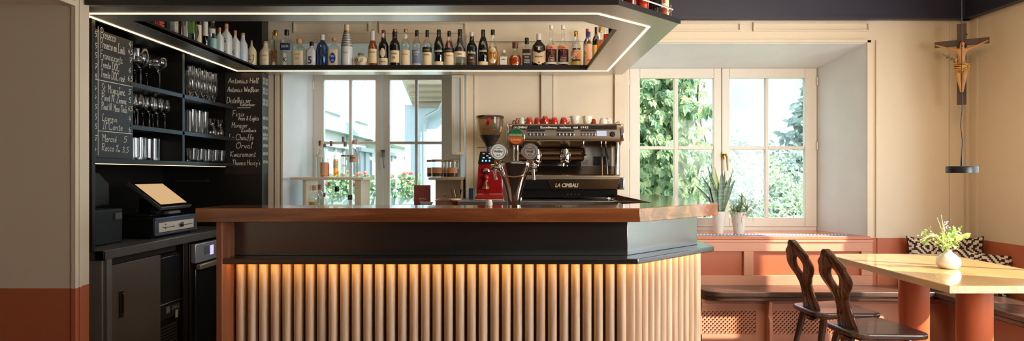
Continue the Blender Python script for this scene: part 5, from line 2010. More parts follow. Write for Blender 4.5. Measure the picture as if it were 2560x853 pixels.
# upper housing: section in y, z
m.prism_yz([(MD + 0.012, Z_(314)), (MD + 0.03, zt_), (5.05, zt_), (5.05, Z_(365)), (MD + 0.07, Z_(365)), (MD + 0.0, Z_(352)), (MD - 0.006, Z_(346))], xa, xb)
top = m.build('upper_housing', BRONZE, em, bevel=0.008, seg=3)
m = MB()
m.box(X_(1280), X_(1542), MD - 0.003, MD + 0.02, Z_(323.5), Z_(313.5))
st = m.build('name_strip', STRIP, top, bevel=0.001)
m = MB()
add_text(m, 'Eccellenza  italiana  dal  1912', P(1351, 320.8, MD - 0.004), (1, 0, 0), (0, 0, 1), 0.0135, X_(1471) - X_(1351), bold=0.03)
add_text(m, 'LA CIMBALI', P(1284, 320.8, MD - 0.004), Vector((1, 0, 0)), Vector((0.25, 0, 1)).normalized(), 0.014, X_(1317) - X_(1284), bold=0.03)
m.build('lettering', M('silver_letters', (226, 220, 208), 0.35), st, smooth=0)
for gx in (1318, 1391, 1452):
    m = MB()
    w_ = 44 if gx < 1440 else 38
    m.box(X_(gx), X_(gx + w_), MD - 0.005, MD + 0.01, Z_(328.5), Z_(325.5))
    m.build('key_legend', MBLK, top, smooth=0)
    for k in range(5):
        if gx == 1452 and k in (1,):
            pass
        m = MB()
        xx = gx + 1.5 + k * (9 if gx < 1440 else 7.6)
        m.box(X_(xx), X_(xx + (6.5 if gx < 1440 else 4)), MD - 0.012, MD + 0.008, Z_(340), Z_(331.5))
        m.build('key', CHROME, top, bevel=0.002)
m = MB()
m.box(X_(1492), X_(1516), MD - 0.006, MD + 0.01, Z_(340), Z_(327.5))
m.build('display', EM('machine_display', (206, 212, 226), 0.75), top, bevel=0.001)
m = MB()
m.lathe([(0.0185, 0), (0.0185, 0.014), (0.015, 0.018)], (X_(1531), MD + 0.012, Z_(336)), 24, ax='y')
for i, q in enumerate(m.v):
    m.v[i] = Vector((q.x, 2 * (MD + 0.012) - q.y - 0.012, q.z))
dl = m.build('dial', MBLK, top)
m = MB()
for a in range(4):
    an = a * PI / 2 + 0.4
    m.ball((X_(1531) + 0.009 * math.cos(an), MD - 0.019, Z_(336) + 0.009 * math.sin(an)), 0.0028, 8, 6)
m.build('dial_mark', M('dial_grey', (150, 146, 140), 0.4), dl)['kind'] = 'stuff'
# rounded chrome end cheek and its upright
SIDE = M('side_chrome', (196, 194, 190), 0.16, 1.0)
for s, (a, b) in ((0, (1266.5, 1272)), (1, (1551, 1560))):
    m = MB()
    m.prism_yz([(MD + 0.02, Z_(309)), (5.06, Z_(309)), (5.06, Z_(353)), (MD, Z_(353)), (MD - 0.012, Z_(345)), (MD - 0.004, Z_(322))], X_(a), X_(b))
    m.build('end_cheek', SIDE, em, bevel=0.006, seg=3)
m = MB()
m.tube([(X_(1545), MD + 0.03, Z_(355)), (X_(1544), MD + 0.03, Z_(440))], 0.012, 14)
m.build('upright', CHROME, em)
m = MB()
m.box(X_(1290), X_(1463), 4.92, 4.94, Z_(447), Z_(360))
m.build('splash_back', M('mirror_dark_steel', (122, 112, 104), 0.16, 1.0, var=0.1), em, smooth=0)
m = MB()
m.box(X_(1463), X_(1545), 4.925, 4.94, Z_(447), Z_(360))
m.build('steel_back', M('satin_steel', (200, 194, 186), 0.4, 0.6), em, smooth=0)
m = MB()
m.box(X_(1549), X_(1553), MD + 0.05, 4.94, Z_(447), Z_(360))
m.build('side_panel', STEEL, em, smooth=0)
# group barrel and the two groups
m = MB()
m.lathe([(0.048, 0), (0.05, 0.004), (0.05, X_(1462) - X_(1296)), (0.046, X_(1462) - X_(1296) + 0.004)], (X_(1296), 4.76, Z_(386, 4.76)), 28, ax='x')
m.build('group_barrel', M('barrel_black_chrome', (62, 54, 48), 0.14, 0.9), em)
m = MB()
for a, b in ((1298, 1344), (1352, 1404), (1424, 1460)):
    m.lathe([(0.0515, 0), (0.0515, X_(b) - X_(a))], (X_(a), 4.76, Z_(386, 4.76)), 28, ax='x')
m.build('barrel_sleeve', M('barrel_bronze', (150, 128, 104), 0.18, 1.0), em)
for gx in (1340, 1412):
    cx_, cy_ = X_(gx, 4.72), 4.70
    g = MB()
    z0 = Z_(405, 4.70)
    g.lathe([(0.020, z0 - 0.012), (0.033, z0), (0.040, z0 + 0.012), (0.042, z0 + 0.045), (0.036, z0 + 0.075), (0.028, z0 + 0.095)], (cx_, cy_, 0), 26)
    gp = g.build('group_head', CHROME, em)
    g = MB()
    g.lathe([(0.034, z0 - 0.008), (0.036, z0 - 0.002), (0.036, z0 + 0.010)], (cx_, cy_, 0), 24)
    g.tube([(cx_, cy_ - 0.03, z0), (cx_, cy_ - 0.06, z0 - 0.002)], 0.009, 10)
    g.tube([(cx_ - 0.012, cy_, z0 - 0.01), (cx_ - 0.014, cy_, z0 - 0.03)], 0.007, 8)
    g.tube([(cx_ + 0.012, cy_, z0 - 0.01), (cx_ + 0.014, cy_, z0 - 0.03)], 0.007, 8)
    pf = g.build('filter_holder', CHROME, gp)
    g = MB()
    g.tube([(cx_, cy_ - 0.06, z0 - 0.002), (cx_, cy_ - 0.10, z0 - 0.006), (cx_, cy_ - 0.16, z0 - 0.018)], [0.011, 0.014, 0.013], 12)
    g.build('handle', CAPB, pf)
# steam wands
for k, (a, b, ln) in enumerate(((1460, 1468, 402), (1505, 1506, 438), (1516, 1519, 436))):
    m = MB()
    m.tube([(X_(a), MD + 0.06, Z_(354)), (X_(a), MD + 0.04, Z_(362)), (X_(a + (b - a) * 0.5), MD + 0.01, Z_(385)), (X_(b), MD + 0.0, Z_(ln))], 0.0045, 8)
    wn = m.build('steam_wand', CHROME, em)
    m = MB()
    m.tube([(X_(a) + 0.0, MD + 0.034, Z_(368)), (X_(a + (b - a) * 0.5), MD + 0.008, Z_(390))], 0.0085, 10)
    m.build('grip', CAPB, wn)
m = MB()
m.box(X_(1486), X_(1524), MD + 0.035, MD + 0.10, Z_(414), Z_(391))
m.build('milk_station', MBLK, em, bevel=0.004)
# working surface and base
m = MB()
m.prism_yz([(MD - 0.02, Z_(449)), (MD - 0.02, Z_(440)), (MD - 0.012, Z_(438)), (MD + 0.06, Z_(434)), (4.915, Z_(414)), (4.94, Z_(449))], X_(1286), X_(1550))
m.build('cup_tray', BRONZE, em, bevel=0.003)
m = MB()
m.box(X_(1290), X_(1548), MD - 0.015, 5.04, Z_(474), Z_(449.5))
bs = m.build('base_body', MBLK, em, bevel=0.004)
m = MB()
m.prism_xz([(X_(1376), Z_(472)), (X_(1368), Z_(451.5)), (X_(1547), Z_(451.5)), (X_(1542), Z_(472))], MD - 0.021, MD - 0.013)
pl = m.build('base_plate', M('bronze_plate', (104, 78, 54), 0.25, 1.0, var=0.3, vscale=4), bs, bevel=0.001)
m = MB()
add_text(m, 'LA CIMBALI', P(1388, 468, MD - 0.022), Vector((1, 0, 0)), Vector((0.2, 0, 1)).normalized(), 0.028, X_(1444) - X_(1388), bold=0.03)
m.build('lettering', M('embossed_steel', (214, 200, 178), 0.35, 0.6), pl, smooth=0)
m = MB()
m.box(X_(1546), X_(1561), MD - 0.022, 4.90, Z_(474.5), Z_(443))
m.build('corner_guard', SIDE, em, bevel=0.010, seg=3)
m = MB()
m.box(X_(1292), X_(1545), MD + 0.02, 5.03, Z_(494.5), Z_(474.5))
lb = m.build('lower_body', MBLK, em, bevel=0.003)
m = MB()
for k in (1420, 1429, 1438, 1447):
    m.ball((X_(k), MD + 0.019, Z_(486)), 0.0022, 8, 6)
m.build('indicator', M('indicator_dots', (180, 176, 170), 0.4), lb)['kind'] = 'stuff'
for xx in (1300, 1536):
    for d in (MD + 0.05, 4.98):
        m = MB()
        m.lathe([(0.02, 1.1125), (0.02, Z_(494))], (X_(xx), d, 0), 14)
        m.build('foot', CHROME, em)
m = MB()
zr = zt_ + 0.022
m.tube([(X_(1276), 5.03, zt_), (X_(1276), 5.03, zr), (X_(1552), 5.03, zr), (X_(1552), 5.03, zt_)], 0.004, 8)
m.tube([(X_(1552), 5.03, zr), (X_(1552), 4.70, zr), (X_(1550), 4.67, zt_)], 0.004, 8)
m.build('cup_rail', CHROME, em)

# cups on the machine
CUPR = M('glossy_red_china', (176, 40, 26), 0.12, coat=0.6)
CUPW = M('white_china', (226, 216, 196), 0.2, coat=0.3)
zc = zt_ + 0.0008


def cup(label, x, d, r, h, mat, group, up=False, rz=0.0):
    t = thing('espresso_cup', label, 'cup', (PX(x, d), d, zc), group, rz)
    m = MB()
    pr = [(r * 0.55, 0), (r * 0.62, h * 0.04), (r * 0.85, h * 0.35), (r, h * 0.97), (r * 0.98, h), (r * 0.94, h * 0.98), (r * 0.8, h * 0.4), (r * 0.5, h * 0.1), (0.0005, h * 0.09)]
    if not up:
        pr = [(a, h - b) for a, b in pr][::-1]
        pr = [(a, b) for a, b in pr]
    m.lathe(pr, n=22)
    b = m.build('bowl', mat, t, world=False, smooth=60)
    m = MB()
    zz0, zz1 = (0.35, 0.85) if up else (0.15, 0.65)
    m.tube([(r * 0.8, 0, h * zz0), (r * 1.4, 0, h * (zz0 + 0.08)), (r * 1.5, 0, h * (zz0 + zz1) / 2), (r * 1.35, 0, h * zz1), (r * 0.85, 0, h * (zz1 + 0.03))], 0.0045, 8)
    m.build('handle', mat, b, world=False)
    return t


GC = 'espresso cups on top of the coffee machine'
for lb, x, d, rz in (('glossy red espresso cup upside down, leftmost of the red ones', 1323, 4.72, 2.6), ('glossy red espresso cup upside down, second of the red ones', 1344, 4.72, -0.5),
                     ('glossy red espresso cup upside down, the tallest red one in the middle', 1363, 4.70, 4.7), ('glossy red espresso cup upside down, fourth of the red ones', 1386, 4.72, 2.9),
                     ('glossy red espresso cup upside down, nearest to the white cups', 1409, 4.72, 0.3),
                     ('glossy red espresso cup in the second row behind the gap of two others', 1354, 4.82, 0.5), ('glossy red espresso cup in the second row behind the tallest', 1375, 4.82, 0.5), ('small red cup behind the white cups', 1482, 4.84, 1.0),
                     ('red espresso cup behind the pale cup at the far end above the name strip', 1296, 4.80, 3.0)):
    cup(lb, x, d, 0.029, 0.052 if 'tallest red' not in lb else 0.06, CUPR, GC, rz=rz)
cup('pale greenish white cup upside down at the end over the maker name', 1304, 4.70, 0.024, 0.05, M('celadon_china', (196, 206, 190), 0.2), GC, rz=3.0)
cup('white cappuccino cup upright with its handle towards the red cups', 1438, 4.72, 0.038, 0.062, CUPW, GC, up=True, rz=PI)
cup('white cappuccino cup upright beside the small red one', 1468, 4.72, 0.038, 0.062, CUPW, GC, up=True, rz=-1.9)
cup('white cup upside down near the display end of the machine', 1508, 4.72, 0.032, 0.048, CUPW, GC, rz=0.4)
cup('second white cup upside down near the display end, slightly taller', 1521, 4.80, 0.030, 0.056, CUPW, GC, rz=2.0)

# ------------------------------------------------------------------ red grinder
GD = 4.50
gx_ = lambda x: PX(x, GD)
gz_ = lambda y: PZ(y, GD)
gr = thing('coffee_grinder', 'red coffee grinder with a clear bean hopper and chrome fork', 'coffee grinder', (gx_(1224), 4.53, 1.1125))
GRED = M('grinder_red', (140, 18, 20), 0.16, coat=0.8)
gxc = gx_(1224)
m = MB()
m.box(gx_(1187), gx_(1261), 4.44, 4.66, 1.1125, 1.121)
m.build('base_tray', CHROME, gr, bevel=0.003)
m = MB()
# body tapering upwards
def tap(m, x0, x1, x2, x3, y0, y1, y2, y3, za_, zb_):
    m.add([(x0, y0, za_), (x1, y0, za_), (x1, y1, za_), (x0, y1, za_), (x2, y2, zb_), (x3, y2, zb_), (x3, y3, zb_), (x2, y3, zb_)],
          [(0, 3, 2, 1), (4, 5, 6, 7), (0, 1, 5, 4), (1, 2, 6, 5), (2, 3, 7, 6), (3, 0, 4, 7)])


tap(m, gx_(1186), gx_(1262), gx_(1193), gx_(1258), 4.45, 4.66, 4.47, 4.64, 1.121, 1.165)
m.build('foot_body', GRED, gr, bevel=0.010, seg=4)
m = MB()
tap(m, gx_(1191), gx_(1258), gx_(1196), gx_(1256), 4.485, 4.65, 4.49, 4.65, 1.160, gz_(409))
bd_ = m.build('body', GRED, gr, bevel=0.008, seg=4)
m = MB()
tap(m, gx_(1195), gx_(1257), gx_(1200), gx_(1249), 4.475, 4.65, 4.50, 4.64, gz_(410), gz_(379))
hd = m.build('head', MBLK, gr, bevel=0.005, seg=3)
m = MB()
SCY = 4.474
for xx in (1207, 1215.5, 1224):
    m.lathe([(0.006, 0), (0.006, 0.0025)], (gx_(xx), SCY - 0.001, gz_(402.5)), 12, ax='y')
for xx, w_ in ((1207, 5), (1222, 6)):
    m.box(gx_(xx), gx_(xx + w_), SCY + 0.003, SCY + 0.006, gz_(396), gz_(393.5))
m.build('lit_icon', EM('screen_blue', (120, 190, 255), 1.6), hd, smooth=0)['kind'] = 'stuff'
m = MB()
for xx, yy_ in ((1207, 385.5), (1222, 385.5), (1216, 391)):
    m.box(gx_(xx), gx_(xx + 5), SCY + 0.012, SCY + 0.015, gz_(yy_), gz_(yy_ - 2))
m.build('lit_digit', EM('screen_white', (230, 200, 190), 0.8), hd, smooth=0)['kind'] = 'stuff'
m = MB()
m.lathe([(0.020, 0), (0.024, 0.006), (0.022, 0.016), (0.010, 0.022)], (gx_(1216), 0, gz_(428)), 20, ax='y')
for i, q in enumerate(m.v):
    m.v[i] = Vector((q.x, 4.488 - q.y, q.z))
m.build('chrome_knob', CHROME, bd_)
m = MB()
m.ball((gx_(1216), 4.468, gz_(444)), 0.018, 18, 12)
m.build('red_knob', M('knob_red', (176, 34, 34), 0.2, 0.3), bd_)
m = MB()
m.tube([(gx_(1216), 4.48, gz_(450)), (gx_(1215), 4.46, gz_(458)), (gx_(1216), 4.45, gz_(468))], [0.012, 0.009, 0.012], 12)
m.lathe([(0.024, gz_(472)), (0.020, gz_(466))], (gx_(1215), 4.46, 0), 18)
m.build('filter_fork', M('fork_bronze', (190, 160, 120), 0.2, 1.0), bd_)
m = MB()
m.lathe([(0.028, gz_(379)), (0.028, gz_(366))], (gxc, 4.57, 0), 22)
m.tube([(gx_(1192), 4.56, gz_(368.5)), (gx_(1226), 4.55, gz_(367))], 0.004, 8)
m.build('collar', M('collar_grey', (130, 126, 120), 0.35, 0.6), gr)
hp = [(0.028, 367), (0.034, 362), (0.056, 350), (0.083, 330), (0.096, 308), (0.098, 292)]
m = MB()
m.lathe([(r, gz_(y)) for r, y in hp] + [(r - 0.002, gz_(y)) for r, y in hp[::-1]], (gxc, 4.57, 0), 32, cap=False)
hop = m.build('hopper', GL('hopper_plastic', (232, 224, 210), 0.01, 0.14, haze=0.015, ghaze=(220, 210, 196)), gr, smooth=60)
m = MB()
m.lathe([(0.101, gz_(293)), (0.103, gz_(291)), (0.098, gz_(288)), (0.001, gz_(287.5))], (gxc, 4.57, 0), 32)
m.build('lid', M('smoked_lid', (66, 50, 44), 0.2), hop)
m = MB()
m.lathe([(0.025, gz_(366)), (0.031, gz_(362)), (0.052, gz_(350)), (0.076, gz_(337)), (0.05, gz_(339)), (0.001, gz_(336))], (gxc, 4.57, 0), 28)
m.build('coffee_beans', M('beans', (34, 20, 14), 0.45, var=0.6, vscale=90, bump=1.0, bscale=110), hop)['kind'] = 'stuff'
m = MB()
rh = 0.0965


def hp_pt(dx, y):
    rr__ = 0.097 if y < 310 else 0.090
    ddx = dx * GD / F
    return Vector((gxc + ddx, 4.57 - math.sqrt(max(0, rr__ ** 2 - ddx ** 2)) - 0.0012, gz_(y)))


# red printed emblem (a leaning silhouette) and the name below it
sil = [(-7, 317), (-9, 311), (-11, 309), (-8, 303), (-4, 300), (-6, 297), (-2, 294.5), (4, 296), (3, 301), (0, 305), (0, 309), (-2, 312), (-5, 314)]
m.add([hp_pt(dx, y) for dx, y in sil], [tuple(range(len(sil)))])
em1 = m.build('red_emblem', M('emblem_red', (190, 30, 30), 0.5), hop, smooth=0)
m = MB()
add_text(m, 'Julius Meinl', Vector((gxc - 0.006, 4.57 - 0.094, gz_(325.5))), (1, 0, 0), (0, 0, 1), 0.011, 0.10, center=True, bold=0.02, curve=0.094)
m.build('lettering', M('letter_maroon', (110, 40, 34), 0.6), hop, smooth=0)

# ------------------------------------------------------------------ beer tap tower
TD = 3.17
tx = lambda x: PX(x, TD)
tz = lambda y: PZ(y, TD)
tp = thing('beer_tap_tower', 'flared chrome beer tap tower with three round badges on the bar', 'beer tap', (tx(1285), TD, 0.901))
# flared body: superellipse section, wide at the top
m = MB()
pr = [(513, 16), (500, 16.5), (480, 20), (455, 27), (435, 35), (420, 41), (412, 44), (406, 44), (403, 40)]
o = 0
nn = 36
zs = [(0.901, 15 * TD / F)] + [(tz(y), w_ * TD / F) for y, w_ in pr]
for z, r in zs:
    for i in range(nn):
        a = 2 * PI * i / nn
        ca, sa = math.cos(a), math.sin(a)
        q = (abs(ca) ** 3 + abs(sa) ** 3) ** (-1 / 3)
        m.v.append(Vector((tx(1285) + r * q * ca, TD + 0.048 * q * sa * (0.6 + 0.4 * r / 0.09), z)))
for j in range(len(zs) - 1):
    for i in range(nn):
        i2 = (i + 1) % nn
        m.f.append((j * nn + i, j * nn + i2, (j + 1) * nn + i2, (j + 1) * nn + i))
m.f.append(tuple((len(zs) - 1) * nn + i for i in range(nn)))
m.f.append(tuple(range(nn - 1, -1, -1)))
tb = m.build('tower_body', CHROME, tp, smooth=50)
m = MB()
m.tube([(tx(1285) + s, TD - 0.05, tz(y)) for s, y in ((-0.070, 414), (-0.066, 425), (-0.056, 440), (0.0, 443), (0.056, 440), (0.066, 425), (0.070, 414))], 0.003, 8)
m.build('front_rim', CHROME, tb)
DG = M('disc_rim', (200, 198, 194), 0.15, 1.0)


def badge(x, y, r, zlow, mats, texts, label):
    R = r * TD / F
    cx_, cz_ = tx(x), tz(y)
    yy0 = TD - 0.055
    m = MB()
    m.tube([(cx_, TD - 0.02, zlow), (cx_, TD - 0.045, cz_)], 0.0125, 12)
    stx = m.build('badge_stem', CHROME, tp)
    m = MB()
    m.lathe([(R * 0.93, 0), (R, -0.004), (R, -0.018), (R * 0.9, -0.02)], (cx_, yy0, cz_), 36, ax='y')
    d = m.build('badge', DG, tp)
    d['label'] = label
    m = MB()
    k = 28
    for half, mt in enumerate(mats):
        m = MB()
        if len(mats) == 2:
            a0, a1 = (0.0, PI) if half == 0 else (PI, 2 * PI)
        else:
            a0, a1 = 0, 2 * PI
        pts = [(cx_ + R * 0.86 * math.cos(a0 + (a1 - a0) * i / k), yy0 - 0.0205, cz_ + R * 0.86 * math.sin(a0 + (a1 - a0) * i / k)) for i in range(k + 1)]
        m.add(pts, [tuple(range(k + 1))])
        m.build('badge_face', mt, d, smooth=0)
    for s, dz, h, wd_, mt in texts:
        m = MB()
        add_text(m, s, (cx_, yy0 - 0.0215, cz_ + dz * R), (1, 0, 0), (0, 0, 1), h * R, wd_ * R * 2, center=True, bold=0.02)
        m.build('lettering', mt, d, smooth=0)
    return cx_, yy0, cz_, R, d


badge(1290, 344, 21.5, tz(405), (M('badge_green', (28, 108, 66), 0.35), M('badge_orange', (206, 98, 34), 0.35)),
      [('DISTELHÄUSER', 0.08, 0.24, 0.72, M('badge_cream', (224, 210, 150), 0.4)), ('Kellerbier', -0.45, 0.26, 0.6, M('badge_peach', (240, 190, 140), 0.4))], 'green and orange badge with the brewery name')
for x, wtxt, mt, ink in ((1247, 'Weißbier', M('badge_white', (246, 246, 238), 0.35), M('badge_ink', (84, 86, 84), 0.4)), (1324, 'Hell', M('badge_grey', (226, 216, 188), 0.35), M('badge_gold', (110, 74, 30), 0.4))):
    c = badge(x, 381, 21.5, tz(412), (mt,), [(wtxt, -0.08, 0.28, 0.52 if len(wtxt) > 5 else 0.34, ink), ('HAUSBRÄU', 0.32, 0.11, 0.4, ink), ('0,4', -0.45, 0.16, 0.2, ink)], 'round pale badge reading ' + wtxt.lower())
    cx_, yy0, cz_, R, d = c
    m = MB()
    for rk in (0.62, 0.70):
        n_ = 40
        for i in range(n_):
            a, b = 2 * PI * i / n_, 2 * PI * (i + 1) / n_
            m.add([(cx_ + R * k * math.cos(q_), yy0 - 0.0212, cz_ + R * k * math.sin(q_)) for k, q_ in ((rk, a), (rk + 0.03, a), (rk + 0.03, b), (rk, b))], [(0, 1, 2, 3)])
    m.build('printed_ring', ink, d, smooth=0)
# side taps
for s, x in ((-1, 1238), (1, 1332)):
    m = MB()
    m.lathe([(0.018, -0.02), (0.020, -0.012), (0.020, 0.012), (0.018, 0.02)], (tx(x), TD - 0.03, tz(420)), 18, ax='x')
    m.tube([(tx(x), TD - 0.03, tz(420)), (tx(x - s * 12), TD - 0.02, tz(416))], 0.013, 12)
    t_ = m.build('tap', CHROME, tp)
    m = MB()
    m.tube([(tx(x), TD - 0.045, tz(424)), (tx(x), TD - 0.05, tz(432)), (tx(x - s * 0 + s * 3 * -1 if s < 0 else x + 2), TD - 0.055, tz(450))], [0.009, 0.0085, 0.0075], 12)
    m.build('spout', CHROME, t_)
    m = MB()
    m.tube([(tx(x + s * -2), TD - 0.03, tz(410)), (tx(x + s * -1), TD - 0.035, tz(402))], [0.010, 0.007], 10)
    m.build('lever_base', M('lever_brass', (190, 160, 130), 0.2, 1.0), t_)

# small white pot on the counter
sp = thing('small_pot', 'tiny white ribbed pot standing on the counter left of the beer tap', 'pot', (PX(1223, 2.86), 2.86, BTOP + 0.0005))
m = MB()
pr = [(0.013, 0), (0.0145, 0.002), (0.0145, 0.006), (0.0155, 0.008), (0.0145, 0.010), (0.0155, 0.014), (0.0145, 0.016), (0.0145, 0.020), (0.0125, 0.023), (0.0125, 0.030), (0.0115, 0.031), (0.0112, 0.024), (0.0005, 0.022)]
m.lathe(pr, n=24)
m.build('body', CUPW, sp, world=False)
m = MB()
m.lathe([(0.0115, 0.0295), (0.0105, 0.032), (0.0005, 0.033)], n=20)
m.build('lid', CREAMC, sp, world=False)

# ------------------------------------------------------------------ bench along the two walls
random.seed(21)
DW = WOOD('dark_bench_wood', (52, 34, 26), (112, 82, 64), 'X', 0.30, 0.8, coat=0.35, bump=0.25, mid=(78, 54, 42))
DWY = WOOD('dark_bench_wood_side', (52, 34, 26), (112, 82, 64), 'Y', 0.30, 0.8, coat=0.35, bump=0.25, mid=(78, 54, 42))
bn = thing('wall_bench', 'long dark wooden bench seat on a terracotta base under the window', 'bench', (2.2, 4.9, 0))
BF = 4.757
zs0, zs1 = 0.342, 0.414
# seat under the window with a rounded bar-side end
pts = [(3.13, BF)] + [(1.52 + 0.12 * (1 - math.sin(a)) - 0.0, BF + 0.16 * (1 - math.cos(a))) for a in [0]]
left = [(1.56, BF), (1.50, BF + 0.008), (1.455, BF + 0.035), (1.425, BF + 0.09), (1.415, BF + 0.16)]
m = MB()
m.prism([(3.135, BF), *left, (1.415, 5.072), (3.60, 5.072), (3.60, BF + 0.30), (3.135, BF + 0.0)][:-1] + [(3.135, BF + 0.30)], zs0 + 0.034, zs1)
m.prism([(3.135, BF + 0.012)] + [(a + 0.008, b + 0.012) for a, b in left] + [(1.425, 5.07), (3.135, 5.07)], zs0, zs0 + 0.034)
m.build('seat', DW, bn, bevel=0.006, seg=3)
m = MB()
m.prism([(3.14, 1.2), (3.605, 1.2), (3.605, BF + 0.295), (3.14, BF + 0.295)], zs0 + 0.034, zs1 - 0.001)
m.prism([(3.152, 1.2), (3.60, 1.2), (3.60, 4.74), (3.152, 4.74)], zs0, zs0 + 0.034)
m.build('seat', DWY, bn, bevel=0.006, seg=3)
# base panels with lattice grilles
RB = 4.86
GZ0, GZ1 = 0.075, 0.250
g1 = (PX(1752, RB), PX(1890, RB))
g2 = (PX(1931, RB), PX(2084, RB))
m = MB()
t = 0.02
xs = [1.42, g1[0], g1[1], g2[0], g2[1], 3.60]
m.box(xs[0], xs[5], RB, RB + t, GZ1, zs0 - 0.001)
m.box(xs[0], xs[5], RB, RB + t, 0, GZ0)
m.box(xs[0], xs[1], RB, RB + t, GZ0, GZ1)
m.box(xs[2], xs[3], RB, RB + t, GZ0, GZ1)
m.box(xs[4], xs[5], RB, RB + t, GZ0, GZ1)
m.box(xs[0], xs[0] + 0.02, RB + t, 5.07, 0, zs0)
m.box(xs[0], xs[5], RB - 0.01, RB, zs0 - 0.05, zs0 - 0.03)
m.box(3.30, 3.32, 1.3, RB - 0.001, 0, zs0 - 0.001)
m.build('base_panel', TERRA, bn, smooth=0)
m = MB()
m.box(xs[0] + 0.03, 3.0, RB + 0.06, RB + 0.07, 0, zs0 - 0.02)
m.build('inner_panel', M('dark_hollow', (40, 20, 14), 0.9), bn, smooth=0)  # dark sheet painted as the shade inside the hollow base


def lattice(x0, x1, z0, z1):
    m = MB()
    st = 0.0315
    w_ = 0.0058
    H = z1 - z0
    for s in (1, -1):
        yk = RB + (0.004 if s > 0 else 0.010)
        k = -int(H / st) - 2
        while k * st < (x1 - x0) + H:
            # line x = x0 + k*st + s*(z - z0) (for s = -1 shifted)
            a = x0 + k * st if s > 0 else x0 + k * st + 0
            za, zb = 0.0, H
            xa_, xb_ = (a, a + H) if s > 0 else (a + 0, a - H)
            # clip
            def clip(xa_, za, xb_, zb):
                if xa_ > xb_:
                    xa_, za, xb_, zb = xb_, zb, xa_, za
                if xb_ <= x0 or xa_ >= x1:
                    return None
                if xa_ < x0:
                    t_ = (x0 - xa_) / (xb_ - xa_)
                    za += (zb - za) * t_
                    xa_ = x0
                if xb_ > x1:
                    t_ = (x1 - xa_) / (xb_ - xa_)
                    zb = za + (zb - za) * t_
                    xb_ = x1
                return xa_, za, xb_, zb
            c = clip(xa_, za, xb_, zb)
            if c and abs(c[2] - c[0]) > 0.004:
                xa_, za, xb_, zb = c
                d = Vector((xb_ - xa_, 0, zb - za)).normalized()
                nrm = Vector((-d.z, 0, d.x)) * w_
                p0, p1 = Vector((xa_, yk, z0 + za)), Vector((xb_, yk, z0 + zb))
                vs = []
                for yq in (0, 0.006):
                    o_ = Vector((0, yq, 0))
                    vs += [p0 - nrm + o_, p1 - nrm + o_, p1 + nrm + o_, p0 + nrm + o_]
                m.add(vs, [(0, 1, 2, 3), (7, 6, 5, 4), (0, 4, 5, 1), (1, 5, 6, 2), (2, 6, 7, 3), (3, 7, 4, 0)])
            k += 1
    return m


lattice(g1[0], g1[1], GZ0, GZ1).build('lattice_grille', TERRA, bn, smooth=0)
lattice(g2[0], g2[1], GZ0, GZ1).build('lattice_grille', TERRA, bn, smooth=0)
# curved brackets carrying the seat
for bx_ in (PX(1925, 4.80), 2.95):
    m = MB()
    m.prism_yz([(BF + 0.025, zs0 - 0.001), (BF + 0.04, 0.25), (BF + 0.05, 0.225), (BF + 0.028, 0.205), (BF + 0.022, 0.17), (BF + 0.022, 0.0), (RB - 0.001, 0.0), (RB - 0.001, zs0 - 0.001)], bx_ - 0.013, bx_ + 0.013)
    m.build('bracket', TERRA, bn, bevel=0.006, seg=3)

# ------------------------------------------------------------------ table
tb = thing('dining_table', 'light wooden rectangular table on two thick terracotta round legs', 'table', (2.535, 3.74, 0))
TW = WOOD('table_wood', (206, 158, 98), (236, 196, 136), 'Y', 0.14, 0.5, coat=0.6, bump=0.02, mid=(222, 178, 116))
m = MB()
m.box(2.130, 2.94, 3.123, 4.375, 0.712, 0.75)
m.build('tabletop', TW, tb, bevel=0.002)
m = MB()
m.box(2.1285, 2.9415, 3.1215, 4.3765, 0.713, 0.746)
for i, q in enumerate(m.v):
    pass
m.build('edge_band', WOOD('table_edge_wood', (196, 164, 124), (220, 194, 156), 'Y', 0.35, 0.8, bump=0.02), tb, smooth=0)
m = MB()
m.box(2.22, 2.85, 3.3, 4.2, 0.69, 0.7125)
m.build('under_frame', M('under_frame', (150, 110, 76), 0.6), tb, smooth=0)
LEGC = M('leg_terracotta', (196, 100, 60), 0.36, var=0.03)
for y in (4.02, 3.49):
    m = MB()
    m.lathe([(0.078, 0.0), (0.084, 0.02), (0.086, 0.70), (0.086, 0.711)], (2.515 if y > 4 else 2.515, y, 0), 40)
    m.build('leg', LEGC, tb, smooth=40)

# ------------------------------------------------------------------ carved chairs
CHW = WOOD('carved_dark_wood', (50, 28, 18), (120, 74, 48), 'Z', 0.26, 1.2, coat=0.45, bump=0.35, mid=(80, 48, 32))
CHS = WOOD('seat_dark_wood', (54, 40, 34), (108, 86, 72), 'Y', 0.30, 1.3, coat=0.4, bump=0.45, mid=(66, 48, 40), bdist=0.003)


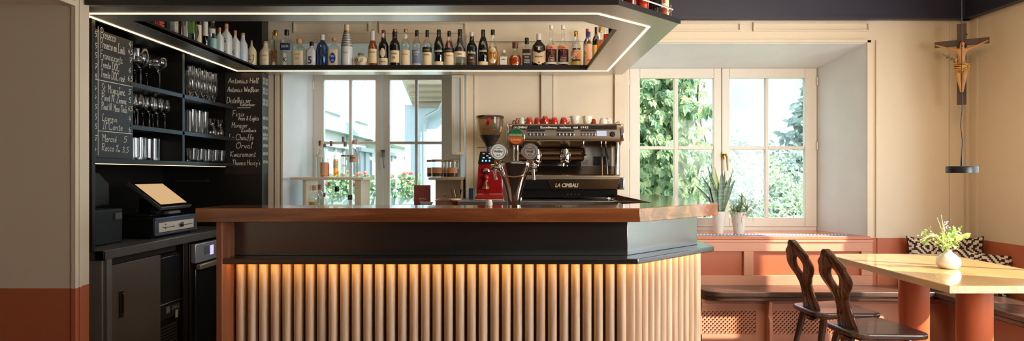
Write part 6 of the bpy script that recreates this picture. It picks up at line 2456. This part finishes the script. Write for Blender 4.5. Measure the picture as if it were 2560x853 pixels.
def make_chair(label):
    # faces +y in its own space; seat centre at the origin
    t = thing('carved_chair', label, 'chair', (0, 0, 0), 'carved farmhouse chairs at the table')
    zs = 0.455
    # seat: rounded trapezoid, wider at the front
    def corner_round(pts, r, k=6):
        out = []
        n = len(pts)
        for i in range(n):
            p0, p1, p2 = Vector(pts[i - 1]), Vector(pts[i]), Vector(pts[(i + 1) % n])
            a, b = (p0 - p1).normalized(), (p2 - p1).normalized()
            s, e = p1 + a * r, p1 + b * r
            for j in range(k + 1):
                q = j / k
                out.append(tuple((s * (1 - q) ** 2 + p1 * 2 * q * (1 - q) + e * q * q)))
        return out
    m = MB()
    m.prism(corner_round([(-0.155, -0.20), (0.155, -0.20), (0.215, 0.20), (-0.215, 0.20)], 0.075), zs - 0.030, zs)
    m.build('seat', CHS, t, world=False, bevel=0.010, seg=4)
    for sx_ in (-1, 1):
        for sy_ in (-1, 1):
            m = MB()
            x0, y0 = sx_ * 0.11, sy_ * 0.125
            x1, y1 = sx_ * (0.175 if sy_ > 0 else 0.15), sy_ * 0.205
            m.tube([(x0, y0, zs - 0.03), (x0 + (x1 - x0) * 0.12, y0 + (y1 - y0) * 0.12, zs - 0.08), (x0 + (x1 - x0) * 0.55, y0 + (y1 - y0) * 0.55, 0.2), (x1, y1, 0)], [0.015, 0.021, 0.018, 0.013], 10)
            m.build('leg', CHW, t, world=False)
    for sx_ in (-1, 1):
        m = MB()
        m.box(sx_ * 0.11 - 0.03, sx_ * 0.11 + 0.03, -0.16, 0.16, zs - 0.047, zs - 0.030)
        m.build('batten', CHW, t, world=False, bevel=0.006)
    # carved back: profile of half widths against height, with a teardrop opening
    prof = [(0.00, 0.088), (0.03, 0.086), (0.08, 0.074), (0.14, 0.058), (0.19, 0.060), (0.235, 0.086), (0.27, 0.122), (0.30, 0.142), (0.33, 0.146), (0.355, 0.136),
            (0.375, 0.126), (0.39, 0.130), (0.405, 0.122), (0.42, 0.098), (0.435, 0.076), (0.452, 0.060), (0.466, 0.046), (0.478, 0.028), (0.485, 0.008)]
    hole = lambda h: 0.0 if h < 0.255 or h > 0.375 else 0.036 * (math.sin(PI * min(1, (h - 0.255) / 0.12) ** 1.25) ** 0.8)

    def wout(h):
        for (a, b), (c, d) in zip(prof, prof[1:]):
            if h <= c:
                return b + (d - b) * (h - a) / (c - a)
        return prof[-1][1]
    H = 0.485
    N = 56
    lean = 0.20
    m = MB()
    K = 8
    for sgn in (-1, 1):
        o = len(m.v)
        for j in range(N + 1):
            h = H * j / N
            wo, wi = wout(h), hole(h)
            if wi > wo - 0.02:
                wi = wo - 0.02
            # swirl: the lower part twists the relief
            for face in (1, -1):
                for k in range(K + 1):
                    u = k / K
                    x = wi + (wo - wi) * u
                    th = 0.0135 * (math.sin(PI * min(1, max(0, u * 0.98 + 0.01))) ** 0.35) if (wi > 0) else 0.0135 * (max(0.0, 1 - u ** 6)) ** 0.5
                    # carved ridges following the outline
                    ridge = 0.0034 * math.cos(u * 3 * 2 * PI + h * 9) * (0.3 + 0.7 * min(1, h / 0.1))
                    edge = min(1, 4 * u * (1 - u)) if wi > 0 else min(1, 3 * (1 - u))
                    y = face * (th + ridge * edge + 0.004 * (1 if h < 0.1 else 0.5)) if edge > 0 else 0
                    cup_ = -0.10 * (x * x) / 0.15 * 0.6
                    m.v.append(Vector((sgn * x, y - lean * h + cup_ * 0 - 0.16 * h * h, h)))
        row = 2 * (K + 1)
        for j in range(N):
            a = o + j * row
            b = a + row
            for k in range(K):
                f1 = (a + k, a + k + 1, b + k + 1, b + k)
                f2 = (a + K + 1 + k, b + K + 1 + k, b + K + 2 + k, a + K + 2 + k)
                m.f += [f1, f2] if sgn < 0 else [f1[::-1], f2[::-1]]
            m.f.append((a + K, a + K + 1 + K, b + K + 1 + K, b + K))
            m.f.append((a, b, b + K + 1, a + K + 1))
        m.f.append(tuple([o + k for k in range(K + 1)] + [o + K + 1 + k for k in range(K, -1, -1)]))
        e_ = o + N * row
        m.f.append(tuple([e_ + k for k in range(K + 1)] + [e_ + K + 1 + k for k in range(K, -1, -1)]))
    m.move(Matrix.Translation((0, -0.135, zs - 0.02)) @ Matrix.Scale(0.93, 4, (0, 0, 1)))
    m.build('carved_backrest', CHW, t, world=False, smooth=70)
    m = MB()
    m.box(-0.04, 0.04, -0.165, -0.12, zs - 0.075, zs - 0.047)
    m.build('tenon', CHW, t, world=False, bevel=0.012, seg=3)
    return t


ch1 = make_chair('dark carved farmhouse chair standing nearer the wall bench, its back smaller in view')
ch2 = copy_tree(ch1)
ch2['label'] = 'dark carved farmhouse chair nearest the viewer at the light table'
ch1.location = (2.005, 4.03, 0)
ch1.rotation_euler = (0, 0, math.radians(-84))
ch2.location = (1.975, 3.53, 0)
ch2.rotation_euler = (0, 0, math.radians(-84))

# ------------------------------------------------------------------ cushions
def cushion_mat():
    m = bpy.data.materials.new('diamond_weave')
    m.use_nodes = True
    n = m.node_tree
    b = n.nodes['Principled BSDF']
    b.inputs['Roughness'].default_value = 0.9
    tcn = n.nodes.new('ShaderNodeTexCoord')
    sp_ = n.nodes.new('ShaderNodeSeparateXYZ')
    n.links.new(tcn.outputs['Object'], sp_.inputs[0])

    def ma(op, a, b_=None):
        q = n.nodes.new('ShaderNodeMath')
        q.operation = op
        for i, v in enumerate((a, b_)):
            if v is None:
                continue
            if isinstance(v, (int, float)):
                q.inputs[i].default_value = v
            else:
                n.links.new(v, q.inputs[i])
        return q.outputs[0]
    # woven steps: snap to small cells, then nested diamonds repeated in tiles
    cell = 0.0115
    sx_ = ma('MULTIPLY', ma('FLOOR', ma('DIVIDE', sp_.outputs['X'], cell)), cell)
    sz_ = ma('MULTIPLY', ma('FLOOR', ma('DIVIDE', sp_.outputs['Z'], cell)), cell)
    px_ = ma('PINGPONG', ma('ADD', sx_, 10.0), 0.092)
    pz_ = ma('PINGPONG', ma('ADD', sz_, 10.0), 0.092)
    v = ma('FRACT', ma('DIVIDE', ma('ADD', px_, pz_), 0.046))
    f = ma('GREATER_THAN', v, 0.5)
    mx = n.nodes.new('ShaderNodeMix')
    mx.data_type = 'RGBA'
    mx.inputs['A'].default_value = lin((44, 30, 26))
    mx.inputs['B'].default_value = lin((226, 204, 180))
    n.links.new(f, mx.inputs['Factor'])
    n.links.new(mx.outputs['Result'], b.inputs['Base Color'])
    return m


CM = cushion_mat()


def cushion(label, loc, rot, w_=0.40, h_=0.38, th=0.07):
    t = thing('cushion', label, 'cushion', loc, 'patterned cushions in the bench corner')
    t.rotation_euler = rot
    m = MB()
    N = 16
    for s in (1, -1):
        o = len(m.v)
        for i in range(N + 1):
            for j in range(N + 1):
                u, v = -1 + 2 * i / N, -1 + 2 * j / N
                pin = 1 - 0.10 * (1 - abs(u) ** 2) * (abs(v) ** 3)
                pin2 = 1 - 0.10 * (1 - abs(v) ** 2) * (abs(u) ** 3)
                bul = ((1 - u ** 4) * (1 - v ** 4)) ** 0.6
                m.v.append(Vector((u * w_ / 2 * pin2, s * th * bul, v * h_ / 2 * pin + h_ / 2)))
        for i in range(N):
            for j in range(N):
                a = o + i * (N + 1) + j
                q = (a, a + 1, a + N + 2, a + N + 1)
                m.f.append(q if s > 0 else q[::-1])
    m.build('cover', CM, t, world=False, smooth=80)
    for s in (-1, 1):
        m = MB()
        m.tube([(s * w_ / 2 * (1 - 0.10 * (1 - (v * v))), 0, v * h_ / 2 + h_ / 2) for v in [-1 + 0.25 * i for i in range(9)]], 0.004, 6)
        m.build('piping', M('piping_dark', (44, 30, 26), 0.9), t, world=False)
    return t


zb = 0.4155
cushion('black and cream diamond cushion leaning on the wall left of the flower vase', (3.26, 4.99, zb), (math.radians(-6), math.radians(4), 0.03), 0.40, 0.385, 0.05)
cushion('black and cream diamond cushion standing upright in the corner behind the flowers', (3.50, 4.95, zb), (math.radians(-3), math.radians(-3), -0.85), 0.26, 0.40, 0.04)
cushion('black and cream diamond cushion in front, leaning on the side wall', (3.42, 4.74, zb), (math.radians(-14), math.radians(6), -0.75), 0.40, 0.315, 0.06)

# ------------------------------------------------------------------ vase with flowers on the table
vs_ = thing('flower_vase', 'small white speckled clay vase with wild flowers on the light table', 'vase', (2.515, 3.70, 0.7505))
m = MB()
pr = [(0.042, 0), (0.055, 0.004), (0.070, 0.022), (0.0735, 0.045), (0.066, 0.068), (0.046, 0.088), (0.026, 0.102), (0.018, 0.112), (0.020, 0.122), (0.017, 0.122), (0.014, 0.110), (0.001, 0.10)]
m.lathe([(a * 0.86, b * 0.9) for a, b in pr], n=36)
m.build('body', M('speckled_clay', (222, 212, 196), 0.35, var=0.06, vscale=60, bump=0.15, bscale=25, coat=0.3), vs_, world=False, smooth=70)
random.seed(4)
STEM = M('stem_green', (150, 170, 90), 0.6)
m = MB()
tips = []
for k in range(16):
    a = random.uniform(0, 2 * PI)
    dx = random.uniform(-0.13, 0.07)
    hh_ = random.uniform(0.16, 0.24)
    tip = (dx, 0.05 * math.sin(a), hh_)
    tips.append(tip)
    m.tube([(0, 0, 0.09), (dx * 0.3, tip[1] * 0.3, 0.15), tip], 0.0013, 5)
m.build('stem', STEM, vs_, world=False)['kind'] = 'stuff'
m = MB()
for p0, p1, p2 in (((0, 0, 0.11), (-0.03, 0, 0.2), (-0.065, 0, 0.295)), ((0, 0, 0.11), (-0.02, 0.01, 0.22), (-0.035, 0.01, 0.31))):
    m.tube([p0, p1, p2], [0.0015, 0.003, 0.0012], 6)
for k in range(2):
    m.tube([(0, 0, 0.11), (-0.06, 0.01, 0.18 + 0.01 * k), (-0.11, 0.0, 0.19), (-0.165 + 0.01 * k, 0, 0.165 - 0.012 * k)], [0.0014, 0.002, 0.004, 0.001], 6)
m.build('grass_ear', M('straw', (226, 206, 150), 0.7), vs_, world=False)['kind'] = 'stuff'
m = MB()
for tip in tips:
    for q in range(9):
        leaflet(m, (tip[0] + random.uniform(-0.02, 0.02), tip[1] + random.uniform(-0.02, 0.02), tip[2] + random.uniform(-0.05, 0.01)), (random.uniform(-1, 1), random.uniform(-1, 1), random.uniform(-0.6, 0.8)), (0, -1, 0.6), random.uniform(0.014, 0.032), 0.009)
for k in range(26):
    a = random.uniform(0, 2 * PI)
    leaflet(m, (0.03 * math.cos(a) - 0.01, 0.03 * math.sin(a), random.uniform(0.115, 0.17)), (math.cos(a), math.sin(a), random.uniform(-0.8, 0.2)), (0, 0, 1), random.uniform(0.03, 0.055), 0.012)
for k in range(4):
    leaflet(m, (-0.045 + 0.035 * k, -0.03, 0.165 + 0.015 * (k % 2)), (-0.3 + 0.3 * k, -0.4, 0.5), (0, -1, 0.3), 0.05, 0.034)
m.build('foliage', leaf_mat('posy_leaf', (110, 168, 50), (176, 196, 110), (226, 224, 160)), vs_, world=False, smooth=0)['kind'] = 'stuff'
m = MB()
for k in range(46):
    a, b = random.uniform(0, 2 * PI), random.uniform(0, 0.032)
    m.ball((0.035 + b * math.cos(a), -0.01 + b * math.sin(a) * 0.6, 0.20 + random.uniform(-0.012, 0.014)), 0.0042, 6, 4)
for k in range(22):
    m.ball((-0.02 + random.uniform(-0.012, 0.012), random.uniform(-0.02, 0.02), 0.21 + k * 0.003), 0.0036, 6, 4)
m.build('white_blossom', M('blossom_white', (236, 234, 226), 0.6), vs_, world=False)['kind'] = 'stuff'

# ------------------------------------------------------------------ pendant lamp
LY = 3.61
pl_ = thing('pendant_lamp', 'flat black disc pendant lamp on a long thin cord over the table', 'lamp', (2.53, LY, 1.31))
m = MB()
zl = PZ(433, LY)
m.lathe([(0.072, zl), (0.0775, zl + 0.001), (0.0785, zl + 0.034), (0.076, zl + 0.039), (0.001, zl + 0.040)], (2.53, LY, 0), 40)
m.build('lamp_shade', M('lamp_black', (34, 34, 36), 0.35, 0.3), pl_, smooth=40)
m = MB()
m.lathe([(0.070, zl + 0.0015), (0.001, zl + 0.0015)], (2.53, LY, 0), 32, cap=False)
m.build('diffuser', M('diffuser', (220, 210, 196), 0.5), pl_)
m = MB()
m.lathe([(0.0065, zl + 0.038), (0.0055, zl + 0.07), (0.002, zl + 0.112)], (2.53, LY, 0), 14)
m.build('cord_grip', M('lamp_black', (34, 34, 36)), pl_)
m = MB()
ztop = 2.95
pts = []
for i in range(40):
    z = zl + 0.11 + (ztop - zl - 0.11) * i / 39
    wv = 0.006 * math.sin(i * 1.1) * max(0, 1 - abs(i - 4) / 6)
    pts.append((2.53 + wv, LY, z))
m.tube(pts, 0.0022, 6)
m.build('cord', M('cord_black', (26, 24, 24), 0.6), pl_)

# ------------------------------------------------------------------ crucifix in the corner
cyw = 4.86
cc = Vector((PX(2404, 4.84), 4.84, 0))
cf = thing('crucifix', 'dark wooden crucifix with a carved golden figure hung across the wall corner', 'crucifix', (cc.x, cc.y, 1.9), rz=math.radians(-34))
CRW = WOOD('cross_wood', (58, 38, 30), (92, 64, 50), 'Z', 0.5, 1.0)
up_ = (PZ(60, 4.84) - 1.9, PZ(262, 4.84) - 1.9)
m = MB()
m.box(-0.030, 0.030, -0.012, 0.012, up_[1], up_[0])
m.build('upright_beam', CRW, cf, world=False, bevel=0.002)
m = MB()
za_ = PZ(107, 4.84) - 1.9
m.box(-0.171, 0.171, -0.0125, 0.0125, za_ - 0.022, za_ + 0.022)
m.build('cross_beam', CRW, cf, world=False, bevel=0.002)
m = MB()
m.tube([(0, 0.01, up_[0] - 0.03), (0.04, 0.31, up_[0] - 0.03)], 0.006, 8)
m.build('wall_hook', CRW, cf, world=False)
# figure: one continuous skin
CWO = M('carved_lime_wood', (206, 150, 92), 0.45, var=0.12, vscale=20)
me = bpy.data.meshes.new('carved_figure')
V = [(0, -0.034, -0.11), (0, -0.040, -0.03), (0, -0.036, 0.05), (0, -0.036, 0.085), (0.004, -0.052, 0.115), (0.006, -0.054, 0.145),
     (-0.06, -0.034, 0.075), (-0.145, -0.026, 0.105), (-0.232, -0.022, 0.145), (-0.252, -0.022, 0.152),
     (0.06, -0.034, 0.075), (0.145, -0.026, 0.105), (0.232, -0.022, 0.145), (0.252, -0.022, 0.152),
     (-0.032, -0.036, -0.14), (-0.030, -0.058, -0.255), (-0.012, -0.034, -0.375), (-0.008, -0.050, -0.42),
     (0.032, -0.036, -0.14), (0.026, -0.062, -0.255), (0.012, -0.040, -0.375), (0.008, -0.056, -0.42)]
Rr = [0.036, 0.030, 0.040, 0.018, 0.022, 0.020, 0.018, 0.0125, 0.0085, 0.007, 0.018, 0.0125, 0.0085, 0.007, 0.026, 0.019, 0.011, 0.008, 0.026, 0.019, 0.011, 0.008]
E = [(0, 1), (1, 2), (2, 3), (3, 4), (4, 5), (2, 6), (6, 7), (7, 8), (8, 9), (2, 10), (10, 11), (11, 12), (12, 13), (0, 14), (14, 15), (15, 16), (16, 17), (0, 18), (18, 19), (19, 20), (20, 21)]
zoff = za_ - 0.128
me.from_pydata([(x, y, z + zoff) for x, y, z in V], E, [])
me.update()
me.materials.append(CWO)
ob = bpy.data.objects.new('carved_figure', me)
COL.objects.link(ob)
sk_ = ob.modifiers.new('skin', 'SKIN')
ob.modifiers.new('sub', 'SUBSURF').levels = 2
ob.modifiers['sub'].render_levels = 2
if not me.skin_vertices:
    bpy.context.view_layer.objects.active = ob
    me.attributes.new('skin_dummy', 'FLOAT', 'POINT')
dat = me.skin_vertices[0].data if me.skin_vertices else None
if dat:
    for i, r in enumerate(Rr):
        r *= 1.25 if i in (0, 1, 2, 14, 15, 18, 19) else 1.15
        dat[i].radius = (r, r * (0.75 if i in (0, 1, 2) else 1.0))
        dat[i].use_root = (i == 0)
ob.parent = cf
ob.scale = (0.66, 0.66, 0.66)
ob.location = (0, -0.003, za_ - 0.004 - 0.66 * (0.152 + zoff))
fig = ob
# head details, loincloth and crown
m = MB()
hz_ = 0.135 + zoff
m.ball((0.006, -0.058, hz_), 0.025, 18, 14, 0.9, 1.0, 1.2)
m.ball((0.006, -0.080, hz_ - 0.003), 0.005, 10, 8, 0.8, 1, 1.6)
m.ball((-0.002, -0.077, hz_ + 0.006), 0.0028, 8, 6)
m.ball((0.014, -0.077, hz_ + 0.006), 0.0028, 8, 6)
m.ball((0.006, -0.077, hz_ - 0.013), 0.0045, 8, 6, 1.3, 0.6, 0.5)
m.build('head', CWO, fig, world=False)
m = MB()
random.seed(3)
m.ball((0.006, -0.048, hz_ + 0.012), 0.030, 16, 12, 1.0, 0.9, 1.0)
for k in range(14):
    a = -0.3 + 3.7 * k / 13
    m.tube([(0.006 + 0.022 * math.cos(a), -0.048 + 0.012 * math.sin(a), hz_ + 0.012), (0.006 + 0.040 * math.cos(a), -0.046 + 0.012 * math.sin(a), hz_ - 0.015), (0.006 + 0.040 * math.cos(a), -0.05, hz_ - 0.04)], [0.007, 0.007, 0.003], 6)
m.ball((0.006, -0.070, hz_ - 0.024), 0.010, 10, 8, 0.9, 0.8, 1.3)
m.build('hair', M('carved_dark_hair', (74, 48, 30), 0.6, var=0.3, vscale=60), fig, world=False)
m = MB()
for q in range(2):
    m.tube([(0.006 + 0.026 * math.cos(a), -0.054 + 0.022 * math.sin(a), hz_ + 0.018 + 0.003 * math.sin(5 * a + q * 2)) for a in [2 * PI * i / 20 for i in range(21)]], 0.0026, 6)
m.build('crown', M('crown_brown', (90, 62, 36), 0.6), fig, world=False)
m = MB()
zc_ = -0.125 + zoff
LOIN = M('gilded_cloth', (206, 160, 84), 0.35, 0.4, var=0.15, vscale=30)
for k in range(7):
    y_ = zc_ + 0.032 - 0.012 * k
    m.tube([(0.070 * math.cos(a) * (1 - 0.02 * k), -0.040 + 0.048 * math.sin(a), y_ + 0.010 * math.sin(a * 2 + k) - 0.006 * k * (math.cos(a) < 0)) for a in [2 * PI * i / 18 for i in range(19)]], 0.0085, 7)
m.build('loincloth', LOIN, fig, world=False)
m = MB()
m.tube([(0.05, -0.06, zc_ + 0.03), (0.068, -0.07, zc_ + 0.0), (0.062, -0.06, zc_ - 0.05)], [0.012, 0.015, 0.005], 8)
m.build('cloth_knot', LOIN, fig, world=False)
m = MB()
m.tube([(-0.05, -0.05, zc_ + 0.05), (-0.06, -0.06, zc_ + 0.07), (-0.04, -0.06, zc_ + 0.10)], [0.006, 0.008, 0.003], 8)
m.build('cloth_knot', LOIN, fig, world=False)
# dried sprig tucked behind the figure
m = MB()
random.seed(6)
m.tube([(-0.04, -0.035, zc_ + 0.06), (-0.10, -0.045, zc_ + 0.10), (-0.17, -0.04, zc_ + 0.15)], 0.0025, 6)
for k in range(26):
    u = random.random()
    p = Vector((-0.04 - 0.13 * u, -0.04, zc_ + 0.06 + 0.09 * u))
    leaflet(m, p, (random.uniform(-1, 0.4), random.uniform(-1, 0), random.uniform(-1, 1)), (0, -1, 0.2), 0.03, 0.011)
m.build('dried_sprig', M('dried_olive', (140, 120, 60), 0.7, var=0.3, vscale=40), fig, world=False)

# ------------------------------------------------------------------ plants on the sill
POT = M('white_pot', (230, 224, 214), 0.25, coat=0.3)


def pot(t, r, h):
    m = MB()
    m.lathe([(r * 0.62, 0), (r * 0.64, 0.002), (r * 0.95, h * 0.80), (r * 0.97, h * 0.81), (r, h), (r * 0.95, h), (r * 0.90, h * 0.9), (0.001, h * 0.9)], n=32)
    p = m.build('pot', POT, t, world=False, smooth=40)
    m = MB()
    m.lathe([(r * 0.9, h * 0.9), (0.001, h * 0.93)], n=20, cap=False)
    m.build('soil', M('soil', (60, 42, 32), 0.95, bump=0.6, bscale=90), p, world=False)


d1 = 5.30
s1 = thing('snake_plant', 'tall snake plant with upright pointed leaves in a white pot on the window sill', 'potted plant', (PX(1797, d1), d1, 0.8022))
pot(s1, 0.056, 0.186)
SNK = bpy.data.materials.new('snake_leaf')
SNK.use_nodes = True
n_ = SNK.node_tree
b_ = n_.nodes['Principled BSDF']
b_.inputs['Roughness'].default_value = 0.35
tc_ = n_.nodes.new('ShaderNodeTexCoord')
wv_ = n_.nodes.new('ShaderNodeTexNoise')
mp_ = n_.nodes.new('ShaderNodeMapping')
mp_.inputs['Scale'].default_value = (8, 8, 60)
n_.links.new(tc_.outputs['Object'], mp_.inputs[0])
n_.links.new(mp_.outputs[0], wv_.inputs['Vector'])
wv_.inputs['Scale'].default_value = 1.5
rp_ = n_.nodes.new('ShaderNodeValToRGB')
rp_.color_ramp.elements[0].position = 0.4
rp_.color_ramp.elements[0].color = lin((38, 74, 44))
rp_.color_ramp.elements[1].position = 0.65
rp_.color_ramp.elements[1].color = lin((88, 124, 84))
n_.links.new(wv_.outputs['Fac'], rp_.inputs[0])
n_.links.new(rp_.outputs[0], b_.inputs['Base Color'])
SNY = M('snake_leaf_yellow', (150, 176, 70), 0.35, var=0.15, vscale=20)
kk = d1 / F
for (dx0, dx1, yt, ln) in ((-6, -60, 461, 0), (-4, -42, 440, 0), (-3, -26, 437, 0), (-2, -28, 417, 0), (0, -10, 418, 1), (3, 7, 419, 0), (5, 15, 427, 0), (6, 33, 432, 0), (5, 22, 450, 0), (8, 40, 449, 0), (-4, -33, 463, 0)):
    zt2 = (PZ(yt, d1) - 0.8022)
    x0_, x1_ = dx0 * kk, dx1 * kk
    m = MB()
    n2 = 12
    vs2 = []
    yo = random.uniform(-0.02, 0.02)
    for i in range(n2 + 1):
        u = i / n2
        w2 = (0.011 + 0.012 * math.sin(PI * min(1, u * 1.1)) ** 0.8) * (1 - u ** 5)
        x = x0_ + (x1_ - x0_) * (u ** 1.35)
        z = 0.16 + (zt2 - 0.16) * (u ** 0.92)
        vs2 += [(x - w2, yo - 0.002 + 0.006 * 0, z), (x, yo + 0.006 - 0.02 * u * 0, z), (x + w2, yo - 0.002, z), (x, yo + 0.001 - 0.0, z - 0.0005)]
    fs2 = []
    for i in range(n2):
        a = 4 * i
        fs2 += [(a, a + 1, a + 5, a + 4), (a + 1, a + 2, a + 6, a + 5), (a + 2, a + 3, a + 7, a + 6), (a + 3, a, a + 4, a + 7)]
    m.add(vs2, fs2)
    m.build('leaf', SNY if ln else SNK, s1, world=False, smooth=60)
d2 = 5.27
s2 = thing('spiky_plant', 'bushy grey-green spiky plant in a white pot beside the snake plant', 'potted plant', (PX(1847, d2), d2, 0.8022))
pot(s2, 0.064, 0.182)
random.seed(12)
SP = leaf_mat('spiky_leaf', (104, 128, 84), (134, 152, 106), (168, 180, 130))
m = MB()
for c, n3, L in (((0.0, 0.0, 0.19), 60, 0.10), ((-0.05, 0, 0.19), 30, 0.08), ((0.07, 0, 0.20), 34, 0.10), ((0.02, 0, 0.235), 30, 0.07), ((0.022, 0, 0.30), 26, 0.055), ((-0.02, -0.03, 0.19), 30, 0.09)):
    for k in range(n3):
        v = Vector((random.gauss(0, 1), random.gauss(0, 1), random.gauss(0.2, 0.7))).normalized()
        b0 = Vector(c)
        l3 = L * random.uniform(0.7, 1.2)
        mid = b0 + v * l3 * 0.6 + Vector((0, 0, 0.012))
        end = b0 + v * l3 - Vector((0, 0, 0.25 * l3 * (1 - v.z)))
        sd = v.cross(Vector((0, 0, 1)))
        sd = (sd if sd.length > 0.01 else Vector((1, 0, 0))).normalized() * 0.0032
        m.add([b0 - sd, b0 + sd, mid + sd, mid - sd, end], [(0, 1, 2, 3), (3, 2, 4)])
m.build('foliage', SP, s2, world=False, smooth=0)['kind'] = 'stuff'
m = MB()
m.tube([(0, 0, 0.16), (0.015, 0, 0.22), (0.022, 0, 0.30)], 0.006, 6)
m.build('stem', M('plant_stem', (110, 96, 70), 0.7), s2, world=False)

# striped grille strip let into the sill
m = MB()
x0g, x1g = PX(1700, 5.17), PX(2128, 5.17)
m.box(x0g, x1g, 5.125, 5.215, 0.8022, 0.806)
gv = thing('sill_grille', 'pale metal grille strip with slanted bars lying in the window sill', 'grille', ((x0g + x1g) / 2, 5.17, 0.8022))
m.build('tray', M('grille_tray', (120, 132, 144), 0.5), gv, smooth=0)
m = MB()
xx = x0g + 0.01
while xx < x1g - 0.05:
    m.prism([(xx, 5.13), (xx + 0.011, 5.13), (xx + 0.041, 5.21), (xx + 0.030, 5.21)], 0.806, 0.8085)
    xx += 0.028
gb = m.build('bar', M('grille_bar', (214, 218, 222), 0.35, 0.2), gv, smooth=0)
gb['kind'] = 'stuff'

# ------------------------------------------------------------------ chalk menus
CHK = M('chalk', (226, 220, 204), 0.9)
BRD = M('chalk_board', (46, 40, 35), 0.42, var=0.12, vscale=3)
XB = -2.153
bd = thing('wine_menu_board', 'black chalk board with handwritten wine prices at the near end of the shelves', 'menu board', (XB, 3.4, 1.385))
m = MB()
yy = lambda x: -XB * F / (CX - x)
zz = lambda x, y: HC + (CY - y) * yy(x) / F
m.box(XB - 0.012, XB, 3.224, yy(332.5), 1.386, 2.045)
m.build('board', BRD, bd, smooth=0)
U, V = (0, 1, 0), (0, 0, 1)
rows = [('Prosecco', 250, 93, 289, 24), ('Prosecco mi Liniti', 250, 118, 314, 24), ('Franciacorta', 250, 144, 307, 20), ('Trento DOC', 251, 167, 299, 19),
        ('Trento DOC rosé', 251, 191.5, 313, 20), ('St. Magdalena', 253, 228, 314, 20), ('Pinot N. Zemma', 253, 250, 319, 18), ('Pinot N. Meso Thala', 253, 273, 320, 18),
        ('Lagrein', 254, 301, 293, 16), ('Il Conte', 256, 322, 308, 18), ('Merosé', 254, 353, 292, 18), ('Rocco ‰', 253, 377, 301, 18)]
for t, x0, y0, x1, h in rows:
    m = MB()
    chalk(m, t, (XB, yy(x0), zz(x0, y0)), U, V, h * yy(x0) / F, yy(x1) - yy(x0), 0.0032)
    m.build('menu_line', CHK, bd, smooth=0)
for t, x0, y0, x1, h in [('4', 322, 116.5, 329, 14), ('4,5', 320, 134, 332, 13), ('7', 322, 156, 330, 13), ('6', 321, 180, 328, 13), ('6,5', 319, 201, 332, 13),
                         ('5', 320, 235, 328, 13), ('5', 321, 256, 328, 13), ('6,5', 320, 276, 332, 12), ('4', 321, 303, 328, 14), ('6', 321, 330, 328, 15),
                         ('5', 308, 356, 318, 16), ('3,5', 305, 381, 322, 14),
                         ('5', 236, 91, 243, 15), ('5', 236, 120, 243, 14), ('5', 236, 144, 243, 14), ('7', 236, 172, 243, 14), ('8', 236, 197, 243, 14),
                         ('4', 235, 224, 242, 10), ('4', 235, 246, 242, 10), ('5', 236, 272, 243, 12), ('5', 236, 298, 243, 14), ('5', 236, 322, 243, 13), ('7', 235, 354, 241, 10), ('4', 235, 377, 241, 10)]:
    m = MB()
    chalk(m, t, (XB, yy(x0), zz(x0, y0)), U, V, h * yy(x0) / F, yy(x1) - yy(x0), 0.0032)
    m.build('menu_price', CHK, bd, smooth=0)
m = MB()
q = lambda x, y: (XB, yy(x), zz(x, y))
stripe(m, q(245, 66), q(245, 388), (1, 0, 0), 0.0036)
stripe(m, q(229, 196.5), q(332, 217), (1, 0, 0), 0.0036)
stripe(m, q(246, 327), q(330, 335), (1, 0, 0), 0.0034)
stripe(m, q(229, 338), q(245, 339.5), (1, 0, 0), 0.0034)
m.build('ruled_line', CHK, bd, smooth=0)

YB = 4.866
b2 = thing('beer_menu_board', 'black panel with a handwritten chalk beer list at the corner of the back bar', 'menu board', (-2.05, YB, 1.33))
m = MB()
m.box(PX(563, YB), -1.9445, YB, YB + 0.0035, 1.30, 2.076)
m.box(-1.9448, -1.9425, YB, 4.99, 1.30, 2.076)
m.build('board', BRD, b2, smooth=0)
for t, x0, y0, x1, h in [('Antonius Hell', 570, 208, 648, 13), ('Antonius Weißbier', 568, 230, 649, 13), ('Distelhäuser', 566, 258, 628, 15), ('Kellerbier', 600, 265, 638, 8),
                         ('Finix', 580, 291, 612, 14), ('Aces & Eights', 595, 301, 649, 11), ('Monpier', 578, 319, 620, 13), ('Edelbeis', 603, 330, 641, 9),
                         ('La Chouffe', 571, 350, 636, 14), ('Orval', 590, 371, 632, 15), ('Kwaremont', 575, 392, 640, 14), ("Thomas Hardy's", 580, 413, 652, 13)]:
    m = MB()
    chalk(m, t, P(x0, y0, YB), (1, 0, 0), V, h * YB / F, (x1 - x0) * YB / F, 0.0040)
    m.build('menu_line', CHK, b2, smooth=0)
m = MB()
stripe(m, P(593, 269.5, YB), P(626, 269.5, YB), (0, -1, 0), 0.004)
m.build('underline', CHK, b2, smooth=0)
for t, y0 in [('0,3l 3,80', 200), ('0,5l 5,80', 209), ('0,3l 4,0', 225), ('0,5l 6,0', 234), ('0,3l 4,20', 253), ('0,5l 6,50', 262), ('0,33l 7,50', 298), ('0,50l 9,80', 322),
              ('0,33l 6,0', 339), ('0,75l 22,0', 349), ('0,33l 9,00', 367), ('0,33l 6,70', 387), ('0,25l 11,00', 408)]:
    z = HC + (CY - y0) * 4.88 / F
    m = MB()
    chalk(m, t, (-1.9425, 4.885, z), (0, 1, 0), V, 0.021, 0.09, 0.0034)
    m.build('menu_price', CHK, b2, smooth=0)
